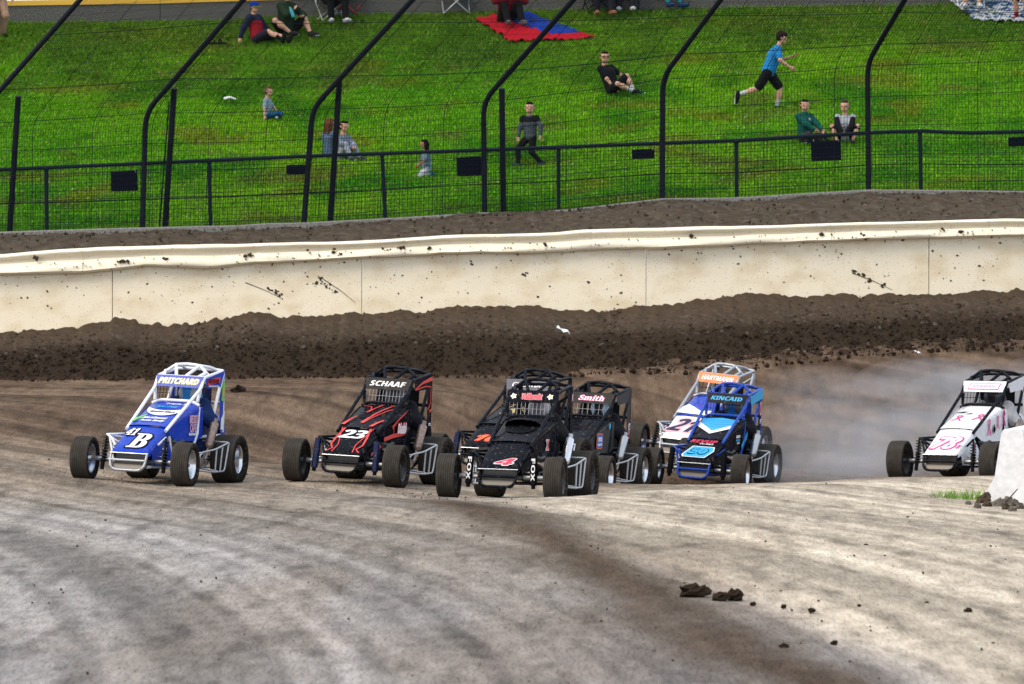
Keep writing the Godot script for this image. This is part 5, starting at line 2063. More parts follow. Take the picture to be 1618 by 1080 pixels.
func build_cars() -> void:
	var v2 := func(list: Array) -> Array: return list.map(func(q): return Vector2(q[0], q[1]))
	# --- 41B
	var c := race_car({"label": "blue race car with white roll cage and number 41B on its nose", "frame": M.frame_white, "hood": M.blue, "visor": M.blue, "flag": M.blue, "rim": M.chrome, "bumper": M.frame_silver, "axle": M.steel, "seat": M.navy, "wires": 5, "wire_to": -0.1, "wire_m": M.ink, "nerf": M.frame_silver, "px": 211.0, "d": 66.7, "yaw": -17.5})
	var nose := piece(c, "nose_panel")
	outlined(nose, "B", M.print_white, M.ink, NOSE_C + Vector3(0.045, -0.035, 0.065), RX, NOSE_U, 0.2, 0.34, 0.12, true)
	outlined(nose, "41", M.print_white, M.ink, NOSE_C + Vector3(-0.12, 0.06, -0.11), RX, NOSE_U, 0.13, 0.17, 0.2, true)
	var hood := piece(c, "hood")
	letters(hood, "Northwest", M.print_white, HOOD_C + HOOD_U * -0.2, RX, HOOD_U, 0.29, 0.075, 0.2)
	letters(hood, "Auto Body", M.print_white, HOOD_C + HOOD_U * -0.315, RX, HOOD_U, 0.3, 0.085, 0.2)
	var cres: Array = arc_pts(0.0, 0.2, 0.235, 0.3, PI * 1.0, TAU, 16)
	cres.append_array(arc_pts(0.0, 0.24, 0.235, 0.14, TAU, PI, 14))
	decal(hood, "crescent_print", M.print_white, HOOD_C, RX, HOOD_U, cres)
	letters(hood, "Speed Mart", M.ink, HOOD_C + HOOD_U * 0.03, RX, HOOD_U, 0.31, 0.075, 0.25, 0.4, 0.007)
	letters(hood, "RACING", M.print_cyan, HOOD_C + HOOD_U * 0.24 + RX * -0.02, RX, HOOD_U, 0.24, 0.06, 0.2, 0.3, 0.005)
	letters(hood, "Triple X", M.print_white, HOOD_C + HOOD_U * 0.36 + RX * 0.05, RX, HOOD_U, 0.26, 0.06, 0.2, 0.5, 0.005)
	strip(hood, "leaf_print", M.print_green, HOOD_C, RX, HOOD_U, v2.call([[-0.22, -0.36], [-0.215, -0.24], [-0.15, -0.1]]), 0.035, 0.03)
	strip(hood, "leaf_print", M.print_green, HOOD_C, RX, HOOD_U, v2.call([[-0.2, -0.24], [-0.13, -0.22]]), 0.03, 0.05)
	outlined(piece(c, "visor_board"), "PRITCHARD", M.print_white, M.print_yellow, VISOR_C, RX, VISOR_U, 0.49, 0.075, 0.3)
	var sp := piece(c, "side_panel", 1)
	letters(sp, "MEXICO", M.rose, flank(0.76, -0.18), SR, UPV, 0.3, 0.1, 0.0, 0.2, 0.006)
	letters(sp, "CAFE", M.rose, flank(0.655, -0.16), SR, UPV, 0.2, 0.1, 0.0, 0.2, 0.006)
	letters(sp, "Mount Vernon Wa.", M.print_white, flank(0.585, -0.16), SR, UPV, 0.26, 0.035, 0.0, 0.6, 0.006)
	var sail := piece(c, "sail_panel", 1)
	decal(sail, "sponsor_print", M.red, Vector3(0.322, 1.2, -0.76), SR, UPV, v2.call([[-0.2, -0.035], [0.2, -0.005], [0.22, 0.065], [-0.18, 0.03]]))
	letters(sail, "KEISER", M.ink, Vector3(0.324, 1.212, -0.76), SR, Vector3(0, 1, 0.0), 0.34, 0.05, 0.1, 0.6, 0.005)
	letters(sail, "Construction Sea. Wa.", M.print_white, Vector3(0.322, 1.155, -0.76), SR, UPV, 0.34, 0.024, 0.0, 0.4, 0.004)
	decal(sail, "badge_print", M.print_green, Vector3(0.322, 1.1, -1.1), SR, UPV, v2.call([[-0.05, -0.12], [0.04, -0.13], [0.05, 0.06], [0.0, 0.15], [-0.05, 0.06]]))
	decal(sail, "badge_centre", M.print_gold, Vector3(0.325, 1.08, -1.1), SR, UPV, arc_pts(0, 0, 0.032, 0.07, 0, TAU * 0.95, 12))
	decal(sail, "white_flash", M.print_white, Vector3(0.322, 0.76, -1.13), SR, UPV, v2.call([[-0.06, -0.13], [0.05, -0.13], [0.05, 0.1], [-0.06, 0.0]]))
	var ep := piece(c, "engine_panel", 1)
	for k in 3:
		letters(ep, ["Maxim", "PerTec", "HOOSIER"][k], M.print_white if k < 2 else M.rose, Vector3(0.262, 0.41 - 0.055 * k, 0.62), SR, UPV, 0.15, 0.035, 0.1, 0.5, 0.006)
	driver(c, "driver in blue and white helmet inside the blue car numbered 41B", cloth(0.012, 0.03, 0.12), cloth(0.6, 0.6, 0.62), paint(0.02, 0.22, 0.6), mt(0.35, 0.38, 0.42, 0.3), 0.05)

	# --- 23
	c = race_car({"label": "black race car with red stripes and a white number 23 on its nose", "frame": M.frame_black, "hood": M.black_paint, "visor": M.black_paint, "flag": M.black_paint, "rim": M.black_rim, "coils": false, "shock_cover": M.navy, "px": 545.0, "d": 67.7, "yaw": -18.4, "nerf": M.frame_silver, "wires": 13, "muffler": M.exhaust})
	nose = piece(c, "nose_panel")
	letters(nose, "23", M.print_white, NOSE_C + NOSE_U * 0.14, RX, NOSE_U, 0.29, 0.2, 0.25, 1.6)
	for s in [-1.0, 1.0]:
		strip(nose, "stripe_print", M.red, NOSE_C, RX, NOSE_U, v2.call([[s * 0.16, 0.3], [s * 0.19, 0.05], [s * 0.2, -0.12], [s * 0.15, -0.22], [s * 0.21, -0.3]]), 0.03, 0.015)
		strip(nose, "stripe_print", M.red, NOSE_C, RX, NOSE_U, v2.call([[s * 0.2, 0.3], [s * 0.11, -0.12], [s * 0.13, -0.3]]), 0.012, 0.014)
	hood = piece(c, "hood")
	strip(hood, "stripe_print", M.red, HOOD_C, RX, HOOD_U, v2.call([[-0.23, 0.36], [-0.12, 0.33], [-0.08, 0.22], [-0.1, 0.1]]), 0.014, 0.02)
	strip(hood, "stripe_print", M.red, HOOD_C, RX, HOOD_U, v2.call([[0.0, 0.42], [-0.05, 0.28], [-0.08, 0.12]]), 0.022, 0.012)
	strip(hood, "stripe_print", M.red, HOOD_C, RX, HOOD_U, v2.call([[0.14, 0.42], [0.06, 0.2], [0.02, 0.02], [-0.02, -0.3]]), 0.018, 0.035)
	strip(hood, "stripe_print", M.red, HOOD_C, RX, HOOD_U, v2.call([[0.22, 0.3], [0.14, 0.22], [0.05, -0.05], [0.0, -0.32]]), 0.018, 0.012)
	strip(hood, "stripe_print", M.red, HOOD_C, RX, HOOD_U, v2.call([[-0.16, -0.05], [-0.2, -0.2], [-0.22, -0.4]]), 0.01, 0.05)
	strip(hood, "stripe_print", M.red, HOOD_C, RX, HOOD_U, v2.call([[0.22, -0.16], [0.17, -0.28], [0.14, -0.42]]), 0.03, 0.05)
	decal(hood, "vent_opening", M.ink, HOOD_C + HOOD_U * -0.04 + RX * -0.06, RX, HOOD_U, arc_pts(0, 0, 0.065, 0.09, 0, TAU * 0.95, 16))
	letters(piece(c, "visor_board"), "SCHAAF", M.print_white, VISOR_C, RX, VISOR_U, 0.44, 0.07, 0.3, 1.6)
	sp = piece(c, "side_panel", 1)
	strip(sp, "stripe_print", M.red, flank(0.72, -0.05), SR, UPV, v2.call([[-0.22, -0.03], [0.0, 0.07], [0.34, 0.18]]), 0.04, 0.008)
	strip(sp, "stripe_print", M.red, flank(0.72, -0.05), SR, UPV, v2.call([[-0.5, -0.17], [-0.2, -0.13], [0.2, -0.1], [0.36, -0.03]]), 0.05, 0.05)
	strip(sp, "stripe_print", M.red, flank(0.72, -0.05), SR, UPV, v2.call([[0.0, 0.07], [-0.17, -0.01], [-0.17, -0.13]]), 0.02, 0.012)
	outlined(sp, "Diablo", M.print_white, M.red, flank(0.68, -0.18), SR, UPV, 0.34, 0.13, 0.15, false, 1.12)
	strip(piece(c, "engine_panel", 1), "stripe_print", M.red, Vector3(0.27, 0.4, 0.6), SR, UPV, v2.call([[-0.18, -0.03], [0.16, 0.07]]), 0.035, 0.03)
	sail = piece(c, "sail_panel", 1)
	strip(sail, "stripe_print", M.red, Vector3(0.322, 1.2, -0.8), SR, UPV, v2.call([[-0.27, -0.05], [0.0, 0.03], [0.33, 0.08]]), 0.012, 0.05)
	strip(sail, "stripe_print", M.red, Vector3(0.322, 1.2, -0.8), SR, UPV, v2.call([[-0.27, -0.06], [0.1, -0.015], [0.3, -0.02], [0.31, -0.22], [0.23, -0.3]]), 0.012, 0.02)
	strip(sail, "stripe_print", M.red, Vector3(0.322, 0.85, -1.1), SR, UPV, v2.call([[-0.02, 0.03], [0.07, 0.05]]), 0.03, 0.03)
	letters(sail, "RTS", M.print_white, Vector3(0.322, 0.72, -1.12), SR, UPV, 0.07, 0.035)
	driver(c, "driver in black suit and white trimmed helmet inside the black car numbered 23", cloth(0.012, 0.012, 0.018), cloth(0.5, 0.55, 0.6), paint(0.05, 0.06, 0.07), mt(0.1, 0.12, 0.15, 0.25))

	# --- 4
	c = race_car({"label": "plain black race car with a red number 4 on its nose, foremost of the pack", "frame": M.frame_black, "hood": M.black_paint, "visor": M.black_paint, "back_flag": M.black_paint, "rim": M.black_rim, "coils": false, "shock_cover": M.black, "shock_text": "FOX", "scoop": true, "px": 792.0, "d": 65.2, "yaw": -14.0, "nerf": M.frame_silver, "wires": 12, "muffler": M.chrome})
	nose = piece(c, "nose_panel")
	outlined(nose, "4", M.crimson, M.print_white, NOSE_C + NOSE_U * -0.2 + RX * 0.06, RX, NOSE_U, 0.2, 0.16, 0.45, false, 1.12)
	outlined(piece(c, "visor_board"), "Vollbrecht", M.crimson, M.rose, VISOR_C, RX, VISOR_U, 0.24, 0.075, 0.1, true, 1.08)
	for s in [-1.0, 1.0]:
		var star := []
		for i in 10:
			var a := TAU * i / 10.0
			star.append(Vector2(cos(a), sin(a)) * (0.042 if i % 2 else 0.026))
		decal(piece(c, "visor_board"), "flower_print", M.print_white, VISOR_C + RX * s * 0.22, RX, VISOR_U, star)
		decal(piece(c, "visor_board"), "flower_centre", M.print_yellow, VISOR_C + RX * s * 0.22, RX, VISOR_U, arc_pts(0, 0, 0.015, 0.015, 0, TAU * 0.9, 8), 0.006)
	decal(piece(c, "hood"), "scoop_mouth", M.ink, HOOD_C + HOOD_U * -0.12, RX, HOOD_U, arc_pts(0, 0.12, 0.18, 0.17, PI, TAU, 14))
	sp = piece(c, "side_panel", 1)
	outlined(sp, "X", M.red, M.print_white, flank(0.64, -0.02), SR, UPV, 0.14, 0.11, 0.0, true, 1.2)
	letters(piece(c, "sail_panel", 1), "K", M.rose, Vector3(0.324, 1.2, -1.12), SR, UPV, 0.05, 0.08)
	driver(c, "driver in dark suit with green and red trim inside the plain black car numbered 4", cloth(0.015, 0.015, 0.018), cloth(0.04, 0.2, 0.05), paint(0.16, 0.16, 0.2), mt(0.3, 0.3, 0.34, 0.3))

	# --- 10
	c = race_car({"label": "black race car with an orange number 10, tucked behind the plain black car", "frame": M.frame_black, "hood": M.black_paint, "visor": M.navy, "back_flag": M.black_paint, "rim": M.black_rim, "coils": false, "shock_cover": M.navy, "px": 764.0, "d": 71.0, "yaw": -21.0, "size": 1.02, "wires": 12, "scoop": false})
	nose = piece(c, "nose_panel")
	outlined(nose, "10", M.print_orange, M.red, NOSE_C + NOSE_U * -0.1 + RX * 0.02, RX, NOSE_U, 0.3, 0.17, 0.5, false, 1.06)
	hood = piece(c, "hood")
	strip(hood, "pin_stripe", M.print_gold, HOOD_C, RX, HOOD_U, v2.call([[-0.1, 0.42], [-0.14, 0.2], [-0.13, -0.05]]), 0.012, 0.01)
	strip(hood, "pin_stripe", M.print_gold, HOOD_C, RX, HOOD_U, v2.call([[0.1, 0.42], [0.14, 0.2], [0.13, -0.05]]), 0.012, 0.01)
	decal(hood, "gold_emblem", M.print_gold, HOOD_C + HOOD_U * 0.16 + RX * 0.02, RX, HOOD_U, v2.call([[0.0, -0.16], [0.05, -0.05], [0.09, 0.0], [0.05, 0.06], [0.02, 0.18], [-0.03, 0.08], [-0.1, 0.03], [-0.05, -0.03]]))
	letters(piece(c, "visor_board"), "CHRISTIAN", M.print_white, VISOR_C + RX * 0.02, RX, VISOR_U, 0.44, 0.06, 0.3, 1.0)
	driver(c, "driver with blue visor behind the wire screen of the car numbered 10", cloth(0.02, 0.02, 0.025), cloth(0.3, 0.3, 0.35), paint(0.4, 0.4, 0.45), mt(0.05, 0.2, 0.42, 0.25))

	# --- the one with the oil merchant's badge
	c = race_car({"label": "matt black race car with a blue and orange badge on its flank", "frame": M.frame_black, "hood": M.black_paint, "side": mt(0.022, 0.021, 0.02, 0.6), "visor": M.black_paint, "flag": mt(0.02, 0.019, 0.018, 0.6), "rim": M.chrome, "px": 880.0, "d": 75.6, "yaw": -18.0, "wires": 8, "nerf": M.frame_silver, "muffler": M.alloy, "size": 1.03})
	outlined(piece(c, "visor_board"), "Smith", M.print_white, M.pink, VISOR_C, RX, VISOR_U, 0.34, 0.075, 0.4, true, 1.08)
	sp = piece(c, "side_panel", 1)
	decal(sp, "badge_edge", M.print_orange, flank(0.66, 0.1), SR, UPV, v2.call([[-0.13, -0.075], [-0.1, -0.1], [0.1, -0.1], [0.13, -0.075], [0.13, 0.075], [0.1, 0.1], [-0.1, 0.1], [-0.13, 0.075]]), 0.006)
	decal(sp, "badge_print", M.print_blue, flank(0.66, 0.1), SR, UPV, v2.call([[-0.115, -0.07], [-0.095, -0.086], [0.095, -0.086], [0.115, -0.07], [0.115, 0.07], [0.095, 0.086], [-0.095, 0.086], [-0.115, 0.07]]), 0.009)
	letters(sp, "CENTRAL", M.print_white, flank(0.685, 0.1), SR, UPV, 0.19, 0.06, 0.0, 0.8, 0.013)
	letters(sp, "WELDING SUPPLY", M.print_white, flank(0.615, 0.1), SR, UPV, 0.19, 0.035, 0.0, 0.5, 0.013)
	decal(sp, "round_badge", M.print_cyan, flank(0.85, -0.24), SR, UPV, arc_pts(0, 0, 0.04, 0.04, 0, TAU * 0.95, 16), 0.008)
	sail = piece(c, "sail_panel", 1)
	decal(sail, "round_badge", M.print_white, Vector3(0.322, 0.83, -1.12), SR, UPV, arc_pts(0, 0, 0.042, 0.05, 0, TAU * 0.95, 16))
	letters(sail, "K", M.crimson, Vector3(0.325, 0.83, -1.12), SR, UPV, 0.04, 0.05)
	decal(sail, "red_badge", M.rose, Vector3(0.322, 0.72, -1.12), SR, UPV, v2.call([[-0.03, -0.05], [0.03, -0.05], [0.03, 0.05], [-0.03, 0.05]]))
	letters(sail, "REM", M.crimson, Vector3(0.325, 0.72, -1.12), Vector3.UP, Vector3(0, 0, 1), 0.08, 0.035)
	driver(c, "driver with pale blue visor inside the matt black car with the flank badge", cloth(0.012, 0.013, 0.018), cloth(0.03, 0.12, 0.4), paint(0.02, 0.02, 0.03), mt(0.3, 0.45, 0.6, 0.25), 0.05)

	# --- 21
	c = race_car({"label": "silver framed race car with orange visor board and number 21, behind the car numbered 50", "frame": M.frame_silver, "hood": M.blue, "nose": M.white, "side": M.blue, "visor": M.orange, "rim": M.chrome, "rim_rear": M.chrome, "px": 1073.0, "d": 82.5, "yaw": -21.0, "wires": 6, "wire_to": 0.05, "wire_m": M.ink, "size": 1.04})
	nose = piece(c, "nose_panel")
	outlined(nose, "21", M.navy, M.rose, NOSE_C + NOSE_U * 0.02, RX, NOSE_U, 0.32, 0.36, 0.35, false, 1.12)
	hood = piece(c, "hood")
	decal(hood, "white_swoosh", M.print_white, HOOD_C, RX, HOOD_U, v2.call([[-0.24, -0.42], [0.24, -0.42], [0.2, -0.2], [0.05, -0.25], [-0.1, -0.1], [-0.2, -0.02], [-0.25, -0.18]]))
	letters(piece(c, "visor_board"), "HARTMANN", M.print_white, VISOR_C, RX, VISOR_U, 0.46, 0.075, 0.25, 1.0)
	driver(c, "driver of the silver framed car with the orange visor board", cloth(0.03, 0.03, 0.05), cloth(0.3, 0.3, 0.35), paint(0.5, 0.52, 0.56), mt(0.05, 0.06, 0.08, 0.25))

	# --- 50
	c = race_car({"label": "blue framed black and sky blue race car with number 50 on its nose", "frame": M.frame_blue, "hood": M.black_paint, "side": M.black_paint, "visor": M.black_paint, "flag": M.black_paint, "top_flag": M.cyan, "rim": M.chrome, "coils": false, "px": 1100.0, "d": 78.5, "yaw": -17.5, "wires": 3, "wire_to": -0.18, "wire_m": M.ink, "seat": M.blue, "nerf": M.frame_silver, "muffler": M.alloy, "bumper": M.frame_blue})
	nose = piece(c, "nose_panel")
	decal(nose, "plate_edge", M.print_white, NOSE_C, RX, NOSE_U, v2.call([[-0.2, -0.24], [0.12, -0.24], [0.21, -0.05], [0.19, 0.06], [-0.12, 0.06], [-0.22, -0.18]]), 0.012)
	decal(nose, "plate_print", M.print_cyan, NOSE_C, RX, NOSE_U, v2.call([[-0.185, -0.225], [0.11, -0.225], [0.195, -0.045], [0.175, 0.045], [-0.11, 0.045], [-0.2, -0.17]]), 0.015)
	letters(nose, "50", M.ink, NOSE_C + NOSE_U * -0.09, RX, NOSE_U, 0.25, 0.17, 0.35, 0.6, 0.02)
	letters(nose, "50", M.print_cyan, NOSE_C + NOSE_U * -0.09 + RX * 0.006, RX, NOSE_U, 0.225, 0.14, 0.35, -0.2, 0.023)
	letters(nose, "REVUP", M.crimson, NOSE_C + NOSE_U * 0.2, RX, NOSE_U, 0.36, 0.085, 0.3, 1.2, 0.01)
	letters(nose, "TV.NET", M.print_white, NOSE_C + NOSE_U * 0.13 + RX * 0.05, RX, NOSE_U, 0.2, 0.03, 0.2, 0.6, 0.012)
	hood = piece(c, "hood")
	decal(hood, "blue_field", M.print_cyan, HOOD_C + HOOD_U * -0.02, RX, HOOD_U, v2.call([[-0.26, 0.34], [-0.24, 0.0], [0.0, -0.2], [0.24, 0.0], [0.26, 0.34], [0.0, 0.4]]), 0.002)
	for k in 4:
		strip(hood, "rib_print", M.print_blue, HOOD_C, RX, HOOD_U, v2.call([[-0.22, 0.32 - 0.08 * k], [0.0, 0.26 - 0.09 * k], [0.22, 0.32 - 0.08 * k]]), 0.014, 0.014)
	decal(hood, "white_chevron", M.print_white, HOOD_C + HOOD_U * -0.08, RX, HOOD_U, v2.call([[-0.26, 0.24], [-0.25, 0.06], [0.0, -0.22], [0.25, 0.06], [0.26, 0.24], [0.0, -0.1]]))
	letters(piece(c, "visor_board"), "KINCAID", M.print_cyan, VISOR_C, RX, VISOR_U, 0.44, 0.06, 0.35, 1.6)
	sp = piece(c, "side_panel", 1)
	letters(sp, "ASSURED", M.print_white, flank(0.7, -0.02), SR, UPV, 0.2, 0.04, 0.2, 0.8, 0.008)
	letters(sp, "PARTNERS", M.print_cyan, flank(0.65, -0.02), SR, UPV, 0.2, 0.03, 0.2, 0.6, 0.008)
	letters(sp, "AUTO", M.print_white, flank(0.61, -0.04), SR, UPV, 0.12, 0.025, 0.2, 0.6, 0.008)
	strip(sp, "flash_print", M.print_cyan, flank(0.6, -0.3), SR, UPV, v2.call([[-0.12, -0.05], [0.16, 0.12]]), 0.05, 0.09)
	sail = piece(c, "sail_panel", 1)
	decal(sail, "round_badge", M.rose, Vector3(0.322, 1.06, -1.09), SR, UPV, arc_pts(0, 0, 0.055, 0.1, 0, TAU * 0.95, 16))
	decal(sail, "badge_ring", M.crimson, Vector3(0.325, 1.06, -1.09), SR, UPV, arc_pts(0, 0, 0.036, 0.066, 0, TAU * 0.95, 14))
	letters(sail, "RT", M.print_white, Vector3(0.322, 0.88, -1.12), SR, UPV, 0.06, 0.06)
	# cockpit guard on the left
	var gb := Buf.new()
	gb.slab([Vector3(0.33, 0.62, -0.44), Vector3(0.33, 0.76, -0.46), Vector3(0.33, 0.84, -1.05), Vector3(0.33, 0.5, -1.06), Vector3(0.33, 0.46, -0.6)], Vector3.RIGHT, 0.004)
	var guard := part("cockpit_guard", gb.done(), M.black_paint, c)
	decal(guard, "flash_print", M.print_cyan, Vector3(0.335, 0.6, -0.8), SR, UPV, v2.call([[-0.26, -0.08], [0.1, -0.1], [0.24, 0.12], [0.24, 0.03], [0.2, 0.16]]))
	driver(c, "driver with blue and black helmet inside the black and sky blue car numbered 50", cloth(0.012, 0.012, 0.015), cloth(0.05, 0.2, 0.35), paint(0.01, 0.12, 0.4), mt(0.06, 0.07, 0.08, 0.25), 0.04)

	# --- 78
	c = race_car({"label": "white race car with pink ribbons and a magenta outlined number 78, at the right edge", "frame": M.frame_black, "hood": M.white, "visor": M.white, "flag": M.white, "rim": M.black_rim, "px": 1496.0, "d": 76.3, "yaw": -26.0, "size": 1.05, "wires": 7, "wire_to": 0.0, "wire_m": M.ink, "nerf": M.frame_black})
	nose = piece(c, "nose_panel")
	outlined(nose, "78", M.print_white, M.pink, NOSE_C + NOSE_U * -0.08, RX, NOSE_U, 0.29, 0.3, 0.35, false, 1.1)
	letters(nose, "x", M.pink, NOSE_C + NOSE_U * -0.16 + RX * 0.19, RX, NOSE_U, 0.05, 0.09, 0.3)
	hood = piece(c, "hood")
	ribbon(hood, HOOD_C + HOOD_U * -0.08 + RX * -0.12, RX, HOOD_U, 0.21, M.pink)
	ribbon(hood, HOOD_C + HOOD_U * -0.02 + RX * 0.15, RX, HOOD_U, 0.22, M.pink)
	decal(hood, "hood_slot", M.ink, HOOD_C + HOOD_U * 0.14 + RX * -0.16, RX, HOOD_U, v2.call([[-0.09, -0.02], [0.02, 0.0], [0.09, 0.05], [0.0, 0.04]]))
	decal(hood, "hood_slot", M.ink, HOOD_C + HOOD_U * 0.1 + RX * -0.04, RX, HOOD_U, v2.call([[-0.06, -0.02], [0.02, 0.0], [0.06, 0.03], [0.0, 0.02]]))
	var vis := piece(c, "visor_board")
	decal(vis, "visor_frame", M.pink, VISOR_C, RX, VISOR_U, v2.call([[-0.22, -0.045], [0.2, -0.045], [0.23, 0.045], [-0.19, 0.045]]))
	decal(vis, "visor_field", M.print_white, VISOR_C, RX, VISOR_U, v2.call([[-0.205, -0.035], [0.193, -0.035], [0.217, 0.035], [-0.181, 0.035]]), 0.006)
	letters(vis, "NEWMAN", mt(0.4, 0.25, 0.5, 0.5), VISOR_C, RX, VISOR_U, 0.3, 0.04, 0.2, 0.4, 0.009)
	sp = piece(c, "side_panel", 1)
	ribbon(sp, flank(0.68, 0.12), SR, UPV, 0.2, M.pink)
	ribbon(sp, flank(0.74, -0.14), SR, UPV, 0.16, M.pink)
	ribbon(sp, flank(0.79, -0.32), SR, UPV, 0.19, M.pink)
	decal(sp, "spade_print", M.ink, flank(0.66, -0.02), SR, UPV, v2.call([[0.0, -0.06], [0.045, -0.01], [0.0, 0.07], [-0.045, -0.01]]), 0.008)
	ribbon(piece(c, "engine_panel", 1), Vector3(0.268, 0.38, 0.6), SR, UPV, 0.2, M.pink)
	driver(c, "driver in white suit with black trim inside the white car with pink ribbons", cloth(0.5, 0.5, 0.52), cloth(0.02, 0.02, 0.02), paint(0.02, 0.02, 0.025), mt(0.05, 0.06, 0.07, 0.25), 0.05)


# ---------------------------------------------------------------- spectators
func sit(label: String, px: float, py: float, face: float, s: float, p: Dictionary, wear: Dictionary, sink := 0.0) -> Node3D:
	# face: degrees the person is turned from facing the lens towards the viewer's right
	var o := thing("person", label, "person", on_hill(px, py) - Vector3(0, sink, 0))
	o.rotation.y = deg_to_rad(face)
	person(o, s, p, wear)
	return o


func with(p: Dictionary, more: Dictionary) -> Dictionary:
	var q := p.duplicate()
	q.merge(more, true)
	return q


func camp_chair(label: String, px: float, py: float, face: float, seat_m: Material, leg_m: Material) -> Node3D:
	var o := thing("camp_chair", label, "chair", on_hill(px, py), "folding chairs at the head of the bank")
	o.rotation.y = deg_to_rad(face)
	for s in [-1, 1]:
		var b := Buf.new()
		b.tube([Vector3(s * 0.26, 0.0, 0.24), Vector3(-s * 0.24, 0.44, 0.22)], 0.012, 6)
		part("front_leg", b.done(), leg_m, o)
		var c := Buf.new()
		c.tube([Vector3(s * 0.26, 0.0, -0.24), Vector3(-s * 0.24, 0.42, -0.2)], 0.012, 6)
		part("rear_leg", c.done(), leg_m, o)
		var d := Buf.new()
		d.tube([Vector3(s * 0.26, 0.0, 0.24), Vector3(s * 0.26, 0.42, -0.24)], 0.011, 6)
		d.tube([Vector3(s * 0.26, 0.0, -0.24), Vector3(s * 0.27, 0.6, 0.24)], 0.011, 6)
		d.tube([Vector3(s * 0.25, 0.38, -0.2), Vector3(s * 0.26, 0.92, -0.3)], 0.012, 6)
		part("side_frame", d.done(), leg_m, o)
		var e := Buf.new()
		e.box(Vector3(s * 0.28, 0.61, 0.0), Vector3(0.06, 0.016, 0.46), Basis.IDENTITY, 0.006)
		part("armrest", e.done(), seat_m, o)
	var g := []
	for j in 7:
		var line := []
		for i in 7:
			var u := i / 6.0
			var v := j / 6.0
			line.append(Vector3(lerpf(-0.25, 0.25, u), 0.43 - 0.07 * sin(PI * u) * sin(PI * v), lerpf(0.23, -0.2, v)))
		g.append(line)
	var sb := Buf.new()
	for j in 6:
		for i in 6:
			sb.quad(g[j][i], g[j][i + 1], g[j + 1][i + 1], g[j + 1][i], 1)
	part("seat", sb.done(), seat_m, o)
	var bb := Buf.new()
	for i in 6:
		var a0 := Vector3(lerpf(-0.25, 0.25, i / 6.0), 0.44, -0.2 - 0.05 * sin(PI * i / 6.0))
		var a1 := Vector3(lerpf(-0.25, 0.25, (i + 1) / 6.0), 0.44, -0.2 - 0.05 * sin(PI * (i + 1) / 6.0))
		var up := Vector3(0, 0.48, -0.1)
		bb.quad(a0, a1, a1 + up, a0 + up, 1)
	part("backrest", bb.done(), seat_m, o)
	return o


func blanket(label: String, corners: Array, nx: int, ny: int, tones: Array, stripe_of: Callable) -> void:
	# a cloth thrown on the bank; corners run round it as seen, tones are its parts
	var pts := []
	for q in corners:
		pts.append(on_hill(q[0], q[1]))
	var mid: Vector3 = (pts[0] + pts[1] + pts[2] + pts[3]) * 0.25
	var o := thing("blanket", label, "blanket", mid)
	var grid := []
	for j in ny + 1:
		var line := []
		for i in nx + 1:
			var u := float(i) / nx
			var v := float(j) / ny
			var p: Vector3 = (pts[0] as Vector3).lerp(pts[1], u).lerp((pts[3] as Vector3).lerp(pts[2], u), v)
			p.x += 0.06 * n_fine.get_noise_2d(u * 20.0, v * 20.0)
			p.z += 0.08 * n_fine.get_noise_2d(u * 14.0 + 40.0, v * 14.0)
			p.y = hill(p.x, -p.z) + 0.085 + 0.05 * absf(n_fine.get_noise_2d(p.x * 16.0, p.z * 16.0)) + 0.035 * n_fine.get_noise_2d(p.x * 34.0, p.z * 34.0)
			line.append(p - mid)
		grid.append(line)
	for t in tones.size():
		var b := Buf.new()
		for j in ny:
			for i in nx:
				if stripe_of.call(i, j) == t:
					b.quad(grid[j][i], grid[j][i + 1], grid[j + 1][i + 1], grid[j + 1][i], 1)
					var dn := Vector3(0, -0.012, 0)
					b.quad(grid[j][i] + dn, grid[j + 1][i] + dn, grid[j + 1][i + 1] + dn, grid[j][i + 1] + dn, 2)
		part("cloth_panel", b.done(), tones[t], o)


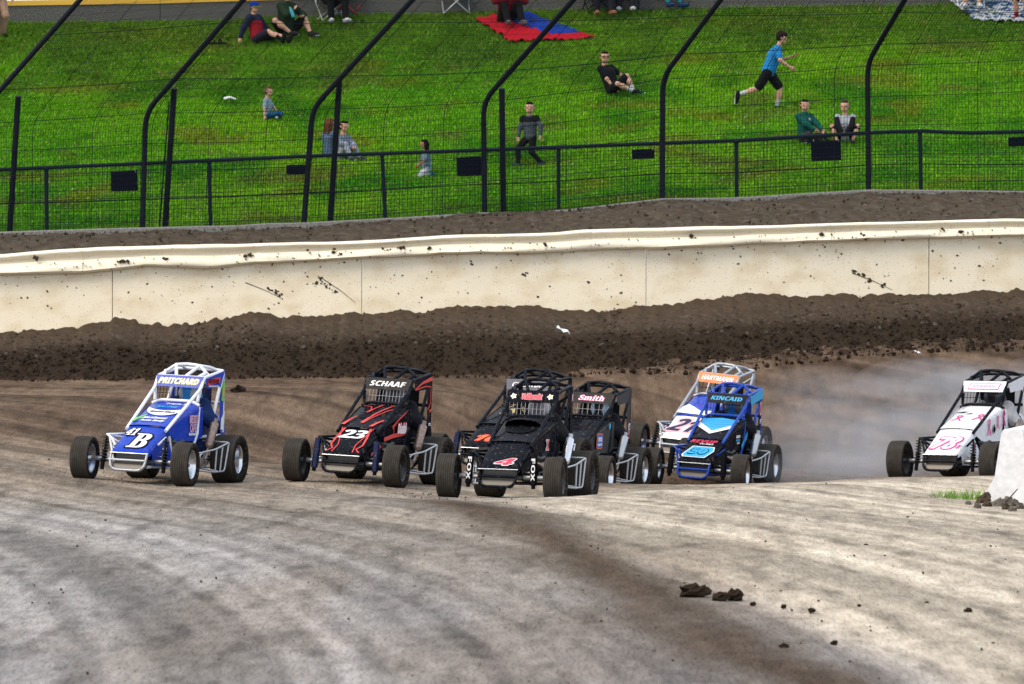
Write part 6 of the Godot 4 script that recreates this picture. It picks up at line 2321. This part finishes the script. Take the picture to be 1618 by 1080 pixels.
func build_people() -> void:
	make_heads()
	var white := cloth(0.6, 0.62, 0.65)
	var black := cloth(0.01, 0.01, 0.012)
	var blond := cloth(0.18, 0.12, 0.065)
	var brown := cloth(0.03, 0.017, 0.012)
	var dark := cloth(0.012, 0.009, 0.008)
	var o := sit("boy in bright blue t-shirt and black shorts running across the grass", 1214, 174, 84, 1.5, with(pose("run"), {"head": 0.15}), {"top": cloth(0.025, 0.26, 0.68), "bottom": black, "sock": white, "shoe": black, "sole": white, "hair": brown, "cut": "curly"})
	sit("young boy in black and grey jacket walking behind the fence", 838, 262, -76, 1.12, with(pose("stride"), {"head": 0.2, "fat": 1.0}), {"top": cloth(0.075, 0.095, 0.12), "yoke": black, "bottom": black, "long_sleeve": true, "long_leg": true, "shoe": cloth(0.03, 0.07, 0.13), "sole": white, "hair": dark, "collar": true})
	sit("blond boy in pale striped shirt and jeans sitting side-on", 424, 189, 78, 0.97, with(pose("crossed"), {"head": 0.195, "hands": [Vector3(0.1, 0.1, 0.2), Vector3(-0.2, 0.05, -0.02)]}), {"top": cloth(0.27, 0.36, 0.46), "bottom": cloth(0.012, 0.09, 0.22), "long_leg": true, "shoe": white, "hair": blond})
	sit("child in grey top and pale trousers sitting with knees up beside the long haired girl", 541, 253, 48, 1.14, with(pose("knees_up"), {"head": 0.19}), {"top": cloth(0.2, 0.25, 0.33), "bottom": cloth(0.36, 0.38, 0.5), "long_sleeve": true, "long_leg": true, "shoe": cloth(0.05, 0.06, 0.07), "sole": white, "hair": dark})
	sit("girl with long reddish hair and denim jacket sitting behind the slanted post", 521, 250, 130, 1.16, with(pose("crossed"), {"head": 0.19}), {"top": cloth(0.09, 0.15, 0.26), "bottom": cloth(0.1, 0.14, 0.22), "long_sleeve": true, "long_leg": true, "shoe": white, "hair": cloth(0.2, 0.08, 0.04), "cut": "long"})
	sit("dark haired girl in patterned shirt and white trousers kneeling side-on", 674, 278, -78, 0.94, with(pose("kneel"), {"head": 0.19}), {"top": cloth(0.2, 0.3, 0.42), "bottom": cloth(0.55, 0.6, 0.68), "long_leg": true, "shoe": cloth(0.01, 0.22, 0.3), "hair": dark, "cut": "long", "skin": M.skin_tan})
	sit("boy with glasses in black t-shirt leaning back with one knee up", 968, 150, 62, 1.42, pose("lean_knee"), {"top": black, "bottom": black, "sock": white, "shoe": cloth(0.015, 0.02, 0.025), "sole": cloth(0.03, 0.2, 0.45), "hair": brown, "glasses": true})
	sit("boy in dark green sweatshirt sitting cross-legged above the dark board", 1272, 227, 38, 1.34, with(pose("crossed"), {"turn": -22.0, "hands": [Vector3(0.1, 0.17, 0.24), Vector3(-0.03, 0.17, 0.25)]}), {"top": cloth(0.008, 0.1, 0.085), "chest_print": cloth(0.4, 0.5, 0.48), "bottom": cloth(0.05, 0.045, 0.045), "long_sleeve": true, "long_leg": true, "shoe": cloth(0.03, 0.03, 0.04), "sole": white, "hair": dark, "collar": true})
	sit("boy in white and black shirt crouching beside the boy in green", 1335, 228, -6, 1.26, with(pose("squat"), {"head": 0.178, "turn": -12.0}), {"top": cloth(0.42, 0.45, 0.52), "sleeve": black, "bottom": black, "long_sleeve": true, "shoe": cloth(0.02, 0.02, 0.025), "hair": cloth(0.09, 0.06, 0.04)})
	sit("boy in blue cap and red and black sports kit sitting with legs stretched out", 408, 69, 62, 1.38, with(pose("legs_out"), {"turn": -8.0}), {"top": cloth(0.4, 0.015, 0.03), "yoke": cloth(0.02, 0.025, 0.06), "yoke_sleeves": true, "long_sleeve": true, "bottom": cloth(0.03, 0.02, 0.04), "shoe": black, "sock": black, "hair": blond, "cap": cloth(0.008, 0.06, 0.42), "brim": cloth(0.5, 0.5, 0.08)})
	sit("boy in olive green hooded top and shorts sitting beside the boy in the cap", 452, 58, 48, 1.62, with(pose("knees_up"), {"turn": 0.0, "feet": [Vector3(0.12, 0.04, 0.3), Vector3(-0.12, 0.04, 0.2)], "knees": [Vector3(0.5, 0.7, 0.4), Vector3(-1, 0.6, 0.3)], "hands": [Vector3(0.08, 0.24, 0.2), Vector3(0.0, 0.32, 0.12)]}), {"top": cloth(0.02, 0.042, 0.02), "bottom": black, "long_sleeve": true, "collar": true, "shoe": cloth(0.02, 0.02, 0.025), "sole": cloth(0.3, 0.3, 0.32), "hair": cloth(0.2, 0.09, 0.05)})
	sit("person in black sitting on the red and blue blanket", 800, 40, 20, 1.66, with(pose("knees_up"), {"hands": [Vector3(0.06, 0.3, 0.2), Vector3(-0.06, 0.3, 0.2)]}), {"top": cloth(0.2, 0.012, 0.02), "bottom": black, "long_sleeve": true, "long_leg": true, "shoe": cloth(0.16, 0.15, 0.15), "hair": brown})
	sit("person with bare legs and teal socks sitting at the top of the bank", 1040, 12, 40, 1.66, pose("knees_up"), {"top": cloth(0.05, 0.05, 0.06), "bottom": cloth(0.05, 0.02, 0.02), "sock": cloth(0.02, 0.24, 0.3), "shoe": cloth(0.02, 0.06, 0.16), "hair": brown, "cut": "long"})
	# in chairs along the top, cut off by the frame
	var row := [
		[524, 38, 20, "person in black trousers and white shoes sitting in a folding chair", {"top": cloth(0.05, 0.05, 0.07), "bottom": black, "long_leg": true, "shoe": white, "hair": dark}, "dark folding chair with steel legs, leftmost of the row", cloth(0.02, 0.02, 0.03), M.alloy],
		[552, 26, -24, "person in white shoes in the red folding chair", {"top": cloth(0.12, 0.02, 0.03), "bottom": cloth(0.03, 0.03, 0.05), "long_leg": true, "shoe": white, "hair": dark}, "red framed folding chair beside the dark one", cloth(0.3, 0.02, 0.02), M.red],
		[720, 26, 5, "", {}, "empty dark folding chair with crossed steel legs left of the blanket", cloth(0.012, 0.012, 0.016), M.frame_silver],
		[945, 26, 15, "person in dark clothes in the black folding chair right of the blanket", {"top": black, "bottom": cloth(0.02, 0.02, 0.03), "long_leg": true, "shoe": cloth(0.3, 0.14, 0.07), "hair": dark}, "black folding chair right of the blanket", cloth(0.01, 0.01, 0.014), M.black],
		[988, 20, 0, "person with white shoes beside the black folding chair", {"top": cloth(0.03, 0.05, 0.1), "bottom": cloth(0.02, 0.02, 0.03), "long_leg": true, "shoe": white, "hair": blond}, "dark blue folding chair behind the white shoes", cloth(0.01, 0.03, 0.1), M.black],
		[1200, 10, 10, "", {}, "empty folding chair with pale steel legs above the running boy", cloth(0.02, 0.02, 0.03), M.frame_silver],
		[1262, 9, -10, "", {}, "empty folding chair with pale steel legs right of the running boy", cloth(0.02, 0.02, 0.03), M.frame_silver],
		[1532, 16, 0, "person with white shoes sitting above the striped blanket", {"top": cloth(0.2, 0.2, 0.25), "bottom": cloth(0.1, 0.12, 0.18), "shoe": white, "hair": brown}, "white framed folding chair on the striped blanket", cloth(0.1, 0.1, 0.12), M.frame_white],
	]
	for q in row:
		camp_chair(q[5], q[0], q[1] - 4.0, q[2], q[6], q[7])
		if q[3]:
			sit(q[3], q[0], q[1] - 2.0, q[2], 1.66, pose("chair"), q[4])
	sit("person in red socks standing on the striped blanket at the right edge", 1614, 34, -20, 1.6, pose("stand"), {"top": cloth(0.05, 0.05, 0.06), "bottom": cloth(0.03, 0.03, 0.04), "sock": cloth(0.4, 0.012, 0.02), "shoe": cloth(0.3, 0.01, 0.02), "hair": brown})
	sit("person in tan trousers standing at the left edge", -4, 60, 30, 1.7, pose("stand"), {"top": cloth(0.03, 0.03, 0.04), "bottom": cloth(0.42, 0.26, 0.18), "long_leg": true, "shoe": black, "hair": dark})
	blanket("crumpled red and blue blanket spread on the grass", [[752, 36], [832, 26], [942, 67], [806, 72]], 42, 22, [cloth(0.48, 0.006, 0.02), cloth(0.008, 0.045, 0.36)], func(i, j): return 1 if i > 15 + j * 0.55 and j < 18 else 0)
	blanket("blue and white striped blanket at the right edge of the bank", [[1498, 7], [1670, 6], [1650, 40], [1540, 38]], 36, 21, [cloth(0.5, 0.54, 0.6), cloth(0.02, 0.07, 0.2)], func(_i, j): return 1 if j % 3 == 0 else 0)


# ---------------------------------------------------------------- small things
func build_details() -> void:
	# white concrete barrier at the right edge, seen end-on
	var foot := Vector3(at(1599, 790, 63.0).x, 0, -63.0)
	foot.y = land(foot.x, 63.0) - 0.06
	var o := thing("concrete_barrier", "white concrete jersey barrier at the right edge of the track", "barrier", foot)
	var prof := [Vector2(-0.3, 0.0), Vector2(-0.3, 0.08), Vector2(-0.17, 0.33), Vector2(-0.105, 0.82), Vector2(-0.085, 0.86), Vector2(0.085, 0.86), Vector2(0.105, 0.82), Vector2(0.17, 0.33), Vector2(0.3, 0.08), Vector2(0.3, 0.0)]
	var b := Buf.new()
	var long := 3.0
	for k in prof.size() - 1:
		var p: Vector2 = prof[k]
		var q: Vector2 = prof[k + 1]
		b.quad(Vector3(p.x, p.y, -long), Vector3(p.x, p.y, 0), Vector3(q.x, q.y, 0), Vector3(q.x, q.y, -long))
	var ends := []
	for p in prof:
		ends.append(Vector3(p.x, p.y, 0.0))
	b.slab(ends, Vector3(0, 0, 1), 0.002)
	var back := []
	for p in prof:
		back.append(Vector3(p.x, p.y, -long))
	b.slab(back, Vector3(0, 0, -1), 0.002)
	part("block", b.done(), M.white_concrete, o)
	o.rotation.y = deg_to_rad(-14)
	o.scale = Vector3(1.15, 1.0, 1.0)

	# stones and soil heaped round its foot
	var spots := [[1556, 781, 0.07], [1576, 776, 0.1], [1592, 786, 0.06], [1548, 790, 0.045], [1604, 800, 0.06], [1580, 803, 0.07], [1560, 806, 0.05], [1612, 812, 0.05], [1530, 800, 0.035], [1590, 818, 0.05], [1545, 815, 0.04], [1600, 828, 0.04]]
	var places := ["against the barrier's near corner", "largest, leaning on the barrier", "under the barrier's right side", "just left of the barrier's foot", "lowest of those touching the barrier", "below the largest one", "below the barrier's left corner", "at the right edge below the barrier", "by the grass tuft", "near the right edge in the loose soil", "alone in the soil left of the barrier", "nearest the viewer below the barrier"]
	for k in spots.size():
		var q: Array = spots[k]
		var d: float = 62.3 - (q[1] - 790.0) * 0.06
		var x: float = (q[0] - 809.0) * d / F
		var s: float = q[2]
		var r := single("rock", lump_mesh(100 + k, 0.42, 8, 12), M.rock if k % 3 else M.clod, "grey brown lump of soil or stone, " + places[k], "rock", "stones round the white barrier")
		r.position = Vector3(x, land(x, d) + s * 0.25, -d)
		r.scale = Vector3.ONE * s
		r.rotation = Vector3(k, k * 2.0, 0.3 * k)
	var stick := Buf.new()
	stick.tube([Vector3(-0.1, 0.0, 0), Vector3(-0.02, 0.07, 0.01), Vector3(0.07, 0.17, 0.0)], 0.011, 6, false, 0.006)
	var st := single("stick", stick.done(), M.clod, "dark broken stick poking up before the white barrier", "stick")
	var sx := (1598.0 - 809.0) * 62.0 / F
	st.position = Vector3(sx, land(sx, 62.0) + 0.01, -62.0)
	# grass by the barrier
	var tuft := Buf.new()
	for i in 260:
		var a := rng.randf() * TAU
		var r := 0.3 * sqrt(rng.randf())
		var root := Vector3(cos(a) * r * 1.2, -0.02, sin(a) * r)
		var dir := Vector3(rng.randf_range(-1, 1), 0, rng.randf_range(-1, 1)).normalized()
		var side := Vector3(-dir.z, 0, dir.x) * 0.005
		var h := rng.randf_range(0.05, 0.14)
		var mid := root + dir * h * 0.25 + Vector3.UP * h * 0.6
		tuft.quad(root - side, root + side, mid + side * 0.8, mid - side * 0.8)
		tuft.tri(mid - side * 0.8, mid + side * 0.8, root + dir * h * 0.7 + Vector3.UP * h)
	var gm := mt(0.12, 0.27, 0.02, 0.7)
	var gt := single("grass_tuft", tuft.done(), gm, "small tuft of green grass beside the white barrier", "grass")
	var gx := (1519.0 - 809.0) * 63.5 / F
	gt.position = Vector3(gx, land(gx, 63.5), -63.5)
	tag(gt, "small tuft of green grass beside the white barrier", "grass", "", "stuff")

	# clods on the near clay
	var clods := [[1097, 944, 0.115, "largest dark clod on the near pale clay"], [1162, 947, 0.08, "dark clod just right of the largest clod"], [1138, 949, 0.07, "small clod between the two large dark clods"], [1190, 956, 0.028, "small clod trailing right of the two large ones"], [1238, 960, 0.025, "dark clod further right of the large pair"], [1283, 967, 0.032, "dark clod at the end of the line of clods"], [1358, 958, 0.018, "small clod alone right of the line of clods"], [1465, 954, 0.018, "small clod on the pale clay at right"], [1530, 968, 0.036, "flat dark clod at the far right of the pale clay"], [1240, 1024, 0.035, "clod in the damp seam near the bottom edge"], [1318, 1018, 0.03, "clod low right of the damp seam"], [1368, 863, 0.024, "lone clod high on the pale clay"], [1434, 818, 0.018, "tiny clod high on the pale clay at right"], [376, 620, 0.1, "dark clod on the brown banking right of the blue car"]]
	for k in clods.size():
		var q: Array = clods[k]
		var d := 70.0
		for it in 30:
			var x0: float = (q[0] - 809.0) * d / F
			var drop: float = EYE - land(x0, d)
			d = lerpf(d, F * drop / (q[1] - 362.0), 0.5)
		var x: float = (q[0] - 809.0) * d / F
		var c := single("dirt_clod", lump_mesh(40 + k, 0.45, 9, 13), M.clod_dark, q[3], "clod", "clods lying on the track")
		c.position = Vector3(x, land(x, d) + q[2] * 0.35, -d)
		c.rotation = Vector3(0, k * 1.7, 0)
		c.scale = Vector3(q[2], q[2] * 0.62, q[2] * 0.8)

	# crumbs on the clay and lumps in the bank
	var lump := lump_mesh(7, 0.5, 5, 7)
	for job in [["clay_crumbs", 1500, "loose dark crumbs of clay scattered over the near track"], ["bank_lumps", 9000, "coarse lumps of dark soil in the bank below the wall"], ["verge_stones", 2600, "pale small stones in the soil behind the guardrail"]]:
		var mm := MultiMesh.new()
		mm.transform_format = MultiMesh.TRANSFORM_3D
		mm.use_colors = true
		mm.mesh = lump
		mm.instance_count = job[1]
		for i in job[1]:
			var x := 0.0
			var d := 0.0
			var y := 0.0
			var s := 0.01
			var tone := Color(0.15, 0.112, 0.08)
			if job[0] == "clay_crumbs":
				d = rng.randf_range(38.0, 72.0)
				x = rng.randf_range(-1, 1) * (d * 0.095 + 0.3)
				if rng.randf() < 0.45:
					x = seam_at(d) + rng.randfn() * 0.4
				y = land(x, d)
				s = 0.003 + 0.01 * pow(rng.randf(), 5.0)
			elif job[0] == "bank_lumps":
				x = rng.randf_range(-10.5, 10.5)
				var v := pow(rng.randf(), 0.9)
				var wd := wall_d(x)
				var d0 := wd - 4.6 + 0.5 * n_big.get_noise_2d(x * 6.0, 3.0) + 0.3 * n_mid.get_noise_2d(x * 8.0, 9.0)
				d = lerpf(d0 - 0.25, wd, v)
				y = lerpf(land(x, d0), lift(DIRT_LINE, x, wd), pow(maxf(v - 0.05, 0.0), 0.95)) + 0.02
				s = 0.01 + 0.028 * pow(rng.randf(), 3.0)
				if v > 0.55:
					s *= 0.75
				tone = mixc(Color(0.088, 0.062, 0.046), Color(0.19, 0.14, 0.1), smoothstep(0.5, 0.75, v))
				if v > 0.45 and rng.randf() < 0.16:
					tone = Color(0.26, 0.23, 0.19)
			else:
				x = rng.randf_range(-10.5, 10.5)
				var v := rng.randf()
				var wd := wall_d(x) + 0.22
				d = lerpf(wd, FENCE_D + 0.4, v)
				y = lerpf(lift(RAIL_TOP, x, wd) - 0.16, fence_foot(x), smoothstep(0.0, 0.72, v))
				s = 0.008 + 0.022 * pow(rng.randf(), 3.0)
				tone = Color(0.3, 0.26, 0.21) if rng.randf() < 0.5 else Color(0.16, 0.125, 0.092)
			var bs := Basis.from_euler(Vector3(rng.randf() * 6.0, rng.randf() * 6.0, 0)) * Basis.from_scale(Vector3(s, s * rng.randf_range(0.5, 1.0), s))
			mm.set_instance_transform(i, Transform3D(bs, Vector3(x, y + s * 0.2, -d)))
			tone = tone * rng.randf_range(0.75, 1.25)
			tone.a = 1.0
			mm.set_instance_color(i, tone)
		var mi := MultiMeshInstance3D.new()
		mi.name = job[0]
		mi.multimesh = mm
		mi.material_override = M.clod_tint
		add_child(mi)
		tag(mi, job[2], "soil", "", "stuff")

	# litter
	for q in [[890, 521, 90.6, 0.12, "crumpled white scrap lying on the dark bank behind the cars"], [1450, 556, 89.0, 0.06, "small white scrap on the brown banking at right"], [252, 462, 0.0, 0.0, ""]]:
		if q[3] <= 0.0:
			continue
		var x: float = (q[0] - 809.0) * q[2] / F
		var sheet := Buf.new()
		var gr := []
		for j in 6:
			var line := []
			for i in 9:
				line.append(Vector3((i - 4) * 0.25, 0.25 * n_fine.get_noise_2d(i * 30.0 + q[0], j * 30.0) + 0.15 * sin(i * 1.3), (j - 2.5) * 0.16))
			gr.append(line)
		for j in 5:
			for i in 8:
				sheet.quad(gr[j][i], gr[j + 1][i], gr[j + 1][i + 1], gr[j][i + 1], 1)
				sheet.quad(gr[j][i] - Vector3(0, 0.05, 0), gr[j][i + 1] - Vector3(0, 0.05, 0), gr[j + 1][i + 1] - Vector3(0, 0.05, 0), gr[j + 1][i] - Vector3(0, 0.05, 0), 2)
		var l := single("litter", sheet.done(), M.print_white, q[4], "litter", "white scraps on the dirt")
		l.scale = Vector3.ONE * q[3]
		l.position = at(q[0], q[1], q[2])
		l.rotation = Vector3(0.5, 0.4, -0.35)
	var cup := on_hill(364, 162)
	var pb := Buf.new()
	pb.tube(rounded([Vector3(-0.11, 0, 0), Vector3(0.0, 0.03, 0.02), Vector3(0.11, -0.01, 0.0)], 0.04), 0.028, 8, false, 0.018)
	var w := single("paper_scrap", pb.done(), M.print_white, "white paper scrap on the grass left of the blond boy", "litter")
	w.position = cup + Vector3(0, 0.07, 0)
	var kb := Buf.new()
	kb.tube([Vector3(-0.2, 0.02, 0), Vector3(0.18, 0.02, 0.0)], 0.02, 8)
	kb.tube([Vector3(-0.05, 0.02, 0), Vector3(-0.12, 0.13, -0.05)], 0.016, 8)
	kb.tube([Vector3(0.0, 0.02, 0), Vector3(0.04, 0.1, 0.03), Vector3(0.1, 0.02, 0.08)], 0.014, 8)
	var bagp := on_hill(345, 75)
	single("folded_stand", kb.done(), M.black, "small black folded stand lying on the grass left of the boy in the cap", "stand").position = bagp + Vector3(0, 0.06, 0)
	# a bottle in the hand of the boy in green
	var bt := Buf.new()
	bt.lathe([Vector2(0, 0), Vector2(0.034, 0.0), Vector2(0.036, 0.02), Vector2(0.036, 0.15), Vector2(0.015, 0.19), Vector2(0.015, 0.22), Vector2(0, 0.22)], Vector3.ZERO, Vector3.UP, 12)
	var bp := single("drink_bottle", bt.done(), mt(0.03, 0.3, 0.36, 0.3), "teal drink bottle held by the boy in the olive green top", "bottle")
	bp.position = on_hill(452, 58) + Vector3(0.17, 0.36, 0.3)
	bp.rotation.z = 0.35


func build_dust() -> void:
	# dust hanging behind the cars, thickest low down at the right
	var o := thing("dust_cloud", "pale dust hanging over the track behind the cars at right", "dust")
	tag(o, "", "", "", "stuff")
	var puffs := []
	for i in 84:
		var px := 1190.0 + 590.0 * pow(rng.randf(), 0.8)
		var t := (px - 1180.0) / 580.0
		var far := rng.randf_range(79.0, 87.0)
		var gx := (px - 809.0) * far / F
		var up := land(gx, far) + rng.randf_range(-0.15, 0.34) * (0.4 + 0.7 * t)
		var wide := rng.randf_range(1.2, 2.9)
		puffs.append([Vector3(gx, up, -far), wide, wide * rng.randf_range(0.25, 0.45), rng.randf_range(0.03, 0.1) * (0.45 + 0.7 * t)])
	for q in puffs:
		var f := FogVolume.new()
		f.shape = RenderingServer.FOG_VOLUME_SHAPE_ELLIPSOID
		f.size = Vector3(q[1], q[2], q[1] * 0.9)
		f.position = q[0]
		f.rotation = Vector3(0.0, rng.randf() * 3.0, rng.randf_range(-0.15, 0.15))
		var m := FogMaterial.new()
		m.albedo = Color(0.94, 0.96, 1.0)
		m.density = q[3]
		f.material = m
		f.name = "puff"
		o.add_child(f, true)


func _ready() -> void:
	rng.seed = 20240
	for q in [[n_rough, 0.12, 6, 14], [n_big, 0.035, 3, 11], [n_mid, 0.12, 3, 12], [n_fine, 0.25, 2, 13]]:
		q[0].noise_type = FastNoiseLite.TYPE_SIMPLEX_SMOOTH
		q[0].frequency = q[1]
		q[0].fractal_octaves = q[2]
		q[0].seed = q[3]
	n_cell.noise_type = FastNoiseLite.TYPE_CELLULAR
	n_cell.frequency = 0.3
	n_cell.seed = 5

	# camera: long lens, focused on the leading cars
	var cam := Camera3D.new()
	cam.name = "camera"
	add_child(cam)
	cam.position = Vector3(0, EYE, 0)
	cam.rotation.x = -atan((540.0 - 362.0) / F)
	var lens := CameraAttributesPhysical.new()
	lens.frustum_focal_length = 200.0
	lens.frustum_focus_distance = 68.5
	lens.frustum_near = 0.5
	lens.frustum_far = 900.0
	lens.exposure_aperture = 6.3
	cam.attributes = lens
	cam.fov = rad_to_deg(2.0 * atan(540.0 / F))
	cam.near = 0.5
	cam.far = 900.0
	cam.current = true

	# overcast evening sky
	var env := Environment.new()
	env.background_mode = Environment.BG_SKY
	var sky := Sky.new()
	var sm := ProceduralSkyMaterial.new()
	sm.sky_top_color = Color(0.76, 0.81, 0.88)
	sm.sky_horizon_color = Color(0.9, 0.91, 0.93)
	sm.sky_curve = 0.3
	sm.ground_bottom_color = Color(0.3, 0.28, 0.25)
	sm.ground_horizon_color = Color(0.6, 0.6, 0.6)
	sm.sun_angle_max = 1.0
	sky.sky_material = sm
	env.sky = sky
	env.background_energy_multiplier = 1.0
	env.tonemap_mode = Environment.TONE_MAPPER_LINEAR
	env.tonemap_exposure = 1.9
	env.volumetric_fog_enabled = true
	env.volumetric_fog_density = 0.0
	env.sdfgi_enabled = true
	env.ssao_enabled = true
	env.ssil_enabled = true
	var we := WorldEnvironment.new()
	we.name = "environment"
	we.environment = env
	add_child(we)
	var sun := DirectionalLight3D.new()
	sun.name = "sun"
	sun.light_energy = 0.5
	sun.light_color = Color(1.0, 0.95, 0.88)
	sun.light_angular_distance = 30.0
	sun.shadow_enabled = true
	sun.rotation_degrees = Vector3(-46, -58, 0)
	add_child(sun)

	make_materials()
	fit_land()
	build_ground()
	build_hill()
	build_walls()
	build_fences()
	print("setting ", Time.get_ticks_msec())
	build_people()
	print("people ", Time.get_ticks_msec())
	build_cars()
	print("cars ", Time.get_ticks_msec())
	build_details()
	build_dust()
	print("done ", Time.get_ticks_msec())
